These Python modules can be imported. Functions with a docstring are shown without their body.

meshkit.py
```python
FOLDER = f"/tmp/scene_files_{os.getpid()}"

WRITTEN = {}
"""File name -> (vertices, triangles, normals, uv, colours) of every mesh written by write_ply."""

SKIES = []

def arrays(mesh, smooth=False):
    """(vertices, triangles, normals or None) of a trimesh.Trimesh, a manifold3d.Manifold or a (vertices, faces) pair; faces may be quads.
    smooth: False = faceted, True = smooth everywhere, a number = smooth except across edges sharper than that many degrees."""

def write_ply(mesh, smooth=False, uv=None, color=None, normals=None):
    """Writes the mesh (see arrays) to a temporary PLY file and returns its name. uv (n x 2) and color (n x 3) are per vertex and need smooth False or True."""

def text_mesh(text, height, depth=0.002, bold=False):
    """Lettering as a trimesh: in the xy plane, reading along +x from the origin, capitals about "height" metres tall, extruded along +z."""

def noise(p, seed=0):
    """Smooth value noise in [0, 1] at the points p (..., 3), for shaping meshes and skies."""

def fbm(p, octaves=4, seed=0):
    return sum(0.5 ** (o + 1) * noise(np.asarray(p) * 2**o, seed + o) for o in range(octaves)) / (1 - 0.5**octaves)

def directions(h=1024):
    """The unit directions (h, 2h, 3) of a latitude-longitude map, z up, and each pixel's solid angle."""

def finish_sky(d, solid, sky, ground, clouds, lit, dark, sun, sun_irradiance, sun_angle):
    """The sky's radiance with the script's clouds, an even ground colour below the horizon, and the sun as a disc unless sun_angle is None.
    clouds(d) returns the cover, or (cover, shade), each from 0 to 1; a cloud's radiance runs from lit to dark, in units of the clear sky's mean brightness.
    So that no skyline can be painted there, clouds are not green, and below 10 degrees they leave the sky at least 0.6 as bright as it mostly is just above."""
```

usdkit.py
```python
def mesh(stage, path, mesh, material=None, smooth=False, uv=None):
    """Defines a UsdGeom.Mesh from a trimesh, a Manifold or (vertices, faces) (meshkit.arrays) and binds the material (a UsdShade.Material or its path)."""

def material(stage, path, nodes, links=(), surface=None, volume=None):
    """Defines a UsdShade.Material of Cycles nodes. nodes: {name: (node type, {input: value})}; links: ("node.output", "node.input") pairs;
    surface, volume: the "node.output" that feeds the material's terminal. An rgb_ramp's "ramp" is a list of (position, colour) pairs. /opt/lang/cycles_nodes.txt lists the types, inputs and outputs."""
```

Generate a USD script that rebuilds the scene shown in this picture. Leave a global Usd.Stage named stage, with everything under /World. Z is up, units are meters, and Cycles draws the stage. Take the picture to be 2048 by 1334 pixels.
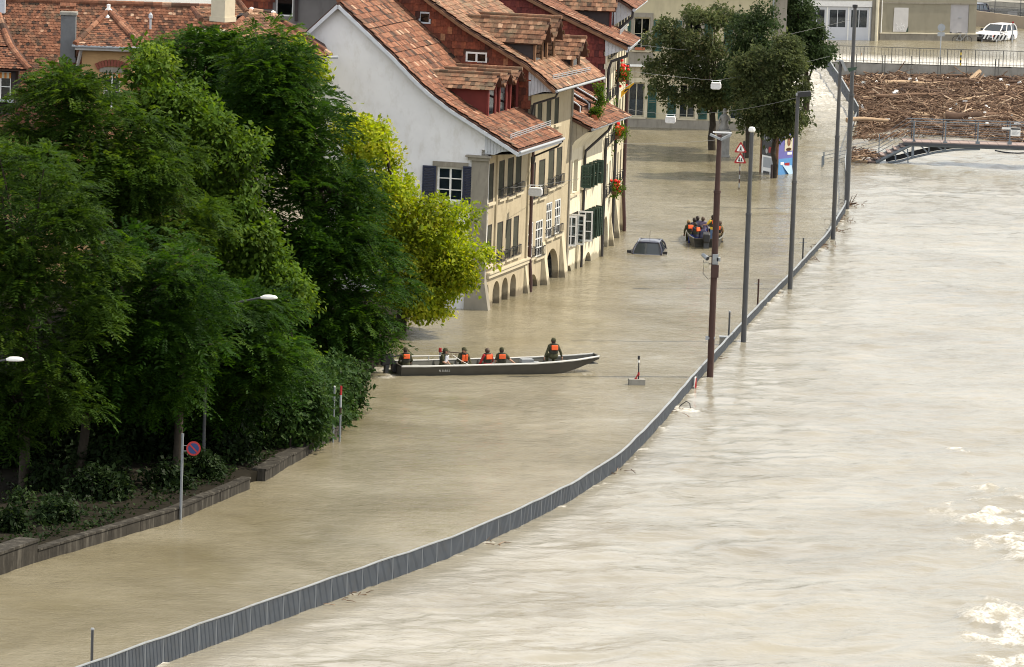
import math, random
import numpy as np
import trimesh, manifold3d as m3
import shapely
from shapely.geometry import Polygon, Point, box as sbox
from pxr import Usd, UsdGeom, UsdLux, UsdShade, Gf, Sdf, Vt
import usdkit, meshkit

stage = Usd.Stage.CreateInMemory()
UsdGeom.SetStageUpAxis(stage, 'Z'); UsdGeom.SetStageMetersPerUnit(stage, 1.0)
stage.DefinePrim('/World', 'Xform'); stage.DefinePrim('/World/Looks', 'Scope')
rng = np.random.default_rng(7); random.seed(7)

# ------------------------------------------------------------------ camera, sky, sun
FPX, CAMH, TH, RO = 10500., 33., math.atan(1387/10500.), 0.034
cf = np.array([0, math.cos(TH), -math.sin(TH)]); _r = np.array([1., 0, 0]); _u = np.array([0, math.sin(TH), math.cos(TH)])
cr = math.cos(RO)*_r + math.sin(RO)*_u; cu = -math.sin(RO)*_r + math.cos(RO)*_u
CC = np.array([0, 0, CAMH])
cam = UsdGeom.Camera.Define(stage, '/World/camera')
cam.CreateHorizontalApertureAttr(36.0); cam.CreateVerticalApertureAttr(36.0*667/1024)
cam.CreateFocalLengthAttr(36*FPX/2048); cam.CreateClippingRangeAttr(Gf.Vec2f(1, 6000))
cam.CreateExposureAttr(0.46)
cam.AddTransformOp().Set(Gf.Matrix4d(*cr, 0, *cu, 0, *(-cf), 0, *CC, 1))
SUN = np.array([0.615, 0.14, 0.775]); SUN /= np.linalg.norm(SUN)
sun = UsdLux.DistantLight.Define(stage, '/World/sun')
sun.CreateIntensityAttr(1.25); sun.CreateAngleAttr(0.5); sun.CreateColorAttr(Gf.Vec3f(1.0, 0.90, 0.74))
sun.CreateNormalizeAttr(True)
zx = SUN; xx = np.cross([0, 0, 1.], zx); xx /= np.linalg.norm(xx); yx = np.cross(zx, xx)
sun.AddTransformOp().Set(Gf.Matrix4d(*xx, 0, *yx, 0, *zx, 0, 0, 0, 60, 1))
dome = UsdLux.DomeLight.Define(stage, '/World/sky')
sky_m = usdkit.material(stage, '/World/Looks/sky_look', {
    'tc': ('texture_coordinate', {}),
    's': ('sky_texture', {'sky_type': 'single_scattering', 'sun_disc': False, 'sun_elevation': float(math.asin(SUN[2])), 'sun_rotation': float(math.atan2(SUN[0], SUN[1])), 'air_density': 1.0, 'aerosol_density': 1.6}),
    'mp': ('mapping', {'scale': (1, 1, 2.6)}),
    'n': ('noise_texture', {'scale': 2.4, 'detail': 6, 'roughness': 0.55}),
    'r': ('map_range', {'from_min': 0.36, 'from_max': 0.6, 'to_min': 0.1, 'to_max': 0.92, 'clamp': True}),
    'm': ('mix', {'color2': (13.2, 13.1, 12.9)}),
    'b': ('background_shader', {'strength': 0.088})},
    [('tc.generated', 'mp.vector'), ('mp.vector', 'n.vector'), ('n.fac', 'r.value'), ('r.result', 'm.fac'), ('s.color', 'm.color1'), ('m.color', 'b.color')], surface='b.background')
UsdShade.MaterialBindingAPI.Apply(dome.GetPrim()).Bind(sky_m)
dome.GetPrim().SetCustomDataByKey('label', 'pale blue summer sky with thin bright clouds'); dome.GetPrim().SetCustomDataByKey('kind', 'structure')

# ------------------------------------------------------------------ survey helpers (photo measurements -> metres)
Z3 = np.array([0, 0, 1.])
def ray(px, py): return cf*FPX + cr*(px-1024) - cu*(py-667)
def G(px, py, z=0.):
    d = ray(px, py); return CC + d*((z-CAMH)/d[2])
def PL(px, py, o, n):
    d = ray(px, py); return CC + d*(((np.asarray(o)-CC) @ n)/(d @ n))
YN = np.array([0, 1., 0])
def AY(px, py, Y): return PL(px, py, np.array([0, Y, 0.]), YN)
def unit(a):
    a = np.asarray(a, float); return a/np.linalg.norm(a)

# ------------------------------------------------------------------ prims
_count = {}
def numbered(parent, name):
    k = (parent, name); n = _count.get(k, 0); _count[k] = n+1
    return f'{parent}/{name}' if n == 0 else f'{parent}/{name}_{n:03d}'
_loc = {}
def tag(prim, label=None, cat=None, group=None, kind=None):
    for k, v in (('label', label), ('category', cat), ('group', group), ('kind', kind)):
        if v: prim.SetCustomDataByKey(k, v)
def thing(name, label, cat, loc=(0, 0, 0), group=None, kind=None):
    p = numbered('/World', name); x = UsdGeom.Xform.Define(stage, p)
    x.AddTranslateOp().Set(Gf.Vec3d(*map(float, loc))); _loc[p] = np.array(loc, float)
    tag(x.GetPrim(), label, cat, group, kind); return p
class MB:
    """collects shapes into one mesh; every vertex carries a tone"""
    def __init__(s): s.v, s.f, s.t, s.n = [], [], [], 0
    def add(s, v, f, tone=0.5):
        v = np.asarray(v, float); f = np.asarray(f, int)
        if f.shape[1] == 4: f = np.vstack([f[:, [0, 1, 2]], f[:, [0, 2, 3]]])
        s.v.append(v); s.f.append(f+s.n); s.t.append(np.broadcast_to(np.asarray(tone, float), (len(v),))); s.n += len(v); return s
    def tm(s, m, tone=0.5): return s.add(m.vertices, m.faces, tone)
    def box(s, c, ax, h, tone=0.5):
        """c centre, ax 3 axes rows, h half sizes"""
        ax = np.asarray(ax, float); sg = np.array([[i, j, k] for k in (-1, 1) for j in (-1, 1) for i in (-1, 1)], float)
        v = np.asarray(c) + (sg*np.asarray(h)) @ ax
        f = [[0, 2, 3, 1], [4, 5, 7, 6], [0, 1, 5, 4], [2, 6, 7, 3], [0, 4, 6, 2], [1, 3, 7, 5]]
        return s.add(v, f, tone)
    def abox(s, lo, hi, tone=0.5):
        lo, hi = np.asarray(lo, float), np.asarray(hi, float); return s.box((lo+hi)/2, np.eye(3), (hi-lo)/2, tone)
    def bar(s, a, b, w, h, up=Z3, tone=0.5):
        a, b = np.asarray(a, float), np.asarray(b, float); d = b-a; L = np.linalg.norm(d); d = d/L
        sd = np.cross(d, up); sd = unit(sd) if np.linalg.norm(sd) > 1e-6 else np.array([1., 0, 0]); u2 = np.cross(sd, d)
        return s.box((a+b)/2, [d, sd, u2], (L/2, w/2, h/2), tone)
    def tube(s, pts, r, sides=8, tone=0.5, cap=True):
        p = np.asarray(pts, float); r = np.broadcast_to(np.asarray(r, float), (len(p),))
        t = np.gradient(p, axis=0); t /= np.linalg.norm(t, axis=1, keepdims=True)+1e-12
        ref = np.where(np.abs(t[:, 2:]) < 0.9, [0, 0, 1.], [1., 0, 0]); a = np.cross(t, ref); a /= np.linalg.norm(a, axis=1, keepdims=True)+1e-12
        for i in range(1, len(p)):
            if a[i] @ a[i-1] < 0: a[i] = -a[i]
        b = np.cross(t, a); g = np.arange(sides)*2*np.pi/sides
        v = (p[:, None] + r[:, None, None]*(np.cos(g)[None, :, None]*a[:, None] + np.sin(g)[None, :, None]*b[:, None])).reshape(-1, 3)
        i, j = np.meshgrid(np.arange(len(p)-1), np.arange(sides), indexing='ij')
        q = np.stack([i*sides+j, i*sides+(j+1) % sides, (i+1)*sides+(j+1) % sides, (i+1)*sides+j], -1).reshape(-1, 4)
        f = [np.vstack([q[:, [0, 1, 2]], q[:, [0, 2, 3]]])]
        if cap:
            n = len(v); v = np.vstack([v, p[:1], p[-1:]]); k = np.arange(sides); l = (len(p)-1)*sides
            f += [np.stack([np.full(sides, n), (k+1) % sides, k], 1), np.stack([np.full(sides, n+1), l+k, l+(k+1) % sides], 1)]
        return s.add(v, np.vstack(f), tone)
    def prism(s, poly, o, ex, ey, ez, d0, d1, tone=0.5):
        """shapely polygon in (ex,ey) at origin o, extruded along ez from d0 to d1"""
        for g in getattr(poly, 'geoms', [poly]):
            if g.is_empty or g.area < 1e-6: continue
            m = trimesh.creation.extrude_polygon(g, d1-d0, engine='earcut'); v = np.array(m.vertices)
            s.add(np.asarray(o) + v[:, :1]*ex + v[:, 1:2]*ey + (v[:, 2:]+d0)*ez, m.faces, tone)
        return s
    def poly(s, pts, tone=0.5):
        n = len(pts); return s.add(pts, [[0, i, i+1] for i in range(1, n-1)], tone)
    def lathe(s, prof, o, sides=16, tone=0.5, ax=Z3):
        ax = unit(ax); a = unit(np.cross(ax, [1, 0, 0] if abs(ax[0]) < .9 else [0, 1, 0])); b = np.cross(ax, a)
        pr = np.asarray(prof, float); g = np.arange(sides)*2*np.pi/sides
        v = (np.asarray(o) + pr[:, None, 1:2]*ax + pr[:, None, :1]*(np.cos(g)[None, :, None]*a + np.sin(g)[None, :, None]*b)).reshape(-1, 3)
        i, j = np.meshgrid(np.arange(len(pr)-1), np.arange(sides), indexing='ij')
        return s.add(v, np.stack([i*sides+j, i*sides+(j+1) % sides, (i+1)*sides+(j+1) % sides, (i+1)*sides+j], -1).reshape(-1, 4), tone)
    def arrays(s): return np.vstack(s.v), np.vstack(s.f), np.concatenate(s.t)
def write(path, v, f, mat, tone=None, loc=None, smooth=False, n=None):
    if loc is not None: v = v - loc
    m = UsdGeom.Mesh.Define(stage, path)
    if smooth is not False and n is None:
        tm = trimesh.Trimesh(v, f, process=False)
        v, f, n = meshkit.arrays(tm, smooth); tone = None if tone is None or len(tone) != len(v) else tone
    m.CreatePointsAttr(Vt.Vec3fArray.FromNumpy(np.ascontiguousarray(v, np.float32)))
    m.CreateFaceVertexCountsAttr(Vt.IntArray.FromNumpy(np.full(len(f), 3, np.int32)))
    m.CreateFaceVertexIndicesAttr(Vt.IntArray.FromNumpy(np.ascontiguousarray(f, np.int32).ravel()))
    m.CreateSubdivisionSchemeAttr('none')
    if n is not None:
        m.CreateNormalsAttr(Vt.Vec3fArray.FromNumpy(np.ascontiguousarray(n, np.float32))); m.SetNormalsInterpolation('vertex')
    if tone is not None:
        UsdGeom.PrimvarsAPI(m).CreatePrimvar('tone', Sdf.ValueTypeNames.FloatArray, 'vertex').Set(Vt.FloatArray.FromNumpy(np.ascontiguousarray(tone, np.float32)))
    if mat is not None: UsdShade.MaterialBindingAPI.Apply(m.GetPrim()).Bind(mat)
    return m.GetPrim()
def obj(name, mb, mat, parent, label=None, kind=None, smooth=False, num=True):
    v, f, t = mb.arrays(); p = numbered(parent, name)
    root = '/'.join(p.split('/')[:3]); loc = _loc.get(root)
    pr = write(p, v, f, mat, t, loc, smooth); tag(pr, label, None, None, kind); return p
def solo(name, mb, mat, label, cat, group=None, kind=None, smooth=False):
    """a thing that is one mesh"""
    v, f, t = mb.arrays(); p = numbered('/World', name); pr = write(p, v, f, mat, t, None, smooth); tag(pr, label, cat, group, kind); return p
def copy_of(src, name, label, cat, loc, rot=0., group=None, scale=1.0):
    p = numbered('/World', name); x = UsdGeom.Xform.Define(stage, p)
    x.GetPrim().GetReferences().AddInternalReference(src); x.ClearXformOpOrder()
    m = Gf.Matrix4d(1); m.SetScale(scale); r = Gf.Matrix4d(1); r.SetRotate(Gf.Rotation(Gf.Vec3d(0, 0, 1), rot)); t = Gf.Matrix4d(1); t.SetTranslate(Gf.Vec3d(*map(float, loc)))
    x.AddTransformOp().Set(m*r*t); tag(x.GetPrim(), label, cat, group); x.GetPrim().SetInstanceable(True); return p

# ------------------------------------------------------------------ materials
def M(name, col, var=0.15, scale=1.5, rough=0.8, spec=0.3, metallic=0.0, bump=0.0, bscale=20., tone=0.0, stain=None, sscale=(0.5, 0.5, 0.15), wet=None):
    nodes = {'g': ('geometry', {}), 'n': ('noise_texture', {'scale': scale, 'detail': 5, 'roughness': 0.65}),
             'r': ('rgb_ramp', {'ramp': [(0.25, [c*(1-var) for c in col]), (0.5, list(col)), (0.78, [min(c*(1+var), 1) for c in col])]}),
             'p': ('principled_bsdf', {'roughness': rough, 'specular_ior_level': spec, 'metallic': metallic})}
    links = [('g.position', 'n.vector'), ('n.fac', 'r.fac')]; out = 'r.color'
    if stain is not None:
        nodes |= {'sm': ('mapping', {'scale': sscale}), 'sn': ('noise_texture', {'scale': 3.0, 'detail': 6, 'roughness': 0.7}), 'sr': ('map_range', {'from_min': 0.5, 'from_max': 0.72, 'to_min': 0, 'to_max': 0.75, 'clamp': True}), 'smx': ('mix', {'color2': stain})}
        links += [('g.position', 'sm.vector'), ('sm.vector', 'sn.vector'), ('sn.fac', 'sr.value'), ('sr.result', 'smx.fac'), (out, 'smx.color1')]; out = 'smx.color'
    if tone:
        nodes |= {'a': ('attribute', {'attribute': 'tone'}), 'tr': ('map_range', {'from_min': 0, 'from_max': 1, 'to_min': 1-tone, 'to_max': 1+tone}), 'tx': ('mix', {'mix_type': 'multiply', 'fac': 1.0})}
        links += [('a.fac', 'tr.value'), (out, 'tx.color1'), ('tr.result', 'tx.color2')]; out = 'tx.color'
    if wet is not None:      # soaked band just above the flood
        nodes |= {'wz': ('separate_xyz', {}), 'wn': ('noise_texture', {'scale': 2.2, 'detail': 4}), 'wa': ('math', {'math_type': 'multiply_add', 'value2': -.55}), 'wr': ('map_range', {'from_min': -.02, 'from_max': .14, 'to_min': .8, 'to_max': 0., 'clamp': True}), 'wm': ('mix', {'color2': wet})}
        links += [('g.position', 'wz.vector'), ('g.position', 'wn.vector'), ('wn.fac', 'wa.value1'), ('wz.z', 'wa.value3'), ('wa.value', 'wr.value'), ('wr.result', 'wm.fac'), (out, 'wm.color1')]; out = 'wm.color'
    links.append((out, 'p.base_color'))
    if bump:
        nodes |= {'bn': ('noise_texture', {'scale': bscale, 'detail': 4}), 'b': ('bump', {'strength': bump, 'distance': 0.03})}
        links += [('g.position', 'bn.vector'), ('bn.fac', 'b.height'), ('b.normal', 'p.normal')]
    return usdkit.material(stage, f'/World/Looks/{name}', nodes, links, surface='p.BSDF')
def ramp_tone(name, ramp, rough=0.85, moss=None, nscale=1.2, mosslo=.52, moss_hi=.68, moss_max=.7):
    """each piece takes its colour from its own tone; weathering from noise"""
    nodes = {'g': ('geometry', {}), 'a': ('attribute', {'attribute': 'tone'}), 'r': ('rgb_ramp', {'ramp': ramp}),
             'n': ('noise_texture', {'scale': 9., 'detail': 4}), 'nr': ('map_range', {'from_min': 0.3, 'from_max': 0.7, 'to_min': 0.7, 'to_max': 1.25, 'clamp': True}),
             'x': ('mix', {'mix_type': 'multiply', 'fac': 1.0}), 'p': ('principled_bsdf', {'roughness': rough, 'specular_ior_level': 0.25})}
    links = [('a.fac', 'r.fac'), ('g.position', 'n.vector'), ('n.fac', 'nr.value'), ('r.color', 'x.color1'), ('nr.result', 'x.color2')]; out = 'x.color'
    if moss:
        nodes |= {'mn': ('noise_texture', {'scale': nscale, 'detail': 6, 'roughness': .7}), 'mr': ('map_range', {'from_min': mosslo, 'from_max': moss_hi, 'to_min': 0, 'to_max': moss_max, 'clamp': True}), 'mm': ('mix', {'color2': moss})}
        links += [('g.position', 'mn.vector'), ('mn.fac', 'mr.value'), ('mr.result', 'mm.fac'), (out, 'mm.color1')]; out = 'mm.color'
    links.append((out, 'p.base_color'))
    return usdkit.material(stage, f'/World/Looks/{name}', nodes, links, surface='p.BSDF')
def leafmat(name, ramp, trans=0.35, rough=0.55):
    nodes = {'a': ('attribute', {'attribute': 'tone'}), 'r': ('rgb_ramp', {'ramp': ramp}), 'g': ('geometry', {}), 'n': ('noise_texture', {'scale': .45, 'detail': 2}), 'nr': ('map_range', {'from_min': .3, 'from_max': .7, 'to_min': .62, 'to_max': 1.14, 'clamp': True}),
             'x': ('mix', {'mix_type': 'multiply', 'fac': 1.0}), 'h': ('hsv', {'hue': .485, 'saturation': 1.1, 'value': 1.6}),
             'p': ('principled_bsdf', {'roughness': rough, 'specular_ior_level': .08}), 't': ('translucent_bsdf', {}), 'm': ('mix_closure', {'fac': trans})}
    return usdkit.material(stage, f'/World/Looks/{name}', nodes, [('a.fac', 'r.fac'), ('g.position', 'n.vector'), ('n.fac', 'nr.value'), ('r.color', 'x.color1'), ('nr.result', 'x.color2'), ('x.color', 'p.base_color'), ('x.color', 'h.color'), ('h.color', 't.color'), ('p.BSDF', 'm.closure1'), ('t.BSDF', 'm.closure2')], surface='m.closure')
def plain(name, col, rough=.6, spec=.4, metallic=0.): return M(name, col, var=.1, scale=6, rough=rough, spec=spec, metallic=metallic)
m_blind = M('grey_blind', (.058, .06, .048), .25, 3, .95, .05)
m_curtain = plain('pale_curtain', (.33, .36, .42), .9)
glass = usdkit.material(stage, '/World/Looks/window_glass', {'f': ('fresnel', {'IOR': 1.5}), 't': ('transparent_bsdf', {'color': (.55, .6, .62)}), 'g': ('glossy_bsdf', {'color': (1, 1, 1), 'roughness': .03}), 'm': ('mix_closure', {})}, [('f.fac', 'm.fac'), ('t.BSDF', 'm.closure1'), ('g.BSDF', 'm.closure2')], surface='m.closure')
TILE = [(0, (.026, .018, .014)), (.2, (.07, .036, .025)), (.42, (.145, .061, .035)), (.65, (.205, .088, .05)), (.85, (.265, .13, .078)), (1, (.42, .29, .2))]
m_tile = ramp_tone('roof_tile', TILE, moss=(.10, .075, .05), moss_max=.75)
m_tile2 = ramp_tone('roof_tile_old', [(0, (.045, .028, .02)), (.3, (.13, .065, .04)), (.6, (.24, .12, .07)), (.85, (.33, .18, .11)), (1, (.5, .33, .22))], moss=(.14, .115, .075), mosslo=.45, moss_max=.85)
m_hung = ramp_tone('hung_tile', [(0, (.05, .02, .016)), (.3, (.12, .036, .022)), (.65, (.2, .055, .03)), (.9, (.27, .085, .04)), (1, (.3, .15, .08))], moss=(.06, .025, .02), mosslo=.5, nscale=.7, moss_max=.5)
m_hung_dark = ramp_tone('hung_tile_dark', [(0, (.045, .016, .016)), (.5, (.13, .03, .026)), (1, (.2, .05, .035))], moss=(.05, .02, .022), mosslo=.5, nscale=.5, moss_max=.6)
m_deck = M('roof_deck', (.07, .035, .025), .3)
m_white = M('white_render', (.70, .70, .71), .05, 1.2, .9, .2, stain=(.57, .555, .53), sscale=(.7, .7, .35), bump=.15, bscale=6)
m_stone = M('sandstone', (.37, .32, .225), .13, .9, .9, .2, stain=(.25, .205, .14), sscale=(.9, .9, .25), bump=.3, bscale=5, wet=(.12, .10, .07))
m_stone2 = M('pale_sandstone', (.50, .45, .33), .1, .9, .9, .2, stain=(.31, .265, .185), sscale=(.9, .9, .3), bump=.3, bscale=5, wet=(.15, .13, .095))
m_cream = M('cream_render', (.62, .57, .44), .08, 1., .9, .2, stain=(.40, .355, .26), sscale=(1, 1, .3), bump=.15, bscale=6, wet=(.2, .18, .13))
m_stonedk = M('grey_sandstone', (.25, .23, .19), .15, 1.2, .9, .2, stain=(.16, .14, .11), sscale=(1, 1, .3))
m_trim = M('stone_trim', (.47, .42, .31), .1, 2, .9, .2)
m_shut_blue = plain('blue_shutter', (.02, .025, .05), .5)
m_shut_green = M('green_shutter', (.035, .062, .045), .15, 4, .55)
m_shut_teal = M('teal_shutter', (.022, .075, .066), .15, 4, .55)
m_wframe = plain('white_paint', (.75, .75, .72), .45)
m_cframe = plain('cream_paint', (.52, .48, .36), .5)
m_boards = M('grey_boards', (.5, .52, .55), .08, 3, .7, tone=.12)
m_boards2 = M('weathered_boards', (.33, .30, .24), .2, 2, .85, tone=.15, stain=(.2, .18, .14))
m_redwood = M('oxblood_boards', (.13, .022, .018), .15, 3, .6, tone=.2)
m_brown = M('brown_wood', (.16, .085, .045), .25, 3, .75)
m_darkwood = M('dark_wood', (.045, .035, .035), .25, 3, .8)
m_gutter = M('zinc_gutter', (.30, .32, .34), .12, 3, .45, .5)
m_pipe = plain('brown_downpipe', (.055, .025, .022), .4)
m_pipedk = plain('dark_downpipe', (.025, .022, .022), .4)
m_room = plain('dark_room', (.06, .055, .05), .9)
m_iron = plain('black_iron', (.02, .02, .022), .5)
m_pole = M('grey_pole', (.05, .053, .058), .2, 2, .5, .5, stain=(.085, .075, .06), sscale=(1, 1, .15))
m_polerust = M('rusty_brown_pole', (.042, .019, .015), .25, 4, .6, .4)
m_rail = M('galvanised_bar', (.082, .094, .11), .2, 2, .55, .5, stain=(.095, .098, .10), sscale=(.5, .5, .8))
m_railtop = M('galvanised_handrail', (.24, .26, .275), .18, 1.2, .4, .5, stain=(.15, .14, .12), sscale=(.6, .6, .6))
m_railpost = M('galvanised_post', (.17, .185, .2), .08, 3, .45, .5)
m_concrete = M('wet_concrete', (.26, .25, .22), .2, 1.5, .85, .3, stain=(.12, .11, .09))
m_wall = M('old_garden_wall', (.03, .027, .022), .4, 1.6, .9, .2, stain=(.13, .12, .10), sscale=(1.2, 1.2, .12), bump=.3, bscale=8)  # base darkened to hold the tree shade, stain is weathering
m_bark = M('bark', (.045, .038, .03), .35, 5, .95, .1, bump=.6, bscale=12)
m_soil = M('shaded_soil', (.014, .012, .008), .35, 1.2, .95, .1)  # near-black base stands in for the deep shade under the trees
m_flower = M('red_geranium', (.75, .03, .02), .2, 20, .6)
m_orange = plain('orange_vest_panel', (.85, .13, .03), .6)
m_zincp = plain('zinc_flashing', (.45, .48, .52), .4)
# ================================================================== water
WLEV = 0.0
RAILPX = [(100, 1412, .92), (310, 1334, .90), (480, 1271, .88), (716, 1183, .82), (900, 1115, .74), (1040, 1052, .69), (1143, 1000, .66), (1240, 936, .63), (1300, 874, .59), (1340, 828, .55), (1383, 776, .52), (1430, 722, .47), (1485, 660, .42), (1535, 606, .39), (1585, 555, .36), (1655, 480, .42), (1690, 425, .52), (1693, 390, .58), (1690, 340, .62), (1697, 290, .66), (1714, 240, .72)]
RAIL = np.array([[*G(x, y)[:2], h] for x, y, h in RAILPX])
foamblobs = []          # x, y, rx, ry, strength : places where the water breaks
def foam_px(px, py, rx, ry, s, z=0.):
    g = G(px, py, z); foamblobs.append((g[0], g[1], rx, ry, s))
for a in [(2030, 1055, 2.6, 9, .9), (1995, 1030, 2.0, 2.5, .75), (2010, 1085, 2.2, 3, .9), (2045, 1100, 1.5, 5, .8), (2010, 1270, 1.6, 7, 1.), (1990, 1290, 1.3, 3.5, .9), (2045, 1310, 1.6, 6, 1.), (2000, 1250, 1.2, 2., .7), (1926, 900, .8, 1.0, 1.), (1950, 978, 1.8, .8, .9), (1925, 1008, .9, .8, .8), (1885, 1020, .7, .9, .8), (1940, 946, .8, .5, .7), (1820, 1297, .7, .5, .7), (1380, 822, 1.3, .8, .9), (1395, 822, 1.6, .7, .6), (770, 745, .8, 2.5, .8), (755, 742, .8, 2., .6), (1150, 747, 1.3, .7, .6), (1660, 190, 1.6, 22, .95), (1655, 150, 1.5, 14, 1.), (1680, 235, 1.6, 10, .7), (1640, 260, 2.5, 12, .5), (1650, 320, 1.6, 12, .45), (1600, 360, 2.5, 8, .3), (1620, 420, 2.5, 8, .22), (1385, 480, .5, 4, .6), (1375, 495, .6, 3, .4), (1435, 685, .6, .4, .8), (1500, 680, .5, .4, .7), (1592, 577, .5, .4, .6), (1430, 756, .5, .4, .6), (1065, 585, .9, 1.0, .4), (1335, 512, .6, .6, .4)]: foam_px(*a)
def fade1(a, lo, hi): return np.clip((a-lo)/(hi-lo), 0, 1)
xs = np.concatenate([[-1800, -600, -200, -80, -45], np.arange(-28, 48.01, .27), [60, 90, 200, 600, 1800]])
ys = np.concatenate([[-900, -200, 40, 120, 150], np.arange(158, 300, .27), np.arange(300, 402, .4), [412, 430, 470, 520, 700, 1500, 4000]])
X, Y = np.meshgrid(xs, ys, indexing='ij'); sh = X.shape; X = X.ravel(); Y = Y.ravel()
railx = np.interp(Y, RAIL[:, 1], RAIL[:, 0]); side = X - railx                 # >0: the river
inside = fade1(X, -45, -28)*fade1(60-X, 0, 12)*fade1(Y, 150, 160)*fade1(430-Y, 0, 28)
def wv(sx, sy, seed, oct=3, ang=0.):
    c, s = math.cos(ang), math.sin(ang)
    p = np.stack([(X*c+Y*s)/sx, (-X*s+Y*c)/sy, np.full(len(X), seed*3.7)], 1)
    return meshkit.fbm(p, oct, seed)-.5
riv = fade1(side, -.3, 2.5)
rough_r = fade1(side, 2, 18)*fade1(255-Y, 0, 70)                             # stronger water towards the near right
h = riv*(.30*wv(2.8, 1.7, 3, 3, .25) + .16*wv(1.0, .8, 5, 2)) + (1-riv)*(.075*wv(1.6, 1.1, 11, 3) + .045*wv(.7, .6, 17, 2))
h += rough_r*(.55*wv(3.6, 2.2, 23, 4, .3))
foam = np.zeros(len(X))
ridged = 1-np.abs(2*meshkit.fbm(np.stack([X/1.5, Y/1.9, X*0+9.1], 1), 3, 37)-1)
nz = meshkit.fbm(np.stack([X/.55, Y/.75, X*0+4.4], 1), 4, 31)
for bx, by, rx, ry, st in foamblobs:
    d2 = ((X-bx)/rx)**2 + ((Y-by)/ry)**2; m = d2 < 2.2
    foam[m] = np.maximum(foam[m], st*np.clip(1.35-d2[m], 0, 1)*np.clip((ridged[m]-.78+.16*st)*6, 0, 1)*np.clip((nz[m]-.3)*5, .25, 1))
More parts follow.
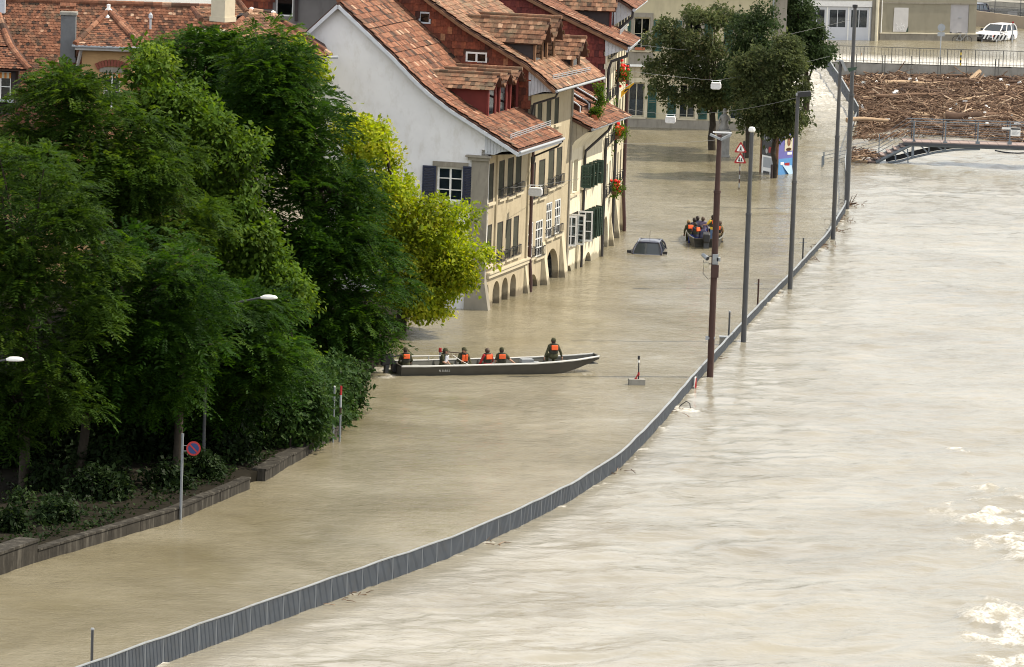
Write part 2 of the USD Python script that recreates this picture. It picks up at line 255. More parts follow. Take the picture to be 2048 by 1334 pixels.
# thin streaks of foam along the railing
near = np.abs(side-.12) < .28
foam[near] = np.maximum(foam[near], .75*np.clip((nz[near]-.52)*8, 0, 1)*(Y[near] < 312))
h += foam*(.3*(nz-.35)+.3*wv(.6, .7, 41, 2))*(.6+rough_r*1.6)
Zw = WLEV + h*inside
vw = np.stack([X, Y, Zw], 1)
i, j = np.meshgrid(np.arange(sh[0]-1), np.arange(sh[1]-1), indexing='ij')
q = np.stack([i*sh[1]+j, (i+1)*sh[1]+j, (i+1)*sh[1]+j+1, i*sh[1]+j+1], -1).reshape(-1, 4)
fw = np.vstack([q[:, [0, 1, 2]], q[:, [0, 2, 3]]])
def water_mat(name, bs=.85, bd=.13, sc=1.9, cols=((.135, .115, .068), (.198, .174, .115), (.25, .225, .16)), fine=.28, rough=.1, dist=.6):
    nodes = {'g': ('geometry', {}), 'a': ('attribute', {'attribute': 'tone'}),
        'mp': ('mapping', {'scale': (.8, 1.3, 1)}), 'n1': ('noise_texture', {'scale': sc, 'detail': 5, 'roughness': .6, 'distortion': dist}), 'n2': ('noise_texture', {'scale': sc*4, 'detail': 3, 'roughness': .6}),
        'am': ('noise_texture', {'scale': .16, 'detail': 3, 'roughness': .6}), 'amr': ('map_range', {'from_min': .35, 'from_max': .65, 'to_min': .35, 'to_max': 1.25, 'clamp': True}), 'hm': ('math', {'math_type': 'multiply'}),
        'ad': ('math', {'math_type': 'multiply_add', 'value2': fine}), 'b': ('bump', {'strength': bs, 'distance': bd}),
        'cs': ('noise_texture', {'scale': .09, 'detail': 5, 'roughness': .6, 'distortion': 1.}), 'cr': ('rgb_ramp', {'ramp': [(.3, cols[0]), (.52, cols[1]), (.72, cols[2])]}),
        'nf': ('noise_texture', {'scale': 3.2, 'detail': 8, 'roughness': .7, 'distortion': .8}), 'fa': ('math', {'math_type': 'multiply_add', 'value2': .8}), 'fc': ('noise_texture', {'scale': 5.5, 'detail': 6, 'roughness': .7}), 'fcr': ('rgb_ramp', {'ramp': [(.3, (.2, .18, .14)), (.46, (.36, .345, .3)), (.6, (.62, .61, .585))]}), 'fr': ('map_range', {'from_min': .82, 'from_max': 1.25, 'to_min': 0, 'to_max': 1, 'clamp': True}),
        'fm': ('mix', {}), 'rr': ('map_range', {'from_min': 0, 'from_max': 1, 'to_min': rough, 'to_max': .8}), 'p': ('principled_bsdf', {'ior': 1.4, 'specular_ior_level': .5})}
    links = [('g.position', 'mp.vector'), ('mp.vector', 'n1.vector'), ('mp.vector', 'n2.vector'), ('n2.fac', 'ad.value1'), ('n1.fac', 'ad.value3'), ('g.position', 'am.vector'), ('am.fac', 'amr.value'), ('ad.value', 'hm.value1'), ('amr.result', 'hm.value2'), ('hm.value', 'b.height'), ('b.normal', 'p.normal'),
        ('g.position', 'cs.vector'), ('cs.fac', 'cr.fac'), ('cr.color', 'fm.color1'), ('a.fac', 'fa.value1'), ('nf.fac', 'fa.value3'), ('g.position', 'nf.vector'), ('fa.value', 'fr.value'), ('fr.result', 'fm.fac'), ('g.position', 'fc.vector'), ('fc.fac', 'fcr.fac'), ('fcr.color', 'fm.color2'), ('fm.color', 'p.base_color'), ('fr.result', 'rr.value'), ('rr.result', 'p.roughness')]
    return usdkit.material(stage, f'/World/Looks/{name}', nodes, links, surface='p.BSDF')
m_street = water_mat('street_flood', .7, .09, 2.8, fine=.6, rough=.07)
m_river = water_mat('river_water', .5, .12, 1.2, ((.19, .17, .125), (.25, .23, .178), (.29, .27, .215)), .26, .08, 1.2)
tw = trimesh.Trimesh(vw, fw, process=False)
_, _, nw = meshkit.arrays(tw, True)
cenf = vw[fw].mean(1); isr = (cenf[:, 0]-np.interp(cenf[:, 1], RAIL[:, 1], RAIL[:, 0])) > 0
for nm, sel, mt, lab in (('floodwater', ~isr, m_street, 'tan flood water standing in the street between houses and railing'), ('river', isr, m_river, 'wide muddy river running past the railing')):
    f_ = fw[sel]; used = np.unique(f_); mp_ = np.full(len(vw), -1); mp_[used] = np.arange(len(used))
    pr = write('/World/'+nm, vw[used], mp_[f_], mt, foam[used], None, n=nw[used]); tag(pr, lab, None, None, 'structure')

# ================================================================== ground behind the garden wall on the left
WALLPX = [(-60, 1172), (0, 1150), (75, 1124), (170, 1096), (350, 1042), (500, 978), (515, 967), (530, 962), (625, 905)]
WALL = np.array([G(x, y)[:2] for x, y in WALLPX])
mb = MB()
inner = [np.array([*p, .38]) + np.array([-.28, .12, 0]) for p in WALL]
inner = inner + [np.array([*G(660, 880)[:2], .38]), np.array([*G(690, 830)[:2], .38]), np.array([*G(700, 785)[:2], .38]), np.array([*G(760, 725)[:2], .38]), np.array([-4.6, 262., .38])]
nb = 26
rows = []
for p in inner:
    L = np.linspace(0, 1, nb)**1.5; r = np.stack([p[0]-L*60, np.full(nb, p[1])+L*4, .38+.5*L+.25*meshkit.fbm(np.stack([p[0]-L*60, np.full(nb, p[1]), L*0], 1)*.6, 3, 2)*np.minimum(L*20, 1)], 1); rows.append(r)
rows = np.array(rows); nr_ = len(rows); v = rows.reshape(-1, 3)
i, j = np.meshgrid(np.arange(nr_-1), np.arange(nb-1), indexing='ij')
mb.add(v, np.stack([i*nb+j, (i+1)*nb+j, (i+1)*nb+j+1, i*nb+j+1], -1).reshape(-1, 4)[:, ::-1])
for k in range(nr_-1):   # bank down into the water
    a, b = rows[k, 0], rows[k+1, 0]; mb.poly([a, b, b-[0, 0, 1.2], a-[0, 0, 1.2]])
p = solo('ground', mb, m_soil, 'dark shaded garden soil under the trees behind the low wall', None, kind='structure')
# ================================================================== roofs, walls, windows
BUD = {}
def emit_tiles(parent, name, T, A, D, Nn, w, L, th, mat, rnd=False, lift=.03, seed=1, key=None):
    r = np.random.default_rng(seed); n = len(T)
    if n == 0: return
    A, D, Nn = [np.broadcast_to(x, T.shape) for x in (A, D, Nn)]
    ww = w*(.97+.02*r.random((n, 1))); T = T + D*r.normal(0, .008, (n, 1)) + A*r.normal(0, .004, (n, 1)); lf = lift*(1+r.normal(0, .22, (n, 1)))
    sk = r.normal(0, .012, (n, 1))
    def pt(a, d, h): return T + A*(a*ww) + D*(d*L+sk*a) + Nn*h
    if rnd: ring = [(-.5, 0), (.5, 0), (.5, .78), (.27, .97), (-.27, .97), (-.5, .78)]
    else: ring = [(-.5, 0), (.5, 0), (.5, 1), (-.5, 1)]
    top = [pt(a, d, lf*d+th) for a, d in ring]; bot = [pt(a, d, lf*d) for a, d in ring]
    k = len(ring); V = np.stack(top+bot, 1)
    F = [[0, q+1, q] for q in range(1, k-1)] + [[q, (q+1) % k, k+(q+1) % k] for q in range(k)] + [[q, k+(q+1) % k, k+q] for q in range(k)]
    F = np.array(F)
    e1 = V[0, F[0, 1]]-V[0, F[0, 0]]; e2 = V[0, F[0, 2]]-V[0, F[0, 0]]
    if np.cross(e1, e2) @ Nn[0] < 0: F = F[:, ::-1]
    tone = np.clip(r.normal(.5, .19, n) + .18*(r.random(n) < .07) - .3*(r.random(n) < .08), 0, 1)
    order = np.argsort(np.linalg.norm(T-CC, axis=1)); key = key or parent; b = BUD.get(key, 300); one = order[:b]; rest = order[b:]; BUD[key] = b-len(one)
    for q in one:
        mbx = MB(); mbx.add(V[q], F, tone[q]); obj(name, mbx, mat, parent)
    if len(rest):
        nv = V.shape[1]; mbx = MB(); mbx.add(V[rest].reshape(-1, 3), (F[None]+np.arange(len(rest))[:, None, None]*nv).reshape(-1, 3), np.repeat(tone[rest], nv)); obj(name+'s', mbx, mat, parent, kind='stuff')
def tile_poly(parent, pts, expo, w, th, mat, name='tile', rnd=False, lift=.03, seed=1, down=None, trim=0.0, off=.05, holes=(), key=None):
    """rows of tiles on the flat polygon pts (3D)"""
    pts = np.asarray(pts, float); nn = np.zeros(3)
    for a in range(len(pts)): nn += np.cross(pts[a]-pts[0], pts[(a+1) % len(pts)]-pts[0])
    nn = unit(nn)
    if nn @ (CC-pts.mean(0)) < 0 and abs(nn[2]) < .05 or nn[2] < -.05: nn = -nn
    D = unit(-Z3 + nn*nn[2]) if down is None else unit(down); A = np.cross(nn, D); o = pts[0]
    uv = np.stack([(pts-o) @ A, (pts-o) @ D], 1); pg = Polygon(uv).buffer(0)
    if trim: pg = pg.buffer(-trim)
    for h in holes:
        h = np.asarray(h); pg = pg.difference(Polygon(np.stack([(h-o) @ A, (h-o) @ D], 1)).buffer(0))
    u0, v0, u1, v1 = pg.bounds; rws = np.arange(v0, v1, expo); cols = np.arange(u0-w, u1+w, w)
    R, Cc = np.meshgrid(rws, cols, indexing='ij'); Cc = Cc + (np.arange(len(rws)) % 2)[:, None]*w/2
    c = np.stack([Cc.ravel(), R.ravel()], 1); ok = shapely.contains_xy(pg, c[:, 0], c[:, 1]+expo*.5); c = c[ok]
    T = o + c[:, :1]*A + c[:, 1:]*D + nn*off
    emit_tiles(parent, name, T, A, D, nn, w, expo*1.22, th, mat, rnd, lift, seed, key)
def ridge(parent, pts, r, mat, name='ridge_tile', seg=.42, seed=0, key=None):
    pts = np.asarray(pts, float); rr = np.random.default_rng(seed)
    cum = np.concatenate([[0], np.cumsum(np.linalg.norm(np.diff(pts, axis=0), axis=1))]); n = max(1, int(cum[-1]/seg))
    for k in range(n):
        a, b = cum[-1]*k/n, cum[-1]*(k+1.08)/n
        pa, pb = [np.array([np.interp(min(s, cum[-1]), cum, pts[:, i]) for i in range(3)]) for s in (a, b)]
        mb = MB(); mb.tube([pa, pb], [r, r*1.1], 8, float(np.clip(rr.normal(.55, .18), 0, 1)))
        b0 = BUD.get((key or parent)+'r', 300)
        if b0 > 0: obj(name, mb, mat, parent); BUD[(key or parent)+'r'] = b0-1
class House:
    def __init__(s, O, d):
        s.O = np.array([O[0], O[1], 0.]); s.d = np.array([*unit(np.asarray(d)[:2]), 0.]); s.n = np.array([s.d[1], -s.d[0], 0.])
    def P(s, u, v, w): return s.O + s.n*u + s.d*v + Z3*w
    def gab(s, px, py, v=0.):
        p = PL(px, py, s.P(0, v, 0), s.d)-s.O; return np.array([p @ s.n, p[2]])
    def fac(s, px, py, u=0.):
        p = PL(px, py, s.P(u, 0, 0), s.n)-s.O; return np.array([p @ s.d, p[2]])
    def facrect(s, x0, y0, x1, y1, u=0.):
        """pixel box of an opening: left-top and right-bottom corners"""
        v0, wt = s.fac(x0, y0, u); v1, wb = s.fac(x1, y1, u)
        # take heights at the opening's middle
        xm = (x0+x1)/2; dy = (s.fac(x1, y0, u)[1]-s.fac(x0, y0, u)[1])
        return v0, wb, v1, wt
    def roofhit(s, prof, px, py):
        best = None
        for (u1, w1), (u2, w2) in zip(prof[:-1], prof[1:]):
            nn = np.cross(s.d, s.P(u2, 0, w2)-s.P(u1, 0, w1)); p = PL(px, py, s.P(u1, 0, w1), nn)-s.O; u = p @ s.n
            if min(u1, u2)-.02 <= u <= max(u1, u2)+.02: best = np.array([u, p @ s.d, p[2]])
        return best
    def facade(s, parent, v0, v1, w1, holes, mat, name='wall', w0=-1.3, th=.34, u=0., label=None, top=None):
        pg = Polygon(top) if top is not None else sbox(v0, w0, v1, w1)
        for h in holes: pg = pg.difference(h)
        mb = MB(); mb.prism(pg, s.P(u, 0, 0), s.d, Z3, s.n, -th, 0); return obj(name, mb, mat, parent, label)
    def gable(s, parent, poly, mat, holes=(), v=0., th=.3, name='gable_wall', label=None):
        pg = Polygon(poly).buffer(0)
        for h in holes: pg = pg.difference(h)
        mb = MB(); mb.prism(pg, s.P(0, v, 0), s.n, Z3, -s.d, -th, 0); return obj(name, mb, mat, parent, label)
    def gbox(s, mb, u0, u1, v0, v1, w0, w1, tone=.5):
        return mb.box(s.P((u0+u1)/2, (v0+v1)/2, (w0+w1)/2), [s.n, s.d, Z3], (abs(u1-u0)/2, abs(v1-v0)/2, abs(w1-w0)/2), tone)
    def window(s, parent, rect, style='dark', sill=True, guard=False, u=0., flowers=None, bars=(1, 2), fmat=None, name='window'):
        v0, w0, v1, w1 = rect; mf = fmat or {'dark': m_darkwood, 'white': m_wframe, 'cream': m_cframe}[style]; b = .07 if style != 'dark' else .05
        ui = u-.2 if style == 'cream' else u-.012
        mb = MB()
        for a0, a1, c0, c1 in ((v0, v0+b, w0, w1), (v1-b, v1, w0, w1), (v0+b, v1-b, w0, w0+b), (v0+b, v1-b, w1-b, w1)): s.gbox(mb, ui-.04, ui, a0, a1, c0, c1)
        for k in range(1, bars[0]+1): a = v0+(v1-v0)*k/(bars[0]+1); s.gbox(mb, ui-.038, ui-.002, a-.03, a+.03, w0+b, w1-b)
        for k in range(1, bars[1]+1):
            c = w0+(w1-w0)*k/(bars[1]+1); s.gbox(mb, ui-.034, ui-.006, v0+b, v1-b, c-.022, c+.022)
        wp = obj(name, mb, mf, parent)
        mb = MB(); s.gbox(mb, ui-.026, ui-.02, v0+b*.5, v1-b*.5, w0+b*.5, w1-b*.5); obj('pane', mb, m_blind if style == 'dark' else glass, wp)
        if style == 'white': mb = MB(); s.gbox(mb, ui-.3, ui-.28, v0-.1, v1+.1, w0-.1, w1+.1); obj('curtain', mb, m_curtain, wp)
        if sill: mb = MB(); s.gbox(mb, u-.1, u+.13, v0-.12, v1+.12, w0-.14, w0-.01); obj('sill', mb, m_trim, wp)
        if guard:
            mb = MB(); g = .16
            for c in (w0+.05, w0+.5):
                mb.bar(s.P(u+g, v0-.08, c), s.P(u+g, v1+.08, c), .03, .03)
                for e in (v0-.08, v1+.08): mb.bar(s.P(u, e, c), s.P(u+g, e, c), .03, .03)
            for e in np.linspace(v0-.06, v1+.06, 9): mb.bar(s.P(u+g, e, w0+.05), s.P(u+g, e, w0+.5), .02, .02, s.n)
            obj('window_guard', mb, m_iron, parent)
        return wp
    def shutter(s, parent, v0, v1, w0, w1, mat, u=0.03, open_deg=0., hinge='lo', name='shutter'):
        """slatted shutter flat on the wall, or swung open about one edge"""
        mb = MB(); W = abs(v1-v0); h = v0 if hinge == 'lo' else v1; sg = 1 if hinge == 'lo' else -1; a = math.radians(open_deg)
        ed = s.d*math.cos(a)*sg + s.n*math.sin(a); en = unit(np.cross(ed, Z3)); o = s.P(u, h, 0)
        def bx(a0, a1, c0, c1, t): mb.box(o+ed*(a0+a1)/2+Z3*(c0+c1)/2, [ed, en, Z3], ((a1-a0)/2, t/2, (c1-c0)/2))
        bx(0, .06, w0, w1, .05); bx(W-.06, W, w0, w1, .05)
        for c in (w0, (w0+w1)/2-.04, w1-.08): bx(.06, W-.06, c, c+.08, .05)
        sp = obj(name, mb, mat, parent)
        for c in np.arange(w0+.11, w1-.1, .075):
            if abs(c-(w0+w1)/2) < .06: continue
            mb = MB(); t = unit(Z3*.045+en*.02); mb.box(o+ed*W/2+Z3*c, [ed, t, np.cross(ed, t)], (W/2-.055, .034, .006)); obj('slat', mb, mat, sp)
        return sp
    def roof(s, parent, prof, v0, v1, expo, w, mat, seed=1, name='roof', left=None, verge=m_white, budget=True, holes=()):
        """prof: (u, w) from the ridge to the eave"""
        full = list(prof) if left is None else list(left)[::-1]+list(prof)
        mb = MB(); low = [(a, b-.14) for a, b in full[::-1]]
        mb.prism(Polygon(full+low).buffer(0), s.P(0, v0, 0), s.n, Z3, -s.d, -(v1-v0), 0); rp = obj(name, mb, m_deck, parent)
        for k, (a, b) in enumerate(zip(prof[:-1], prof[1:])):
            tile_poly(parent, [s.P(a[0], v0-.03, a[1]), s.P(b[0], v0-.03, b[1]), s.P(b[0], v1, b[1]), s.P(a[0], v1, a[1])], expo, w, .022, mat, seed=seed*10+k, holes=holes)
        return rp
    def dormer(s, parent, prof, uf, v0, v1, wb, we, rise, m_cheek, m_front, m_roof, over=.55, label=None, seed=1, win=True, post=None, wband=.22, expo=.3, tw=.24, slopew=.28):
        """small gabled roof window: front at u=uf from w=wb to the eave we, ridge rise above the eave"""
        pu = np.array([p[0] for p in prof])[::1]; pw = np.array([p[1] for p in prof])
        o = np.argsort(pu); wroof = lambda u: np.interp(u, pu[o], pw[o])
        uu = np.linspace(pu.min(), uf, 400); hit = lambda w: (uu[wroof(uu) >= w][-1] if (wroof(uu) >= w).any() else uu[0])
        ub, ur = hit(we), hit(we+rise); dp = s_path = numbered(parent, 'dormer'); UsdGeom.Xform.Define(stage, dp)
        if label: stage.GetPrimAtPath(dp).SetCustomDataByKey('label', label)
        for vv, sg in ((v0, 1), (v1, -1)):           # cheeks
            us = np.linspace(ub, uf, 8); pg = Polygon([(u, we) for u in (ub, uf)]+[(u, wroof(u)-.1) for u in us[::-1]]).buffer(0)
            mb = MB(); mb.prism(pg, s.P(0, vv, 0), s.n, Z3, -s.d, -.05 if sg > 0 else 0, 0 if sg > 0 else .05); obj('cheek', mb, m_cheek, dp)
        vm = (v0+v1)/2; hw = (v1-v0)/2
        fr = Polygon([(v0, wb-.1), (v1, wb-.1), (v1, we), (vm, we+rise-.05), (v0, we)]); hole = sbox(v0+.16, wb+.12, v1-.16, we-.05)
        mb = MB(); mb.prism(fr.difference(hole) if win else fr, s.P(uf, 0, 0), s.d, Z3, s.n, -.08, 0); obj('front', mb, m_front, dp)
        if win:
            mb = MB(); s.gbox(mb, uf-.07, uf-.05, v0+.16, v1-.16, wb+.12, we-.05); obj('pane', mb, glass, dp)
            mb = MB(); s.gbox(mb, uf-.9, uf-.85, v0+.06, v1-.06, wb, we); obj('dark_interior', mb, m_room, dp)
        if post is not None:
            for vv in (v0, v1): mb = MB(); s.gbox(mb, uf-.1, uf+.012, vv-.06, vv+.06, wb-.15, we); obj('post', mb, post, dp)
        ov = slopew; dr = rise/hw*ov
        for sg, ve in ((-1, v0-ov), (1, v1+ov)):
            a, b, c, dd = s.P(hit(we+rise)-.05, vm, we+rise), s.P(uf+over, vm, we+rise), s.P(uf+over*.72, ve, we-dr), s.P(hit(we-dr)-.05, ve, we-dr)
            mb = MB(); nn = unit(np.cross(b-a, c-b)); nn = nn if nn[2] > 0 else -nn
            top = np.array([a, b, c, dd]); mb.add(np.vstack([top, top-nn*.07]), [[0, 1, 2], [0, 2, 3], [4, 6, 5], [4, 7, 6], [0, 4, 5], [0, 5, 1], [1, 5, 6], [1, 6, 2], [2, 6, 7], [2, 7, 3]]); obj('dormer_roof', mb, m_deck if not label else m_deck, dp)
            tile_poly(dp, [a, b, c, dd], expo, tw, .02, m_roof, seed=seed*7+sg, off=.01, key=parent)
        ridge(dp, [s.P(ur-.1, vm, we+rise+.03), s.P(uf+over+.03, vm, we+rise+.03)], .09, m_roof, seed=seed, key=parent)
        return dp
def arch(v0, v1, w0, wt, spring=None):
    """opening with a round head"""
    r = (v1-v0)/2; c = (v0+v1)/2; sp = wt-r if spring is None else spring
    a = np.linspace(0, np.pi, 17); return Polygon([(v0, w0), (v1, w0)]+[(c+r*math.cos(t), sp+(wt-sp)*math.sin(t)) for t in a])
def pipe(parent, pts, r, mat, name='downpipe'):
    mb = MB(); mb.tube(pts, r, 8); return obj(name, mb, mat, parent, smooth=50)
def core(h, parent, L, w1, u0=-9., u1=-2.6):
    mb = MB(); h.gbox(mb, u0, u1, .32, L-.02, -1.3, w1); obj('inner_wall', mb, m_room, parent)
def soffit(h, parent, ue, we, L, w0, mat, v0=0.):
    """curved plaster soffit from the wall out to the eave"""
    k = 9; t = np.linspace(0, 1, k); u = t*ue; w = w0+(we-w0)*np.sin(t*np.pi/2)**.8
    mb = MB(); V = np.array([[h.P(a, v0, b), h.P(a, L, b)] for a, b in zip(u, w)]).reshape(-1, 3); F = []
    for i in range(k-1): F += [[2*i, 2*i+1, 2*i+3], [2*i, 2*i+3, 2*i+2]]
    mb.add(V, F); obj('soffit', mb, mat, parent, smooth=60)

# ------------------------------------------------------------------ house 1: white gable, three red dormers
d12 = unit(G(1030, 592)-G(977, 614)); h1 = House(G(966, 620), d12)
O2 = G(1046.5, 583.5); h2 = House(O2, d12); L1 = (O2-h1.O) @ h1.d - .02
H1 = thing('white_gabled_house', 'old house with tall plain white gable wall and three red dormers', 'house', h1.O)
prof1 = [h1.gab(*p) for p in [(680, 3), (740, 60), (790, 108), (833, 153), (862, 180), (905, 213), (970, 255), (1040, 300)]]
left1 = [h1.gab(*p) for p in [(680, 3), (620, 58), (520, 150)]]; ue1, we1 = prof1[-1]
h1.roof(H1, prof1, -.3, L1+.1, .33, .25, m_tile, seed=1, left=left1)
ridge(H1, [h1.P(*prof1[0][:1], -.3, prof1[0][1]+.08), h1.P(prof1[0][0], L1, prof1[0][1]+.08)], .12, m_tile)
rake = [(u, w-.2) for u, w in prof1 if u < .05]; rk0 = np.interp(0, [p[0] for p in prof1], [p[1] for p in prof1])-.2
gp = [(left1[2][0], -1.3), (0, -1.3), (0, rk0)]+rake[::-1]+[(u, w-.2) for u, w in left1[1:]]
gwin = [h1.gab(875, 333), h1.gab(924, 404)]; gh = sbox(gwin[0][0], gwin[1][1], gwin[1][0], gwin[0][1])
h1.gable(H1, gp, m_white, [gh])
mb = MB()   # pale bargeboard along both rakes
for A_ in (prof1, left1):
    for a, b in zip(A_[:-1], A_[1:]): mb.bar(h1.P(a[0], -.34, a[1]-.2), h1.P(b[0], -.34, b[1]-.2), .05, .17, Z3)
obj('bargeboard', mb, m_boards, H1)
# gable window with its stone surround and two dark blue shutters
gx0, gy1 = gwin[0]; gx1, gy0 = gwin[1]
def gframe(h, parent, x0, x1, y0, y1, bars=(1, 2), mf=None, v=0.):
    mb = MB(); b = .09
    for a0, a1, c0, c1 in ((x0, x0+b, y0, y1), (x1-b, x1, y0, y1), (x0+b, x1-b, y0, y0+b), (x0+b, x1-b, y1-b, y1)): h.gbox(mb, a0, a1, v+.1, v+.15, c0, c1)
    for k in range(1, bars[0]+1): a = x0+(x1-x0)*k/(bars[0]+1); h.gbox(mb, a-.05, a+.05, v+.102, v+.148, y0+b, y1-b)
    for k in range(1, bars[1]+1): c = y0+(y1-y0)*k/(bars[1]+1); h.gbox(mb, x0+b, x1-b, v+.105, v+.145, c-.025, c+.025)
    wp = obj('window', mb, mf or m_wframe, parent); mb = MB(); h.gbox(mb, x0+.03, x1-.03, v+.13, v+.136, y0+.03, y1-.03); obj('pane', mb, glass, wp)
    mb = MB(); h.gbox(mb, x0-.2, x1+.2, v+.32, v+.34, y0-.2, y1+.2); obj('curtain', mb, m_curtain if v == 0 else m_room, wp); return wp
wp = gframe(h1, H1, gx0, gx1, gy0, gy1)
mb = MB(); h1.gbox(mb, gx0-.24, gx1+.26, -.05, .05, gy1+.003, gy1+.27); obj('lintel', mb, m_stonedk, wp)
mb = MB(); h1.gbox(mb, gx0-.18, gx0, -.03, .06, gy0-.1, gy1); h1.gbox(mb, gx1, gx1+.18, -.03, .06, gy0-.1, gy1); h1.gbox(mb, gx0-.25, gx1+.25, -.12, .05, gy0-.25, gy0-.102); obj('surround', mb, m_stonedk, wp)
for (xa, ya), (xb, yb) in (((846.5, 330), (871, 402)), ((927.5, 332), (951.5, 408))):
    a, b = h1.gab(xa, ya), h1.gab(xb, yb); W, Hh = b[0]-a[0], a[1]-b[1]; mb = MB()
    for e0, e1, c0, c1 in ((a[0], a[0]+.07, b[1], a[1]), (b[0]-.07, b[0], b[1], a[1]), (a[0]+.07, b[0]-.07, b[1], b[1]+.09), (a[0]+.07, b[0]-.07, a[1]-.09, a[1])): h1.gbox(mb, e0, e1, -.1, -.05, c0, c1)
    sp = obj('shutter', mb, m_shut_blue, H1)
    for c in np.arange(b[1]+.12, a[1]-.1, .08):
        mb = MB(); t = unit(np.array([0, 0, .04])+h1.d*.02); mb.box(h1.P((a[0]+b[0])/2, -.075, c), [h1.n, t, np.cross(h1.n, t)], (W/2-.06, .036, .006)); obj('slat', mb, m_shut_blue, sp)
# striped boards under the wide eave
pl = [h1.gab(*p) for p in [(970, 256), (1038, 299.5), (1038, 305), (1018, 302.5), (1003, 304), (988, 310), (970, 307)]]; pgb = Polygon(pl).buffer(0)
for k, a in enumerate(np.arange(pl[0][0], pl[1][0], .165)):
    s_ = pgb.intersection(sbox(a, 0, a+.15, 30))
    if s_.area > .003: mb = MB(); mb.prism(s_, h1.P(0, -.02, 0), h1.n, Z3, -h1.d, -.05, 0, .3+.4*random.random()); obj('board', mb, m_boards, H1)
mb = MB(); mb.prism(pgb.buffer(-.02), h1.P(0, .035, 0), h1.n, Z3, -h1.d, -.03, 0); obj('board_backing', mb, m_boards2, H1)
wt1 = h1.gab(968, 312)[1]
soffit(h1, H1, ue1-.1, we1-.25, L1, wt1, m_cream, .05)
# pilaster and capital at the corner
a, b = h1.gab(945, 320), h1.gab(967, 560); mb = MB(); h1.gbox(mb, a[0], .06, -.12, -.003, b[1]-.9, a[1]); obj('corner_pilaster', mb, m_stonedk, H1)
a, b = h1.gab(934, 309), h1.gab(985, 320); mb = MB(); h1.gbox(mb, a[0], b[0], -.3, -.004, b[1]+.1, a[1]); h1.gbox(mb, a[0]+.12, b[0]-.12, -.22, -.006, b[1]-.06, b[1]+.1); obj('capital', mb, m_stonedk, H1)
# facade to the river
W1u = [(976.6, 329, 986, 403), (998.8, 322.6, 1007.6, 394), (1016.4, 317, 1025.8, 389.4), (1032.6, 311, 1041.5, 382)]
W1l = [(972.7, 452, 981.5, 528), (994.8, 446, 1004, 522), (1012.6, 440, 1020.8, 514), (1027.6, 434, 1035.6, 508)]
R1 = [h1.facrect(*r) for r in W1u+W1l]
A1 = [(969.5, 569, 977.5, 613), (986, 562, 999.8, 606), (1004, 555, 1016.5, 599.5), (1021, 548, 1032.5, 591)]
ar1 = [arch(h1.fac(a, b)[0], h1.fac(c, b)[0], -1.3, h1.fac((a+c)/2, b)[1]) for a, b, c, d in A1]
h1.facade(H1, 0, L1, wt1+.3, [sbox(*r) for r in R1]+ar1, m_stone)
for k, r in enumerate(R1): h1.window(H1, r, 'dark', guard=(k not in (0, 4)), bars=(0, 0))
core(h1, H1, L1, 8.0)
vs = h1.fac(987, 575)[0]; ws = h1.fac(1017, 536)[1]
mb = MB(); h1.gbox(mb, -.02, .14, .45, L1-.12, ws-.1, ws+.1); h1.gbox(mb, -.02, .2, .42, L1-.1, ws+.1, ws+.18); obj('string_course', mb, m_trim, H1)
for vv in ((R1[0][2]+R1[1][0])/2, L1-.45):   # slim pilasters
    mb = MB(); h1.gbox(mb, -.02, .09, vv-.11, vv+.11, ws+.2, wt1+.1); obj('pilaster', mb, m_stone, H1)
def buttress(h, parent, v0, v1, wt, ub=.55, u0=-.05, mat=None):
    pg = Polygon([(u0, -1.3), (ub+.18, -1.3), (.04, wt), (u0, wt)]); mb = MB(); mb.prism(pg, h.P(0, v0, 0), h.n, Z3, -h.d, -(v1-v0), 0); obj('buttress', mb, mat or m_stone2, parent)
buttress(h1, H1, -.16, .3, 1.5, .35, -.95, m_stonedk); buttress(h1, H1, L1-.55, L1-.2, 1.45, .25)
# gutter, downpipe, snow guard
mb = MB(); mb.tube([h1.P(ue1+.08, -.3, we1-.1), h1.P(ue1+.08, L1, we1-.1)], .075, 8); obj('gutter', mb, m_gutter, H1, smooth=50)
mb = MB(); h1.gbox(mb, ue1-.1, ue1+.02, -.32, L1, we1-.3, we1-.13); obj('fascia', mb, m_boards, H1)
vb = L1+.02
pipe(H1, [h1.P(ue1+.05, L1-.1, we1-.2), h1.P(ue1-.2, L1-.05, we1-.5), h1.P(.2, vb, 7.0), h1.P(.15, vb, 6.6)], .05, m_pipedk)
pipe(H1, [h1.P(.1, vb, 8.0), h1.P(.1, vb, 2.0), h1.P(.22, vb, .5), h1.P(.22, vb, -.6)], .085, m_pipe)
mb = MB(); mb.lathe([(.01, -.2), (.09, -.18), (.14, .1), (.14, .2), (.02, .22)], h1.P(.1, vb, 6.75), 10); obj('rain_hopper', mb, m_pipedk, H1)
def snowguard(h, parent, prof, pa, pb):
    a, b = h.roofhit(prof, *pa), h.roofhit(prof, *pb); A_, B_ = h.P(*a), h.P(*b); mb = MB()
    for c in (.1, .2, .3): mb.bar(A_+Z3*c, B_+Z3*c, .03, .03)
    for t in np.linspace(0, 1, 9): q = A_+(B_-A_)*t; mb.bar(q-Z3*.02, q+Z3*.32, .03, .03, h.n)
    obj('snow_guard', mb, m_gutter, parent)
snowguard(h1, H1, prof1, (1021, 281), (1101, 253))
f0 = h1.roofhit(prof1, 976, 236)
for k in range(3):
    dp = h1.dormer(H1, prof1, f0[0], f0[1]+2.05*k, f0[1]+1.4+2.05*k, f0[2], f0[2]+1.62, .5, m_redwood, m_redwood, m_tile2, over=.36, slopew=.2, seed=3+k, label='red boarded dormer with a gabled tile roof', post=m_redwood)
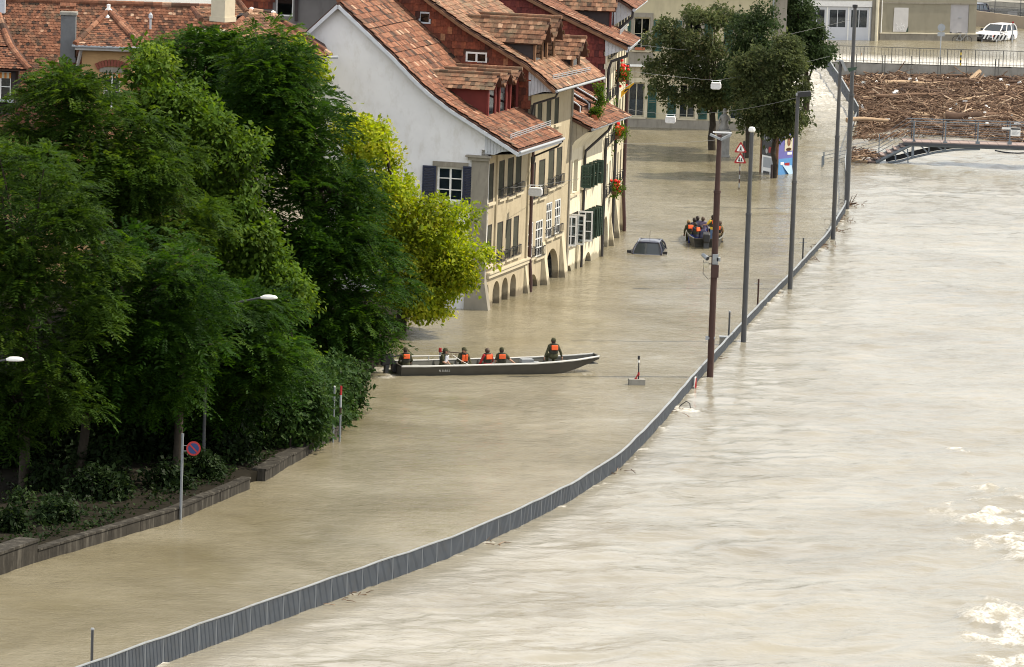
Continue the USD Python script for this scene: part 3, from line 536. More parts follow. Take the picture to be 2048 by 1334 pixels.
# ------------------------------------------------------------------ house 2: tile-hung gable, brown dormers, cream facade
O3 = G(1126, 548); L2 = (O3-h2.O) @ h2.d
H2 = thing('tile_hung_house', 'house with red tile-hung gable and pale facade of four window bays', 'house', h2.O)
prof2 = [h2.gab(*p) for p in [(790, -62), (863, 0), (932, 51), (1000, 93), (1054, 126), (1085, 152), (1113, 178)]]; ue2, we2 = prof2[-1]
L2r = L2+1.0
h2.roof(H2, prof2, -.28, L2r, .33, .25, m_tile2, seed=2, left=[prof2[0], prof2[0]+np.array([-6., -6.])])
pf = lambda u: np.interp(u, [p[0] for p in prof2], [p[1] for p in prof2])
lo = lambda u: np.interp(u, [p[0] for p in prof1], [p[1] for p in prof1])-.6
ul = h2.gab(690, 40)[0]; us = np.concatenate([np.linspace(ul, prof2[0][0], 3), np.linspace(prof2[0][0], 0, 12)[1:]])
hp = [(u, pf(u)-.2 if u >= prof2[0][0] else prof2[0][1]-.2-(prof2[0][0]-u)) for u in us]
gw = [[h2.gab(838, 23), h2.gab(861, 48)], [h2.gab(932, 103), h2.gab(974, 127)]]
holes = [sbox(a[0], b[1], b[0], a[1]) for a, b in gw]; gpoly = hp+[(0, 5.8), (ul, 5.8)]
h2.gable(H2, gpoly, m_deck, holes)
tile_poly(H2, [h2.P(u, -.0, w) for u, w in gpoly], .36, .25, .022, m_hung, name='hung_tile', down=-Z3, lift=.035, seed=21, off=.0, holes=[[h2.P(x, 0, y) for x, y in np.array(h_.exterior.coords)[:-1]] for h_ in [q.buffer(.05, join_style=2) for q in holes]])
gframe(h2, H2, gw[0][0][0], gw[0][1][0], gw[0][1][1], gw[0][0][1], (0, 0), m_zincp, v=-.12); gframe(h2, H2, gw[1][0][0], gw[1][1][0], gw[1][1][1], gw[1][0][1], (1, 0), v=-.12)
mb = MB()
for a, b in zip(prof2[:-1], prof2[1:]): mb.bar(h2.P(a[0], -.32, a[1]-.16), h2.P(b[0], -.32, b[1]-.16), .05, .14, Z3)
obj('bargeboard', mb, m_brown, H2)
pl = [h2.gab(*p) for p in [(1058, 131), (1112, 178), (1110, 183), (1085, 184), (1058, 192)]]; pgb = Polygon(pl).buffer(0)
for k, a in enumerate(np.arange(pl[0][0], pl[1][0], .165)):
    s_ = pgb.intersection(sbox(a, 0, a+.152, 30))
    if s_.area > .003: mb = MB(); mb.prism(s_, h2.P(0, -.06, 0), h2.n, Z3, -h2.d, -.05, 0, .3+.4*random.random()); obj('board', mb, m_boards, H2)
wt2 = h2.gab(1056, 192)[1]; soffit(h2, H2, ue2-.1, we2-.25, L2r, wt2, m_cream, 0)
W2 = [(1060.5, 328, 1069.7, 397), (1078.5, 321, 1088.5, 391), (1098, 301, 1106.8, 373), (1114, 296, 1122.5, 366)]
W2t = [(1062, 210, 1070, 262), (1076, 205, 1083.5, 257), (1094, 200, 1101.5, 250), (1110, 196, 1117, 246)]
W2b = [(1053.8, 448, 1064.6, 513), (1072, 443, 1084, 510), (1093.3, 407, 1102.7, 473), (1110.8, 400, 1119.6, 465.6)]
def shift(rs, dv=.0): return [(a+dv, b, c+dv, d) for a, b, c, d in rs]
R2 = [h2.facrect(*r) for r in W2+W2t]; R2b = [h2.facrect(*r) for r in W2b]; R2b[0] = (max(R2b[0][0], .22), *R2b[0][1:])
A2 = [(1054.5, 549, 1075, 1), (1089.5, 498, 1115.5, 1)]
ar2 = [arch(h2.fac(a, 573)[0] if k == 0 else h2.fac(a, 558)[0], h2.fac(c, 573)[0] if k == 0 else h2.fac(c, 557)[0], -1.3, h2.fac((a+c)/2, b)[1]) for k, (a, b, c, d) in enumerate(A2)]
h2.facade(H2, .0, L2, wt2+.25, [sbox(*r) for r in R2+R2b]+ar2, m_stone)
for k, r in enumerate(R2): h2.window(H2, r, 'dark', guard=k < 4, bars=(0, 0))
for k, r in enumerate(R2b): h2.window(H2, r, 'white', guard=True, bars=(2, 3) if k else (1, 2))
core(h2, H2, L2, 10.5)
vb2 = h2.fac(1085, 540)[0]; buttress(h2, H2, vb2-.25, vb2+.25, 2.2, .35); vb3 = h2.fac(1121, 552)[0]; buttress(h2, H2, vb3-.3, vb3+.3, 2.4, .3)
mb = MB(); h2.gbox(mb, -.02, .08, L2-.1, L2+.1, -1.2, wt2); obj('pilaster', mb, m_stonedk, H2)
mb = MB(); mb.tube([h2.P(ue2+.08, -.28, we2-.1), h2.P(ue2+.08, L2r, we2-.1)], .075, 8); obj('gutter', mb, m_gutter, H2, smooth=50)
pipe(H2, [h2.P(ue2+.05, .2, we2-.15), h2.P(ue2-.1, .2, we2-.45), h2.P(.2, .1, wt2-.4), h2.P(.12, .1, wt2-.9), h2.P(.12, .1, 8.2)], .06, m_pipedk)
snowguard(h2, H2, prof2, (1106, 162), (1180, 146))
g0 = h2.roofhit(prof2, 1070, 128)
for k in range(2): h2.dormer(H2, prof2, g0[0], g0[1]+2.3*k, g0[1]+1.5+2.3*k, g0[2], g0[2]+1.35, .85, m_darkwood, m_brown, m_tile2, over=.5, seed=9+k, label='dark boarded dormer with brown posts', post=m_brown)
h2.dormer(H2, prof2, g0[0]+.75, g0[1]+4.7, g0[1]+6.1, g0[2]-.7, g0[2]+.35, .7, m_darkwood, m_brown, m_tile2, over=.5, seed=12, label='lower dark dormer at the far end', post=m_brown)
# ------------------------------------------------------------------ house 3: low roof, open white casements and green shutters
O4 = G(1199.5, 513); d3 = unit(O4-O3); h3 = House(O3, d3); L3 = np.linalg.norm(O4-O3)
H3 = thing('shuttered_house', 'cream house with green slatted shutters and open white casement windows', 'house', h3.O)
rk = [h3.gab(*p) for p in [(1132, 229), (1183, 257)]]; sl = (rk[1]-rk[0])/(rk[1][0]-rk[0][0]); prof3 = [rk[0]-sl*3.2, rk[0], rk[1]]; ue3, we3 = rk[1]
h3.roof(H3, prof3, -.1, L3+.2, .33, .25, m_tile, seed=3)
pl = [h3.gab(*p) for p in [(1132, 232), (1182, 259), (1172, 266), (1150, 282), (1136, 303), (1132, 306)]]; pgb = Polygon(pl).buffer(0)
for k, a in enumerate(np.arange(pl[0][0], pl[1][0], .3)):
    s_ = pgb.intersection(sbox(a, 0, a+.285, 30))
    if s_.area > .003: mb = MB(); mb.prism(s_, h3.P(0, .02, 0), h3.n, Z3, -h3.d, -.05, 0, .3+.4*random.random()); obj('board', mb, m_boards2, H3)
wt3 = h3.gab(1133, 304)[1]; soffit(h3, H3, ue3-.05, we3-.2, L3, wt3, m_cream, .08)
vp = h3.fac(1157, 540)[0]
R3 = [h3.facrect(*r) for r in [(1136.6, 326, 1143.4, 388), (1148, 321, 1154, 382)]]; r3c = h3.facrect(1131, 432, 1138, 488); r3d = h3.facrect(1141, 428, 1154, 482)
R3s = []
for x in (1162.5, 1170, 1177.5, 1185): R3s += [h3.facrect(x, 332-(x-1162)*.42, x+5, 372-(x-1162)*.42), h3.facrect(x-1, 424-(x-1162)*.42, x+4, 476-(x-1162)*.42)]
a3 = [arch(h3.fac(1129.5, 543)[0], h3.fac(1143.5, 543)[0], -1.3, h3.fac(1137, 531)[1]), arch(h3.fac(1158, 532)[0], h3.fac(1163, 530)[0], -1.3, .75), arch(h3.fac(1169, 523)[0], h3.fac(1182, 520)[0], -1.3, h3.fac(1176, 504)[1])]
h3.facade(H3, 0, L3, wt3+.2, [sbox(*r) for r in R3+[r3c, r3d]+R3s]+a3, m_cream)
for r in R3: h3.window(H3, r, 'cream', bars=(0, 2), guard=False)
for r in R3s: h3.window(H3, r, 'dark', bars=(0, 1), guard=False)
for r in (r3c, r3d): h3.window(H3, r, 'dark', bars=(0, 0), guard=True)
def casement(h, parent, v, w0, w1, W, ang, u=.02):
    """white glazed leaf swung out from the wall"""
    e = h.d*math.cos(ang)+h.n*math.sin(ang); en = unit(np.cross(e, Z3)); o = h.P(u, v, 0); mb = MB()
    def bx(a0, a1, c0, c1, t=.05): mb.box(o+e*(a0+a1)/2+Z3*(c0+c1)/2, [e, en, Z3], ((a1-a0)/2, t/2, (c1-c0)/2))
    bx(0, .08, w0, w1); bx(W-.08, W, w0, w1); bx(.08, W-.08, w0, w0+.09); bx(.08, W-.08, w1-.09, w1); bx(W/2-.03, W/2+.03, w0+.09, w1-.09, .045)
    for k in (1, 2): c = w0+(w1-w0)*k/3; bx(.08, W-.08, c-.025, c+.025, .04)
    p = obj('open_casement', mb, m_wframe, parent); mb = MB(); mb.box(o+e*W/2+Z3*(w0+w1)/2, [e, en, Z3], (W/2-.06, .004, (w1-w0)/2-.06)); obj('pane', mb, glass, p)
casement(h3, H3, r3d[0]+.1, r3d[1], r3d[3], .78, math.radians(98)); casement(h3, H3, r3d[2], r3d[1], r3d[3], .78, math.radians(80)); casement(h3, H3, r3c[0], r3c[1], r3c[3], .6, math.radians(70))
for k, r in enumerate(R3s):
    h3.shutter(H3, r[0]-.02, r[0]+.5, r[1]-.04, r[3]+.04, m_shut_green, .04, 100 if k % 3 else 70, 'lo'); 
    if k > 4: h3.shutter(H3, r[2], r[2]+.55, r[1]-.04, r[3]+.04, m_shut_green, .05, 125, 'lo')
core(h3, H3, L3, 6.5)
mb = MB(); h3.gbox(mb, -.02, .05, vp+.15, vp+.25, -1.2, wt3); h3.gbox(mb, -.02, .12, vp-.9, vp-.2, -1.2, 1.2); obj('pilaster', mb, m_stone2, H3)
mb = MB(); mb.tube([h3.P(ue3+.08, -.1, we3-.06), h3.P(ue3+.08, L3+.3, we3-.06)], .08, 8); obj('gutter', mb, m_gutter, H3, smooth=50)
pipe(H3, [h3.P(ue3, L3*.55, we3-.15), h3.P(ue3-.15, L3*.55, we3-.5), h3.P(.16, vp, wt3-.25), h3.P(.14, vp, wt3-.7), h3.P(.14, vp, -.6)], .075, m_pipedk)
pipe(H3, [h3.P(.12, L3-.05, wt3), h3.P(.12, L3-.05, -.6)], .085, m_pipedk)
# roof-level attic storey behind the low roof
wa0 = prof3[0][1]-.2; mb = MB(); h3.gbox(mb, -9, prof3[0][0]+.35, .0, L3, 4, wa0+2.4); obj('attic_wall', mb, m_darkwood, H3)
for k, va in enumerate((.7, 2.6, 4.6)):
    uu0 = prof3[0][0]+.36; h3.window(H3, (va, wa0+.3, va+1.2, wa0+1.9), 'cream', sill=False, u=uu0+.24, bars=(1, 0))
for k, va in enumerate((2.1, 4.2, 6.2)):   # brown dormer walls standing on the roof, zinc edged
    q0, q1 = prof3[0]+sl*.9, prof3[0]+sl*3.4
    mb = MB(); pg = Polygon([(q0[0], q0[1]), (q1[0], q1[1]), (q1[0], q1[1]+.45), (q0[0], q0[1]+.55)]); mb.prism(pg, h3.P(0, va, 0), h3.n, Z3, -h3.d, -.85, 0); rp_ = obj('roof_box', mb, m_deck, H3)
    tile_poly(H3, [h3.P(q0[0], va, q0[1]+.55), h3.P(q1[0], va, q1[1]+.45), h3.P(q1[0], va+.85, q1[1]+.45), h3.P(q0[0], va+.85, q0[1]+.55)], .33, .25, .02, m_tile, seed=50+k, off=.01)
    pipe(H3, [h3.P(q0[0], va-.03, q0[1]+.57), h3.P(q1[0]-.1, va-.03, q1[1]+.5), h3.P(q1[0]+.08, va-.03, q1[1]+.35), h3.P(q1[0]+.08, va-.03, q1[1]-.1)], .045, m_zincp, 'edge_trim')
# ------------------------------------------------------------------ house 4: dark red gable, boarded eave
d4 = unit(G(1237, 466)-G(1203, 508)); h4 = House(O4, d4); O5 = G(1215, 489.5); L4 = (O5-h4.O) @ h4.d
H4 = thing('dark_red_gabled_house', 'tall narrow house with dark red tile-hung gable beside white boarded eave', 'house', h4.O)
prof4 = [h4.gab(*p) for p in [(1000, -38), (1075, 2), (1150, 40), (1256, 92)]]; ue4, we4 = prof4[-1]; L4r = 6.2
h4.roof(H4, prof4, -.25, L4r, .33, .25, m_tile, seed=4, left=[prof4[0], prof4[0]+np.array([-6., -4.])])
pf4 = lambda u: np.interp(u, [p[0] for p in prof4], [p[1] for p in prof4])
ul4 = h4.gab(915, 20)[0]; ur4 = h4.gab(1210, 80)[0]; us = np.linspace(prof4[0][0], ur4, 10)
gp4 = [(u, pf4(u)-.2) for u in us]+[(ur4, 7.8), (ul4, 7.8), (ul4, prof4[0][1]-2.5)]
h4.gable(H4, gp4, m_deck)
tile_poly(H4, [h4.P(u, 0, w) for u, w in gp4], .36, .25, .022, m_hung_dark, name='hung_tile', down=-Z3, lift=.035, seed=22, off=.0)
mb = MB()
for a, b in zip(prof4[:-1], prof4[1:]): mb.bar(h4.P(a[0], -.29, a[1]-.16), h4.P(b[0], -.29, b[1]-.16), .05, .14, Z3)
obj('bargeboard', mb, m_brown, H4)
pl = [h4.gab(*p) for p in [(1210.5, 74), (1255, 95), (1253, 100), (1230, 105), (1210.5, 113)]]; pgb = Polygon(pl).buffer(0)
for k, a in enumerate(np.arange(pl[0][0], pl[1][0], .2)):
    s_ = pgb.intersection(sbox(a, 0, a+.188, 30))
    if s_.area > .003: mb = MB(); mb.prism(s_, h4.P(0, -.05, 0), h4.n, Z3, -h4.d, -.05, 0, .3+.4*random.random()); obj('board', mb, m_boards, H4)
wt4 = h4.gab(1211, 113)[1]; soffit(h4, H4, ue4-.1, we4-.2, L4r, wt4, m_cream, 0)
def stripfacade(h, Hp, L, wt, levels, n, mat, arw=2.2):
    rs = []; st = L/(n+.35)
    for w0, w1 in levels:
        for k in range(n): v = .35*st+k*st; rs.append((v, w0, v+st*.5, w1))
    h.facade(Hp, 0, L, wt+.25, [sbox(*r) for r in rs]+[arch(L*.18, L*.82, -1.3, arw)], mat)
    for r in rs: h.window(Hp, r, 'cream', guard=True, bars=(0, 1))
    core(h, Hp, L, wt-.5)
stripfacade(h4, H4, L4, wt4, [(3.1, 4.8), (5.9, 7.5), (8.4, 10.0), (10.7, 12.0)], 3, m_cream, 1.9)
buttress(h4, H4, L4-.4, L4, 1.8, .3)
mb = MB(); mb.tube([h4.P(ue4+.08, -.25, we4-.1), h4.P(ue4+.08, L4r, we4-.1)], .08, 8); obj('gutter', mb, m_zincp, H4, smooth=50)
mb = MB(); h4.gbox(mb, ue4-.1, ue4+.02, -.27, L4r, we4-.32, we4-.13); obj('fascia', mb, m_boards, H4)
pipe(H4, [h4.P(ue4, .05, we4-.15), h4.P(ue4-.05, .05, we4-.55), h4.P(.25, -.05, wt4-.25), h4.P(.12, -.05, wt4-.7), h4.P(.12, -.05, wt4-3.5)], .08, m_pipedk)
pipe(H4, [h4.P(.15, L4, wt4-.5), h4.P(.15, L4, -.6)], .085, m_pipedk)
k0 = h4.roofhit(prof4, 1222, 59)
h4.dormer(H4, prof4, k0[0], k0[1], k0[1]+2.0, k0[2], k0[2]+1.3, 1.0, m_darkwood, m_redwood, m_tile2, over=.35, seed=15, label='dark dormer with red corner post', post=m_redwood)
snowguard(h4, H4, prof4, (1240, 72), (1254, 58))
# ------------------------------------------------------------------ house 5: last house of the row
h5 = House(O5, d4); L5 = 8.0
H5 = thing('end_house', 'last house of the row with rusty downpipe down its corner', 'house', h5.O)
prof5 = [h5.gab(*p) for p in [(1150, -62), (1266, 16)]]; ue5, we5 = prof5[-1]
h5.roof(H5, prof5, -.25, L5, .33, .25, m_tile, seed=5, left=[prof5[0], prof5[0]+np.array([-6., -4.])])
pl = [h5.gab(*p) for p in [(1228, -8), (1265, 18), (1264, 28), (1228, 50)]]; pgb = Polygon(pl).buffer(0)
for k, a in enumerate(np.arange(pl[0][0], pl[1][0], .2)):
    s_ = pgb.intersection(sbox(a, 0, a+.188, 30))
    if s_.area > .003: mb = MB(); mb.prism(s_, h5.P(0, -.05, 0), h5.n, Z3, -h5.d, -.05, 0, .3+.4*random.random()); obj('board', mb, m_boards, H5)
wt5 = h5.gab(1229, 50)[1]; soffit(h5, H5, ue5-.1, we5-.2, L5, wt5, m_cream, 0)
gp5 = [(-9, 8), (0, 8), (0, pf4(0)+2.2), (-9, prof5[0][1]-1)]; 
mb = MB(); h5.gbox(mb, -9, -.36, .0, L5, 6, wt5); obj('upper_wall', mb, m_darkwood, H5)
stripfacade(h5, H5, L5, wt5, [(3.0, 4.7), (6.0, 7.7), (9.0, 10.7), (11.8, 13.3)], 4, m_stone2, 2.0)
buttress(h5, H5, L5*.45, L5*.45+.5, 2.4, .35); buttress(h5, H5, L5-.5, L5, 2.4, .3)
mb = MB(); mb.tube([h5.P(ue5+.08, -.25, we5-.1), h5.P(ue5+.08, L5, we5-.1)], .09, 8); obj('gutter', mb, m_zincp, H5, smooth=50)
pipe(H5, [h5.P(ue5, .0, we5-.1), h5.P(ue5-.02, .0, we5-.5), h5.P(.2, -.1, wt5-.2), h5.P(.1, -.1, wt5-.6)], .08, m_pipedk)
pb = h5.fac(1237, 465)
pipe(H5, [h5.P(.2, pb[0], 9.5), h5.P(.2, pb[0], 2.2), h5.P(.32, pb[0], .4), h5.P(.32, pb[0], -.6)], .1, m_pipe)
print('houses', L1, L2, L3, L4, ue1, we1, prof1[0], ue2, we2, ue3, we3, ue4, we4, ue5, we5, 'dormer', f0, g0, k0)
# ================================================================== buildings on the left behind the trees
TIN = m_zincp
BX = np.array([1., 0, 0]); BY = np.array([0, 1., 0])
YF = 254.; B0 = thing('orange_house', 'orange rendered house under a big old plain-tile roof behind the trees', 'house', (-16, 262, 0))
zr = AY(120, 6, 262)[2]; xl, xr = -30., AY(470, 20, 262)[0]
pitch = 1.12
def mainroof(x, t): return np.array([x, 262-t, zr-pitch*t])      # t metres towards the camera from the ridge
tile_poly(B0, [mainroof(xl, 0), mainroof(xr, 0), mainroof(xr, 6.5), mainroof(xl, 6.5)], .17, .18, .018, m_tile, name='plain_tile', rnd=True, lift=.022, seed=31, off=.02, key='b0main')
mb = MB(); a = [mainroof(xl, 0), mainroof(xr, 0), mainroof(xr, 6.6), mainroof(xl, 6.6)]; back = [np.array([xr, 268.5, zr-7.3]), np.array([xl, 268.5, zr-7.3])]
mb.poly(a); mb.poly([a[1], a[0], back[1], back[0]]); obj('roof', mb, m_deck, B0)
ridge(B0, [mainroof(xl, -.02)+Z3*.06, mainroof(xr, -.02)+Z3*.06], .13, m_tile, seg=.45, seed=2)
mb = MB(); mb.abox((xl, 256.2, .3), (xr-.2, 268, zr-7.0)); obj('wall', mb, M('orange_render', (.42, .27, .13), .08, 1, .9), B0)
m_orng = M('dormer_render', (.40, .25, .12), .1, 1.5, .9)
# middle dormer with its pyramid roof
YD = 257.2; gl, gr = AY(150, 91, YD), AY(281, 93, YD); ap = AY(217, 24, YD+2.6); gl[2] = gr[2] = (gl[2]+gr[2])/2
rb = np.array([ap[0], 261.9, ap[2]+.1]); bl = gl+BY*3.2; br_ = gr+BY*3.2
mb = MB()
for tri in ([gl, gr, ap], [gr, br_, rb, ap], [bl, gl, ap, rb]): mb.poly(tri); mb.poly([q-Z3*.08 for q in tri[::-1]])
dm = numbered(B0, 'pyramid_dormer'); UsdGeom.Xform.Define(stage, dm); obj('dormer_roof', mb, m_deck, dm)
tile_poly(dm, [gl, gr, ap], .17, .2, .018, m_tile, name='plain_tile', rnd=True, lift=.025, seed=32, off=.01, key=B0)
tile_poly(dm, [gr, br_, rb, ap], .17, .2, .018, m_tile, name='plain_tile', rnd=True, lift=.025, seed=33, off=.01, key=B0); tile_poly(dm, [bl, gl, ap, rb], .17, .2, .018, m_tile, name='plain_tile', rnd=True, lift=.025, seed=34, off=.01, key=B0)
for a_, b_ in ((ap, gl), (ap, gr)): ridge(dm, [a_+Z3*.06, b_+Z3*.06], .13, m_tile, seg=.5, seed=4, name='hip_tile')
mb = MB(); mb.bar(ap+BY*.1+Z3*.1, gl+BY*.5+Z3*.12, .12, .03); mb.bar(ap+BY*.1+Z3*.1, gr+BY*.5+Z3*.12, .12, .03); obj('valley_flashing', mb, TIN, dm)
mb = MB(); mb.lathe([(.01, .38), (.1, .34), (.08, .2), (.18, .08), (.18, -.06), (.01, -.08)], ap+Z3*.02, 10); mb.lathe([(.01, .2), (.12, .1), (.14, -.06), (.01, -.08)], ap-BY*.42-Z3*.3, 10); obj('finial', mb, m_wframe, dm, smooth=50)
mb = MB(); mb.tube([gl-BX*.15-BY*.05-Z3*.06, gr+BX*.15-BY*.05-Z3*.06], .075, 8); obj('gutter', mb, m_gutter, dm, smooth=50)
mb = MB(); mb.bar(gl+BY*.1-Z3*.17, gr+BY*.1-Z3*.17, .3, .14); 
for e in (gl+BX*.3, gr-BX*.3): mb.bar(e+BY*.15-Z3*.2, e+BY*.4-Z3*1.1+(BX*.2 if e[0] > ap[0] else -BX*.2), .12, .12)
obj('bracket', mb, M('grey_timber', (.34, .32, .3), .15, 3, .8), dm)
wl, wr = AY(164, 104, YD+.35), AY(268, 104, YD+.35); wx = AY(224, 150, YD+.35); Yw = YD+.35
op = sbox(wx[0]-.42, wx[2]-1.7, wx[0]+.42, wx[2]+.12)
mb = MB(); mb.prism(Polygon([(wl[0], wl[2]-5), (wr[0], wl[2]-5), (wr[0], wl[2]+.15), (wl[0], wl[2]+.15)]).difference(op), np.array([0, Yw, 0.]), BX, Z3, -BY, -3.2, 0); obj('dormer_wall', mb, m_orng, dm)
for k in range(11):
    a = math.radians(118-k*5.6); c = np.array([wx[0], Yw-.03, wx[2]-.95]); e = np.array([math.cos(a), 0, math.sin(a)]); mb = MB(); mb.box(c+e*1.55, [e, np.cross(e, BY), BY], (.16, .062, .05)); obj('brick', mb, m_hung if False else M('arch_brick', (.2, .06, .04), .2, 4) if k == 0 else UsdShade.Material.Get(stage, '/World/Looks/arch_brick'), dm)
mb = MB(); mb.abox((wx[0]-.62, Yw-.05, wx[2]+.13), (wx[0]+.62, Yw+.1, wx[2]+.38)); obj('lintel', mb, m_stonedk, dm)
def stripes(parent, x0, x1, z0, z1, Y, n=7):
    mo = UsdShade.Material.Get(stage, '/World/Looks/awning_orange') if stage.GetPrimAtPath('/World/Looks/awning_orange') else plain('awning_orange', (.55, .2, .04), .8)
    ap_ = numbered(parent, 'awning'); UsdGeom.Xform.Define(stage, ap_)
    for k in range(n): a = x0+(x1-x0)*k/n; mb = MB(); mb.abox((a, Y-.03, z0), (a+(x1-x0)/n, Y, z1)); obj('stripe', mb, mo if k % 2 == 0 else m_cframe, ap_)
stripes(B0, wx[0]-.4, wx[0]+.4, wx[2]-.15, wx[2]+.12, Yw+.1)
def flatwin(parent, x0, x1, z0, z1, Y, fm, nb=1, nh=1, back=m_room, b=.07, deep=.25, name='window'):
    mb = MB()
    for a0, a1, c0, c1 in ((x0, x0+b, z0, z1), (x1-b, x1, z0, z1), (x0+b, x1-b, z0, z0+b), (x0+b, x1-b, z1-b, z1)): mb.abox((a0, Y, c0), (a1, Y+.06, c1))
    for k in range(1, nb+1): a = x0+(x1-x0)*k/(nb+1); mb.abox((a-.035, Y+.002, z0+b), (a+.035, Y+.058, z1-b))
    for k in range(1, nh+1): c = z0+(z1-z0)*k/(nh+1); mb.abox((x0+b, Y+.004, c-.02), (x1-b, Y+.056, c+.02))
    p = obj(name, mb, fm, parent); mb = MB(); mb.abox((x0+b*.5, Y+.025, z0+b*.5), (x1-b*.5, Y+.032, z1-b*.5)); obj('pane', mb, glass, p)
    mb = MB(); mb.abox((x0, Y+deep, z0), (x1, Y+deep+.03, z1)); obj('dark_interior', mb, back, p); return p
flatwin(B0, wx[0]-.42, wx[0]+.42, wx[2]-1.7, wx[2]+.12, Yw+.12, m_wframe)
# left dormer with its bell-cast roof
dl = numbered(B0, 'bell_dormer'); UsdGeom.Xform.Define(stage, dl)
hipx = [(-2, 30, 260.3), (9, 66, 259.0), (22, 96, 257.9), (40, 120, 257.0), (60, 141, 256.4)]; hp_ = [AY(a, b, c) for a, b, c in hipx]
ridge(dl, [h_+Z3*.05 for h_ in hp_], .14, m_tile, seg=.45, seed=6, name='hip_tile')
for a_, b_ in zip(hp_[:-1], hp_[1:]):
    la, lb = a_.copy(), b_.copy(); la[0] = lb[0] = -26.5
    tile_poly(dl, [la, a_, b_, lb], .17, .18, .018, m_tile, name='plain_tile', rnd=True, seed=35, off=.02, key=B0)
    ra, rb_ = a_+BY*1.6+BX*.1-Z3*.1, b_+BY*1.6+BX*.1-Z3*.1
    mb = MB(); mb.poly([la-Z3*.05, a_-Z3*.05, b_-Z3*.05, lb-Z3*.05]); mb.poly([a_-Z3*.05, ra+Z3*.05, rb_+Z3*.05, b_-Z3*.05]); obj('dormer_roof', mb, m_deck, dl)
e0 = hp_[-1]; YL = 256.9
mb = MB(); mb.poly([np.array([-26.5, YL-.4, e0[2]-.06]), e0-Z3*.06, e0+BY*2-Z3*.06, np.array([-26.5, YL+2, e0[2]-.06])]); obj('eave_board', mb, m_darkwood, dl)
w0_, w1_ = AY(-20, 143, YL), AY(22, 203, YL); flatwin(B0, w0_[0], w1_[0], w1_[2], w0_[2], YL, m_wframe, 1, 1); stripes(B0, w0_[0], w1_[0], w0_[2]-.3, w0_[2]-.02, YL-.01, 9)
mb = MB(); p_ = AY(25, 140, YL); q_ = AY(25, 196, YL); mb.abox((p_[0]-.06, YL-.05, q_[2]-.3), (p_[0]+.16, YL+2.5, p_[2]+.1)); mb.bar(np.array([p_[0]+.1, YL, p_[2]-.9]), np.array([p_[0]+.7, YL-.2, p_[2]-.1]), .12, .12); obj('corner_post', mb, m_redwood if False else m_darkwood, dl)
mb = MB(); s0, s1 = AY(-25, 197, YL-.15), AY(24, 205, YL-.15); mb.abox((s0[0], YL-.2, s1[2]), (s1[0]+.06, YL-.003, s0[2])); obj('sill', mb, m_zincp, dl)
mb = MB(); mb.abox((-26.5, YL+.35, e0[2]-3), (p_[0]-.07, YL+.6, e0[2]-.1)); obj('dormer_wall', mb, m_darkwood, dl)
sk0, sk1 = AY(-8, -4, 261.2), AY(10, 26, 260.6); mb = MB(); mb.abox((sk0[0], 260.4, sk1[2]), (sk1[0], 260.9, sk0[2])); obj('skylight', mb, m_zincp, B0)
# chimneys
def chimney(parent, px0, px1, py0, py1, Y, mat, depth=.6, rot=0., cap=True):
    a, b = AY(px0, py0, Y), AY(px1, py1, Y); c = (a+b)/2; ex = np.array([math.cos(rot), math.sin(rot), 0]); ey = np.array([-math.sin(rot), math.cos(rot), 0]); mb = MB(); hx = abs(b[0]-a[0])/2
    mb.box(c+ey*depth/2, [ex, ey, Z3], (hx, depth/2, abs(a[2]-b[2])/2)); mb.box(np.array([c[0], c[1], b[2]+.12])+ey*depth/2, [ex, ey, Z3], (hx+.05, depth/2+.05, .12)); p = obj('chimney', mb, mat, parent)
    if cap: mb = MB(); mb.box(np.array([c[0], c[1], max(a[2], b[2])+.08])+ey*depth/2, [ex, ey, Z3], (hx+.06, depth/2+.06, .07)); obj('chimney_cap', mb, m_concrete, p)
    return p
m_chim = M('grey_chimney_render', (.13, .135, .14), .15, 3, .85); chimney(B0, 122, 149, 30, 125, 257.9, m_chim, .7)
c_ = AY(136, 14, 258.2)
for k in range(5):
    for r_ in range(2): mb = MB(); mb.box(c_+BX*(-.32+.16*k)+Z3*(.12-.2*r_)-BY*(.0+.08*r_), [BX, unit(-BY-Z3*.8), unit(Z3-BY*.8)], (.075, .12, .02), .3+.5*random.random()); obj('plain_tile', mb, m_tile, B0)
mb = MB(); q = AY(301, 42, 259.8); mb.tube([q-Z3*.4, q+Z3*.25], .05, 8); mb.lathe([(.02, .42), (.1, .3), (.1, .15), (.05, .1)], q, 8); obj('vent_pipe', mb, m_zincp, B0)
# right-hand pavilion with a hipped roof
B1 = thing('hipped_pavilion', 'hip-roofed wing with pale chimney between the orange house and white gable', 'house', (-12.5, 258, 0))
p = dict(l=AY(503, 23, 260.5), r=AY(546, 30, 260.5), c=AY(541, 118, 255.8), e=AY(662, 112, 257.4), w=AY(420, 96, 256.6), b=AY(640, 70, 263), bl=AY(440, 45, 263))
faces = [[p['l'], p['r'], p['c'], p['w']], [p['r'], p['e'], p['c']], [p['r'], p['l'], p['bl'], p['b']], [p['r'], p['b'], p['e']]]
mb = MB()
for f_ in faces: mb.poly(f_); mb.poly([q-Z3*.07 for q in f_[::-1]])
obj('roof', mb, m_deck, B1)
tile_poly(B1, faces[0], .17, .18, .018, m_tile2, name='plain_tile', rnd=True, seed=36, off=.02); tile_poly(B1, faces[1], .17, .18, .018, m_tile, name='plain_tile', rnd=True, seed=37, off=.02)
for a_, b_ in (('l', 'r'), ('r', 'c'), ('r', 'e'), ('l', 'w')): ridge(B1, [p[a_]+Z3*.06, p[b_]+Z3*.06], .12, m_tile, seg=.45, name='ridge_tile', seed=3)
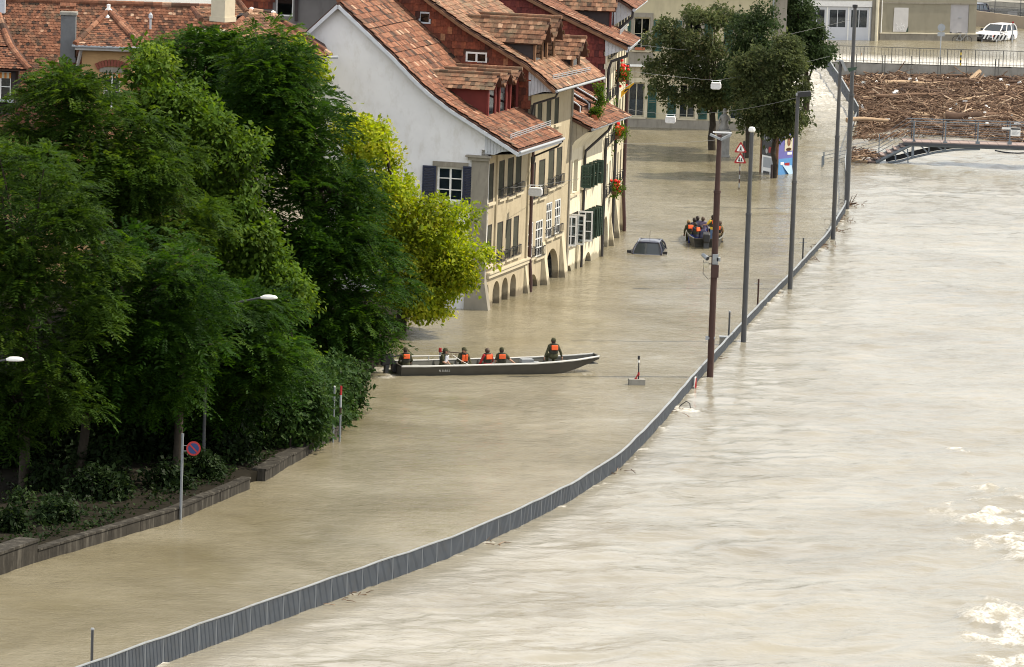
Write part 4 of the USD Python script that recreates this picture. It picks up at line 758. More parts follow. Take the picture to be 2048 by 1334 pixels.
mb = MB(); mb.lathe([(.01, .2), (.13, .14), (.16, -.05), (.01, -.1)], p['r']+Z3*.03, 10); mb.lathe([(.01, .2), (.12, .14), (.14, -.05), (.01, -.1)], p['l']+Z3*.03, 10); obj('finial', mb, m_wframe, B1, smooth=50)
mb = MB(); mb.tube([p['c']-Z3*.08, p['e']-Z3*.06, p['e']+BX*.35-Z3*.05], .075, 8); obj('gutter', mb, m_gutter, B1, smooth=50)
mb = MB(); mb.prism(Polygon([(p['w'][0]+.3, 257.4), (p['c'][0], 256.5), (p['e'][0]-.45, 258.0), (p['e'][0]-.7, 263), (p['w'][0], 263)]), np.zeros(3), BX, BY, Z3, .3, p['e'][2]-.1); obj('wall', mb, m_cream, B1)
tile_poly(B1, [AY(388, 14, 260.5), AY(425, 14, 260.5), AY(440, 46, 258.9), AY(400, 40, 258.9)], .17, .2, .018, m_tile2, name='plain_tile', rnd=True, seed=38, off=.02); tile_poly(B1, [AY(452, -8, 261.5), AY(470, -8, 261.5), AY(492, 24, 260.2), AY(452, 44, 259.2)], .17, .2, .018, m_tile2, name='plain_tile', rnd=True, seed=39, off=.02)
ridge(B1, [AY(385, 16, 260.3), AY(402, 40, 258.8)], .12, m_tile, seed=5); ridge(B1, [AY(470, -8, 261.4), AY(494, 24, 260.1)], .12, m_tile, seed=5)
mb = MB(); mb.abox((AY(388, 0, 261)[0], 259.2, 9), (AY(470, 0, 261)[0], 262.5, AY(388, 36, 260)[2]-.6)); obj('link_wall', mb, m_cream, B1)
chimney(B1, 419, 453, -12, 44, 258.6, M('pale_chimney_render', (.5, .45, .34), .1, 3, .85), .8, -.62)
# grey house at the back
B2 = thing('grey_house', 'grey rendered house in shade behind the left slope of the white gable', 'house', (-10.5, 272, 0))
Yg = 272.; a, b = AY(455, -30, Yg), AY(712, 110, Yg); wn = AY(553, -18, Yg), AY(586, 33, Yg); tl = AY(549, 20, Yg); hole = sbox(wn[0][0], wn[1][2], wn[1][0], wn[0][2])
mb = MB(); mb.prism(sbox(a[0], .3, b[0], a[2]).difference(hole), np.array([0, Yg, 0]), BX, Z3, -BY, -7, 0); obj('wall', mb, M('grey_render', (.17, .165, .16), .12, 1.2, .9, stain=(.11, .105, .1)), B2)
flatwin(B2, wn[0][0], wn[1][0], wn[1][2], wn[0][2], Yg+.1, m_wframe, 0, 0)
mb = MB(); q = AY(589, 42, Yg-.1), AY(597, -12, Yg-.1); mb.abox((q[0][0], Yg-.12, q[0][2]), (q[1][0], Yg-.03, q[1][2])); obj('shutter', mb, m_darkwood, B2)  # dark board stands for the dark opening beside the window
tile_poly(B2, [np.array([a[0], Yg, a[2]]), np.array([tl[0], Yg, a[2]]), np.array([tl[0], Yg, tl[2]]), np.array([a[0], Yg, tl[2]])], .36, .25, .022, m_hung, name='hung_tile', down=-Z3, seed=40, off=.01)
mb = MB(); mb.abox((a[0]-.2, Yg-.5, a[2]), (b[0]+.2, Yg+7, a[2]+.2)); mb.poly([np.array([a[0]-.3, Yg-.5, a[2]+.2]), np.array([b[0]+.3, Yg-.5, a[2]+.2]), np.array([b[0]+.3, Yg+3.5, a[2]+3.5]), np.array([a[0]-.3, Yg+3.5, a[2]+3.5])]); mb.poly([np.array([b[0]+.3, Yg+7.4, a[2]+.2]), np.array([a[0]-.3, Yg+7.4, a[2]+.2]), np.array([a[0]-.3, Yg+3.5, a[2]+3.5]), np.array([b[0]+.3, Yg+3.5, a[2]+3.5])]); obj('roof', mb, m_tile2, B2)

# ================================================================== far side: cream building
OF = G(1238, 253); dF = unit(G(1500, 261)-OF); hf = House(OF, dF)     # facade looks along n: for this one n points at the camera
HF = thing('cream_building', 'long cream building with teal shutters behind the far trees', 'building', hf.O)
rF = hf.fac(1549, 60)[0]; topw = hf.fac(1400, -25)[1]
wrF = []
pitchv = hf.fac(1375, 200)[0]-hf.fac(1273, 200)[0]; vc = hf.fac(1273, 200)[0]; wb_, wt_ = hf.fac(1273, 233)[1], hf.fac(1273, 166)[1]; ub_, ut_ = hf.fac(1290, 100)[1], hf.fac(1290, 36)[1]
for k in range(3): wrF.append((vc+pitchv*k-.55, wb_, vc+pitchv*k+.55, wt_))
for k in range(3): wrF.append((vc+pitchv*k-.35, ub_, vc+pitchv*k+.75, ut_))
m_fcream = M('yellow_cream_render', (.47, .42, .28), .08, .8, .9, stain=(.36, .32, .22), sscale=(.6, .6, .2))
hf.facade(HF, -9, rF, topw, [sbox(*r) for r in wrF], m_fcream)
mb = MB(); hf.gbox(mb, -9, -.4, -9, rF-.002, -1, topw-.1); obj('inner_wall', mb, m_room, HF)
mb = MB(); mb.prism(Polygon([(-8, 0), (rF+.9, 0), (rF+.9, .5), (-8, .5)]), hf.P(.02, 0, topw), hf.d, Z3, hf.n, -10, .6); obj('roof', mb, m_tile2, HF)
for k, r in enumerate(wrF):
    wp = hf.window(HF, r, 'cream', bars=(1, 0) if k < 3 else (1, 1))
    mb = MB()
    for a0, a1, c0, c1 in ((r[0]-.2, r[0], r[1]-.05, r[3]+.05), (r[2], r[2]+.2, r[1]-.05, r[3]+.05), (r[0]-.2, r[2]+.2, r[3]+.052, r[3]+.35)): hf.gbox(mb, -.05, .06, a0, a1, c0, c1)
    obj('surround', mb, m_stone2 if k < 3 else m_stonedk, wp)
    mb = MB(); hf.gbox(mb, -.33, -.3, r[0], r[2], r[1], r[1]+(r[3]-r[1])*.5); obj('curtain', mb, m_curtain, wp)
    hf.shutter(HF, r[0]-.82, r[0]-.24, r[1]-.05, r[3]-.1, m_shut_teal, .03); hf.shutter(HF, r[2]+.24, r[2]+.82, r[1]-.05, r[3]-.1, m_shut_teal, .03)
    if k >= 3: mb = MB(); hf.gbox(mb, -.02, .03, r[0]-.3, r[2]+.3, r[1]-1.0, r[1]-.16); obj('panel', mb, m_stonedk, HF)
lw = hf.fac(1300, 131)[1]; mb = MB(); hf.gbox(mb, -.02, .16, -9, rF, lw-.1, lw+.06); obj('ledge', mb, m_wframe, HF)
pw_ = hf.fac(1300, 238)[1]; mb = MB(); hf.gbox(mb, -.02, .1, -9, rF, -1, pw_); obj('plinth', mb, m_stonedk, HF)
for k in range(3):      # stones over the ground-floor windows
    for q in range(-3, 4):
        a = math.radians(90+q*9); e = hf.d*math.cos(a)+Z3*math.sin(a); mb = MB(); c = hf.P(.012, vc+pitchv*k, wt_-1.6); mb.box(c+e*2.45, [e, np.cross(e, hf.n), hf.n], (.42, .17, .03)); obj('stone', mb, m_stone, HF)
for k, vv in enumerate(np.arange(-1., rF-.6, 1.15)):
    for q, (c0, c1) in enumerate(((pw_+.02, 1.0), (1.02, 1.9), (1.92, 2.8), (2.82, 3.5))):
        v_ = vv+(.55 if q % 2 else 0)
        if any(r[0]-1.0 < v_+1.12 and r[2]+1.0 > v_ for r in wrF[:3]): continue
        mb = MB(); hf.gbox(mb, -.02, .03, v_, v_+1.12, c0, c1); obj('stone', mb, m_stone, HF)
mb = MB(); hf.gbox(mb, -9, .08, rF, rF+.8, -1, topw); obj('corner_pier', mb, m_stonedk, HF)
pipe(HF, [hf.P(.15, rF-.15, topw-.2), hf.P(.15, rF-.15, .0)], .07, m_gutter)
for k, v_ in enumerate((r for r in (wrF[3], wrF[4]))):
    mb = MB(); hf.gbox(mb, .02, .22, v_[0]+.1, v_[0]+.8, v_[1], v_[1]+.18); bx_ = solo('flower_box', mb, M('terracotta', (.35, .12, .06), .15) if k == 0 else UsdShade.Material.Get(stage, '/World/Looks/terracotta'), ['small terracotta flower box on the left upper sill of the cream building', 'small terracotta flower box on the middle upper sill of the cream building'][k], 'flower box')

# ================================================================== raised square beyond the weir
PZ = 1.5
E0, E1 = G(1560, 120, PZ), G(2075, 136, PZ); eD = unit(E1-E0)
m_shallow = water_mat('shallow_flood')
mb = MB(); far = [np.array([-30, 520, PZ]), np.array([90, 520, PZ])]
nx, ny = 110, 70; P0, P1 = E0-eD*18, E1+eD*40
sgr = np.array([[P0*(1-a)*(1-b)+P1*a*(1-b)+(far[0]*(1-a)+far[1]*a)*b for b in np.linspace(0, 1, ny)] for a in np.linspace(0, 1, nx)]).reshape(-1, 3)
i, j = np.meshgrid(np.arange(nx-1), np.arange(ny-1), indexing='ij'); b_ = (np.arange(ny)/(ny-1.))[None].repeat(nx, 0).ravel(); dist = b_*np.linalg.norm(far[0]-P0)
sgr[:, 2] += .05*(meshkit.fbm(np.stack([sgr[:, 0]/1.3, sgr[:, 1]/1.3, sgr[:, 0]*0], 1), 3, 61)-.5)
fo = np.clip(1.5-dist/8, 0, 1.15)
mb.add(sgr, np.stack([i*ny+j, (i+1)*ny+j, (i+1)*ny+j+1, i*ny+j+1], -1).reshape(-1, 4), fo)
solo('shallow_water', mb, m_shallow, 'shallow flood water spread over the raised square beyond the weir', None, kind='structure')
mb = MB(); mb.bar(P0-Z3*.85+BY*.22, P1-Z3*.85+BY*.22, .4, 1.6); solo('quay_edge', mb, m_concrete, 'grey concrete edge of the raised square above the driftwood', None, kind='structure')
# ramp with rushing water between the trees and the railing
rl = [(1575, 116, PZ-.02), (1590, 160, 1.0), (1560, 225, .42), (1500, 300, .05)]; rr_ = [(1652, 122, PZ-.02), (1683, 172, 1.0), (1716, 236, .42), (1697, 300, .05)]
L_ = np.array([G(*q) for q in rl]); R_ = np.array([G(*q) for q in rr_]); nu, nv_ = 26, 170
tt = np.linspace(0, 1, nv_); Lc = np.stack([np.interp(tt, np.linspace(0, 1, 4), L_[:, k]) for k in range(3)], 1); Rc = np.stack([np.interp(tt, np.linspace(0, 1, 4), R_[:, k]) for k in range(3)], 1)
gr_ = (Lc[:, None]*(1-np.linspace(0, 1, nu)[None, :, None])+Rc[:, None]*np.linspace(0, 1, nu)[None, :, None]).reshape(-1, 3)
bump_ = meshkit.fbm(np.stack([gr_[:, 0]/.9, gr_[:, 1]/1.1, gr_[:, 0]*0], 1), 4, 71); ft = np.repeat(np.clip(1.3-1.0*tt, 0, .8), nu)*np.clip(.55+.9*bump_, 0, 1.1); ft[np.repeat(tt, nu) > .93] *= .6
gr_[:, 2] += .35*(bump_-.45)*np.repeat(np.clip(1.2-tt, .2, 1), nu)-.06*np.repeat(tt > .97, nu)
mb = MB(); i, j = np.meshgrid(np.arange(nv_-1), np.arange(nu-1), indexing='ij'); mb.add(gr_, np.stack([i*nu+j, i*nu+j+1, (i+1)*nu+j+1, (i+1)*nu+j], -1).reshape(-1, 4)[:, ::-1], np.clip(ft, 0, 1.1))
solo('rapid', mb, m_shallow, 'white water rushing down the ramp beside the angled railing', None, kind='structure', smooth=True)
# garages
OG = G(1606, 79, PZ); dG = unit(G(1755, 81, PZ)-OG); hg = House(OG, dG)
HG = thing('garage_building', 'white-framed garage front with three dark glazed doors', 'building', hg.O)
Gv = lambda px: hg.fac(px, 50)[0]; Gw = lambda py, px=1680: hg.fac(px, py)[1]
m_gfr = M('white_garage_paint', (.52, .54, .58), .06, 2, .5); m_gband = plain('white_band', (.75, .75, .74), .6)
gx = [(1616, 1650), (1657, 1692), (1700, 1735)]
gh_ = [sbox(Gv(a), Gw(56), Gv(b), Gw(18)) for a, b in gx]
hg.facade(HG, Gv(1560), Gv(1742), Gw(14), gh_, m_gfr, name='door_front')
for k, (a, b) in enumerate(gx):
    hg.window(HG, (Gv(a), Gw(56), Gv(b), Gw(18)), 'white', sill=False, bars=(1, 0), fmat=m_gfr); 
for px in (1613.5, 1653.5, 1696, 1738.5): mb = MB(); hg.gbox(mb, -.01, .04, Gv(px)-.05, Gv(px)+.05, -.5, Gw(14)-.002); obj('door_post', mb, m_wframe, HG)
mb = MB(); hg.gbox(mb, -.3, .12, Gv(1560), Gv(1742), Gw(13), Gw(1)); obj('white_band', mb, m_gband, HG)
mb = MB(); hg.gbox(mb, -6, .2, Gv(1742.5), Gv(1757.5), -.5, 6); obj('pier', mb, m_stonedk, HG); pipe(HG, [hg.P(.3, Gv(1751), 6), hg.P(.3, Gv(1751), -.3)], .13, m_cream)
mb = MB(); hg.gbox(mb, -6, -.5, Gv(1560), Gv(1742), -.5, 6); obj('inner_wall', mb, m_room, HG); mb = MB(); hg.gbox(mb, -6.5, .15, Gv(1558), Gv(1743), Gw(0), 6.2); obj('upper_wall', mb, m_cream, HG)
# grey-green building with poster and door
OB = G(1758, 80.5, PZ); dB = unit(G(1951, 82.5, PZ)-OB); hb = House(OB, dB); Bv = lambda px: hb.fac(px, 50)[0]; Bw = lambda py, px=1850: hb.fac(px, py)[1]
HB = thing('olive_building', 'flat olive-grey building with torn white poster and pale door', 'building', hb.O)
m_olive = M('olive_render', (.27, .25, .19), .07, 1, .9, stain=(.22, .2, .15)); Lb = Bv(1952)
dr_ = sbox(Bv(1900), Bw(66), Bv(1937), Bw(8)); hb.facade(HB, 0, Lb, 5.5, [dr_], m_olive); mb = MB(); hb.gbox(mb, -9, -.4, 0, Lb, -.5, 5.4); obj('inner_wall', mb, m_olive, HB)
mb = MB(); hb.gbox(mb, -.1, -.05, Bv(1900.5), Bv(1936.5), Bw(66)+.003, Bw(8)-.003); dp_ = obj('door', mb, M('pale_grey_door', (.40, .39, .40), .08), HB)
mb = MB(); hb.gbox(mb, -.05, .02, Bv(1918)-.03, Bv(1918)+.2, Bw(36), Bw(34)); obj('handle', mb, m_gutter, dp_)
mb = MB(); hb.gbox(mb, -.02, .1, 0, Lb+.1, -.5, Bw(68)); obj('plinth', mb, m_stonedk, HB); mb = MB(); hb.gbox(mb, -.02, .13, 0, Lb+.12, Bw(68), Bw(66)); obj('plinth_cap', mb, m_cream, HB)
mb = MB(); hb.gbox(mb, -.02, .05, 0, Lb, Bw(8), Bw(5)); obj('string_course', mb, m_stonedk, HB); pipe(HB, [hb.P(.1, .1, 5.4), hb.P(.1, .1, Bw(66))], .05, m_wframe)
mb = MB(); pgp = Polygon([(Bv(1786), Bw(64)), (Bv(1812), Bw(64)), (Bv(1815.5), Bw(52)), (Bv(1815.5), Bw(16)), (Bv(1787), Bw(16))]); mb.prism(pgp, hb.P(0, 0, 0), hb.d, Z3, hb.n, .02, .05); PO = solo('wall_poster', mb, M('white_poster', (.55, .54, .53), .08, 3, .8), 'torn white poster with pale scrawled lettering on the olive wall', 'poster')
mb = MB()
for k in range(26):
    c = hb.P(.056, Bv(1792)+random.random()*.75, Bw(60)+random.random()*.55); a = random.random()*3; e = hb.d*math.cos(a)+Z3*math.sin(a); mb.box(c, [e, np.cross(e, hb.n), hb.n], (.05+.05*random.random(), .018, .004))
obj('scrawl', mb, m_gband, PO)
mb = MB(); mb.prism(Polygon([(Bv(1811.5), Bw(64)), (Bv(1816.5), Bw(64)), (Bv(1816.5), Bw(53))]), hb.P(0, 0, 0), hb.d, Z3, hb.n, .021, .04); obj('torn_corner', mb, m_shut_green, PO)
# retaining wall with the upper road at the top right
mb = MB(); q = [G(1948, 52, PZ), G(2120, 60, PZ)]; dq = unit(q[1]-q[0]); hq = House(q[0], dq)
z0, z1 = hq.fac(1955, 22)[1], hq.fac(2048, 34)[1]
mb.prism(Polygon([(-6, -1), (16, -1), (16, z1-.4), (hq.fac(2048, 34)[0], z1), (hq.fac(1952, 20)[0], z0), (-6, z0+.6)]), hq.P(0, 0, 0), dq, Z3, hq.n, -.5, 0); solo('retaining_wall', mb, M('brown_retaining_wall', (.27, .22, .16), .12, 1, .9), 'low brown retaining wall below the upper road at top right', 'wall')
mb = MB(); mb.abox((38, 462, z0-.5), (75, 500, z0+.05)); solo('upper_road', mb, m_concrete, 'pale upper road behind the retaining wall', None, kind='structure')
FN = thing('road_fence', 'thin grey bar fence along the upper road at top right', 'fence', hq.P(0, 0, z0)); 
for k, vv in enumerate(np.arange(-.5, 12, 2.2)): mb = MB(); mb.tube([hq.P(-.2, vv, z0-.5), hq.P(-.2, vv, z0+1.2)], .035, 6); obj('post', mb, m_pole, FN)
for c in (.15, .55, .95): mb = MB(); mb.tube([hq.P(-.2, -.5, z0+c), hq.P(-.2, 12, z0+c-.4)], .018, 5); obj('rail', mb, m_pole, FN)
# ================================================================== trees
def leaf_quads(base, d, nrm, L, W, tone, bend=.25):
    """diamond leaves: base point, direction, normal"""
    sd = np.cross(d, nrm); sd /= np.linalg.norm(sd, axis=1, keepdims=True)+1e-9
    L = np.broadcast_to(L, (len(base),))[:, None]; W = np.broadcast_to(W, (len(base),))[:, None]
    mid = base+d*L*.45; tip = base+d*L-nrm*L*bend*.35
    V = np.stack([base, mid+sd*W/2, tip, mid-sd*W/2], 1).reshape(-1, 3)
    k = np.arange(len(base))[:, None]*4; F = np.concatenate([k+[0, 1, 2], k+[0, 2, 3]], 1).reshape(-1, 3)
    return V, F, np.repeat(tone, 4)
def rnorm(a): return a/(np.linalg.norm(a, axis=1, keepdims=True)+1e-9)
def sprays(P, out, r, kind, size=1.0, tone0=None):
    """foliage at the points P growing along out; 'pinnate' fronds, 'broad' leaf clusters"""
    n = len(P); t0 = r.normal(.5, .13, n) if tone0 is None else tone0
    if kind == 'pinnate':
        K = 9; L = r.uniform(.45, .8, n)*size
        hz = out*np.array([1, 1, .35])+r.normal(0, .35, (n, 3)); hz[:, 2] += .12; d0 = rnorm(hz)
        t = (np.arange(K)+.7)/K; droop = .45
        stem = P[:, None]+d0[:, None]*(L[:, None]*t)[..., None]; stem[..., 2] -= droop*(L[:, None]*t**2)
        sd = rnorm(np.cross(d0, np.tile(Z3, (n, 1)))+r.normal(0, .15, (n, 3))); up = rnorm(np.cross(sd, d0)); up *= np.sign(up[:, 2:]+1e-9)
        B, D, Nn, T = [], [], [], []
        for sg in (-1, 1):
            dd = rnorm((sd[:, None]*sg*.9+d0[:, None]*.5-Z3*.18+r.normal(0, .12, (n, K, 3))).reshape(-1, 3))
            B.append(stem.reshape(-1, 3)); D.append(dd); Nn.append(rnorm(np.repeat(up, K, 0)+r.normal(0, .25, (n*K, 3)))); T.append(np.repeat(t0, K)+r.normal(0, .1, n*K))
        B, D, Nn, T = [np.concatenate(q) for q in (B, D, Nn, T)]
        return leaf_quads(B, D, Nn, .175*size*r.uniform(.75, 1.2, len(B)), .068*size, np.clip(T, 0, 1))
    K = 14
    B = np.repeat(P, K, 0)+r.normal(0, .2*size, (n*K, 3)); o = np.repeat(out, K, 0)
    D = rnorm(o*.7+r.normal(0, .6, (n*K, 3))-Z3*.35); Nn = rnorm(o*.5+Z3*.8+r.normal(0, .45, (n*K, 3)))
    return leaf_quads(B, D, Nn, .23*size*r.uniform(.7, 1.25, n*K), .14*size, np.clip(np.repeat(t0, K)+r.normal(0, .13, n*K), 0, 1))
def lobes_from(poly_px, Yt, lr, n, thick, r, shrink=.62):
    pts = np.array([AY(a, b, Yt) for a, b in poly_px]); pg = Polygon(pts[:, [0, 2]]).buffer(0); ins = pg.buffer(-lr*shrink)
    if ins.is_empty: ins = pg.buffer(-lr*.3)
    x0, z0, x1, z1 = ins.bounds; out = []
    while len(out) < n:
        c = r.uniform([x0, z0], [x1, z1])
        if not ins.contains(Point(c)): continue
        D = pg.exterior.distance(Point(c)); hh = math.sqrt(max(0., 1-(1-min(D/thick, 1))**2))*thick
        y = r.choice([-1, -1, 1], 1)[0]*hh*r.uniform(.55, 1.) if r.random() < .8 else hh*r.uniform(-1, 1)
        out.append([c[0], Yt+y, c[1], lr*r.uniform(.45, 1.2)])
    return np.array(out)
def crown(lb, kind, r, per=46, size=1.0, flat=.62, tonefn=None):
    A = []
    cen = lb[:, :3].mean(0)
    for cx, cy, cz, q in lb:
        m = int(per*q*q); d = rnorm(r.normal(0, 1, (m*2, 3))); d = d[(d[:, 2] > -.45) | (r.random(len(d)) < .25)][:m]
        outw = np.array([cx, cy, cz])-cen; rad = q*r.uniform(.72, 1.04, len(d))
        P = np.array([cx, cy, cz])+d*rad[:, None]*np.array([1, 1, flat]); o = rnorm(d+.35*outw/(np.linalg.norm(outw)+1e-6))
        t0 = r.normal(.5, .12, len(d)) + r.normal(0, .13)
        if tonefn is not None: t0 = t0+tonefn(P)
        A.append(sprays(P, o, r, kind, size, np.clip(t0, 0, 1)))
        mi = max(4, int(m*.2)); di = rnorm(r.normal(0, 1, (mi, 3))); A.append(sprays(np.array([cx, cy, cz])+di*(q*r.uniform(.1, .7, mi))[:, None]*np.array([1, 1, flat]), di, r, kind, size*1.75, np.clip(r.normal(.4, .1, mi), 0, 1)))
    V, F, T, n = [], [], [], 0
    for v, f, t in A: V.append(v); F.append(f+n); T.append(t); n += len(v)
    mb = MB(); mb.add(np.vstack(V), np.vstack(F), np.concatenate(T)); return mb
def tree(label, poly_px, Yt, base, lr, n, thick, kind, mat, seed, per=46, size=1.0, tr=.28, flat=.62, ntrunk=1, gz=.45, tonefn=None, name='tree', group=None, limbs=14, bark=None, dens=1.35, shrink=.45):
    r = np.random.default_rng(seed); lb = lobes_from(poly_px, Yt, lr, int(n*dens), thick, r, shrink)
    if abs(base[1]-Yt) > 1.5: base = np.array([base[0]*Yt/base[1], Yt+.3, base[2]])
    T = thing(name, label, 'tree', base, group)
    cen = lb[:, :3].mean(0); zlow = np.percentile(lb[:, 2], 8); b = np.asarray(base, float)
    mb = MB(); top = np.array([b[0]+(cen[0]-b[0])*.6, b[1]+(cen[1]-b[1])*.5+.4, np.percentile(lb[:, 2], 66)])
    k = 9; tt = np.linspace(0, 1, k); ln = b+(top-b)*tt[:, None]; ln[:, :2] = b[:2]+(top[:2]-b[:2])*(tt**1.6)[:, None]; ln[1:-1, :2] += r.normal(0, .08, (k-2, 2)); ln[0, 2] -= .8
    mb.tube(ln, tr*(1.15-.85*tt), 10)
    for q in lb[r.permutation(len(lb))[:limbs]]:
        s = r.uniform(.3, .85); p0 = np.array([np.interp(s, tt, ln[:, a]) for a in range(3)]); p2 = q[:3]; p1 = (p0+p2)/2+np.array([0, 0, .25*np.linalg.norm(p2-p0)]); pts = [(1-a)**2*p0+2*a*(1-a)*p1+a*a*p2 for a in np.linspace(0, 1, 7)]
        mb.tube(pts, np.linspace(tr*.38, .025, 7), 6)
    obj('trunk', mb, bark or m_bark, T, smooth=60)
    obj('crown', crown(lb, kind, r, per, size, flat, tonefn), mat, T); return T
m_locust = leafmat('locust_leaf', [(0, (.009, .027, .005)), (.35, (.020, .056, .008)), (.7, (.041, .095, .011)), (1, (.08, .145, .018))], .4)
m_locust_ol = leafmat('olive_locust_leaf', [(0, (.012, .03, .005)), (.35, (.028, .063, .009)), (.7, (.052, .102, .013)), (1, (.092, .145, .02))], .4)
m_mid = leafmat('fresh_leaf', [(0, (.022, .05, .007)), (.4, (.058, .115, .014)), (.75, (.10, .17, .022)), (1, (.155, .225, .035))], .4)
m_maple = leafmat('yellow_green_leaf', [(0, (.075, .125, .014)), (.35, (.20, .275, .024)), (.7, (.32, .375, .034)), (1, (.43, .42, .05))], .48)
m_fartree = leafmat('dull_far_leaf', [(0, (.03, .045, .018)), (.4, (.07, .092, .036)), (.75, (.115, .135, .053)), (1, (.18, .155, .075))], .4)
m_fardark = leafmat('dark_far_leaf', [(0, (.016, .032, .012)), (.5, (.036, .06, .022)), (1, (.068, .098, .036))], .34)
m_shrub = leafmat('shrub_leaf', [(0, (.006, .014, .005)), (.5, (.015, .03, .009)), (1, (.036, .058, .016))], .2)  # leaf colours darkened to carry the shade under the trees
m_ivy = leafmat('ivy_leaf', [(0, (.012, .03, .008)), (.5, (.03, .066, .015)), (1, (.075, .12, .03))], .25, .5)
B = lambda px, py, z=.45: G(px, py, z)
yellowish = lambda cx, cz, rr: (lambda P: .35*np.exp(-((P[:, 0]-cx)**2+(P[:, 2]-cz)**2)/rr**2))
c1 = AY(345, 640, 205)
tree('tall dark locust tree whose branches overhang the stern of the long boat', [(462, 72), (510, 45), (560, 48), (606, 92), (645, 140), (672, 205), (700, 262), (735, 335), (757, 440), (792, 520), (806, 600), (830, 650), (812, 690), (760, 708), (735, 722), (690, 735), (640, 760), (600, 705), (560, 600), (520, 450), (470, 300), (440, 180)], 236, B(640, 838), 1.15, 108, 3.2, 'pinnate', m_locust, 101, 53, 1.05, .34, limbs=26)
tree('dark tree rising against the orange house roof left of the tall locust', [(288, 48), (330, 14), (400, 32), (470, 52), (525, 82), (530, 300), (425, 345), (330, 250), (268, 120)], 246, B(470, 790), 1.1, 46, 2.6, 'pinnate', m_locust, 102, 53, 1.0, .3)
tree('fresh green broad-leaved tree hanging between the darker locusts down to the hedge', [(250, 112), (290, 78), (330, 92), (352, 132), (402, 172), (442, 222), (522, 272), (545, 335), (548, 425), (602, 560), (642, 690), (602, 742), (522, 705), (440, 565), (380, 425), (300, 305), (230, 232)], 228.5, B(540, 900), .95, 78, 2.0, 'broad', m_mid, 103, 34, .92, .28)
tree('mid green locust in front of the dormers of the orange house', [(26, 205), (88, 142), (150, 116), (200, 152), (250, 172), (332, 242), (425, 335), (455, 455), (405, 525), (300, 525), (180, 425), (60, 325), (-10, 265)], 222, B(240, 925), 1.05, 66, 2.6, 'pinnate', m_locust_ol, 104, 56, 1.0, .3, tonefn=lambda P: np.full(len(P), .12))
tree('olive green locust at the left edge of the picture, nearest to the camera', [(-170, 250), (-40, 248), (22, 255), (92, 282), (152, 332), (212, 402), (252, 500), (242, 602), (222, 715), (215, 835), (180, 866), (60, 905), (-60, 900), (-170, 800)], 196, B(45, 1032), .95, 112, 3.0, 'pinnate', m_locust_ol, 105, 61, .92, .2, limbs=22)
tree('dark locust with thin trunk second from the left along the wall', [(178, 482), (260, 432), (342, 442), (425, 505), (455, 600), (448, 715), (400, 790), (340, 828), (260, 828), (190, 862), (140, 750), (150, 600)], 199.5, B(155, 1012), .9, 62, 2.3, 'pinnate', m_locust, 106, 61, .92, .19)
tree('dark locust with stout trunk third from the left along the wall', [(360, 522), (450, 540), (545, 592), (605, 662), (625, 742), (572, 795), (500, 805), (460, 848), (390, 866), (318, 828), (298, 702), (318, 582)], 206, B(252, 992), .9, 66, 2.2, 'pinnate', m_locust, 107, 61, .95, .3, tonefn=lambda P: .32*np.exp(-((P[:, 0]-c1[0])**2+(P[:, 2]-c1[2])**2)/1.1))
tree('bright yellow-green maple in sunlight before the white gabled house', [(680, 215), (735, 208), (785, 248), (795, 305), (820, 348), (832, 392), (882, 378), (940, 384), (948, 432), (925, 468), (985, 492), (1004, 516), (975, 545), (978, 565), (936, 604), (900, 622), (845, 645), (780, 620), (720, 520), (690, 400), (670, 300)], 249, B(800, 705), .8, 92, 1.9, 'broad', m_maple, 108, 44, .8, .24, tonefn=lambda P: np.full(len(P), .1))
tree('small yellowish tree top showing above the dark crowns beside the hipped roof', [(572, 118), (582, 66), (604, 62), (622, 100), (645, 115), (655, 150), (610, 180), (575, 165)], 247.5, B(605, 760), .55, 16, .9, 'broad', m_maple, 109, 34, .85, .16)
tree('rear locust filling the gap between the trees near the orange house wall', [(-40, 180), (140, 330), (420, 330), (560, 500), (560, 760), (300, 780), (0, 700)], 240, B(330, 838), 1.3, 56, 2.0, 'pinnate', m_locust, 110, 43, 1.15, .3)
# extra trunks standing behind the wall
for (px, py), lab, tr in (((352, 965), 'bare tree trunk behind the no-parking sign', .2), ((430, 915), 'thin dark trunk in the shade left of the ivy hedge', .15)):
    b = B(px, py); T = thing('tree', lab, 'tree', b); r = np.random.default_rng(px); mb = MB(); mb.tube([b-Z3*.5, b+Z3*1.5+[.05, 0, 0], b+Z3*3.5+[.02, .2, 0], b+Z3*6+[.2, .4, 0]], [tr, tr*.9, tr*.8, tr*.5], 9); obj('trunk', mb, m_bark, T, smooth=60)
    lb = np.stack([b[0]+r.normal(0, .8, 12), b[1]+.6+r.normal(0, .8, 12), b[2]+r.uniform(4.2, 6.5, 12), r.uniform(.6, .9, 12)], 1); obj('crown', crown(lb, 'pinnate', r, 42, .95), m_locust, T)
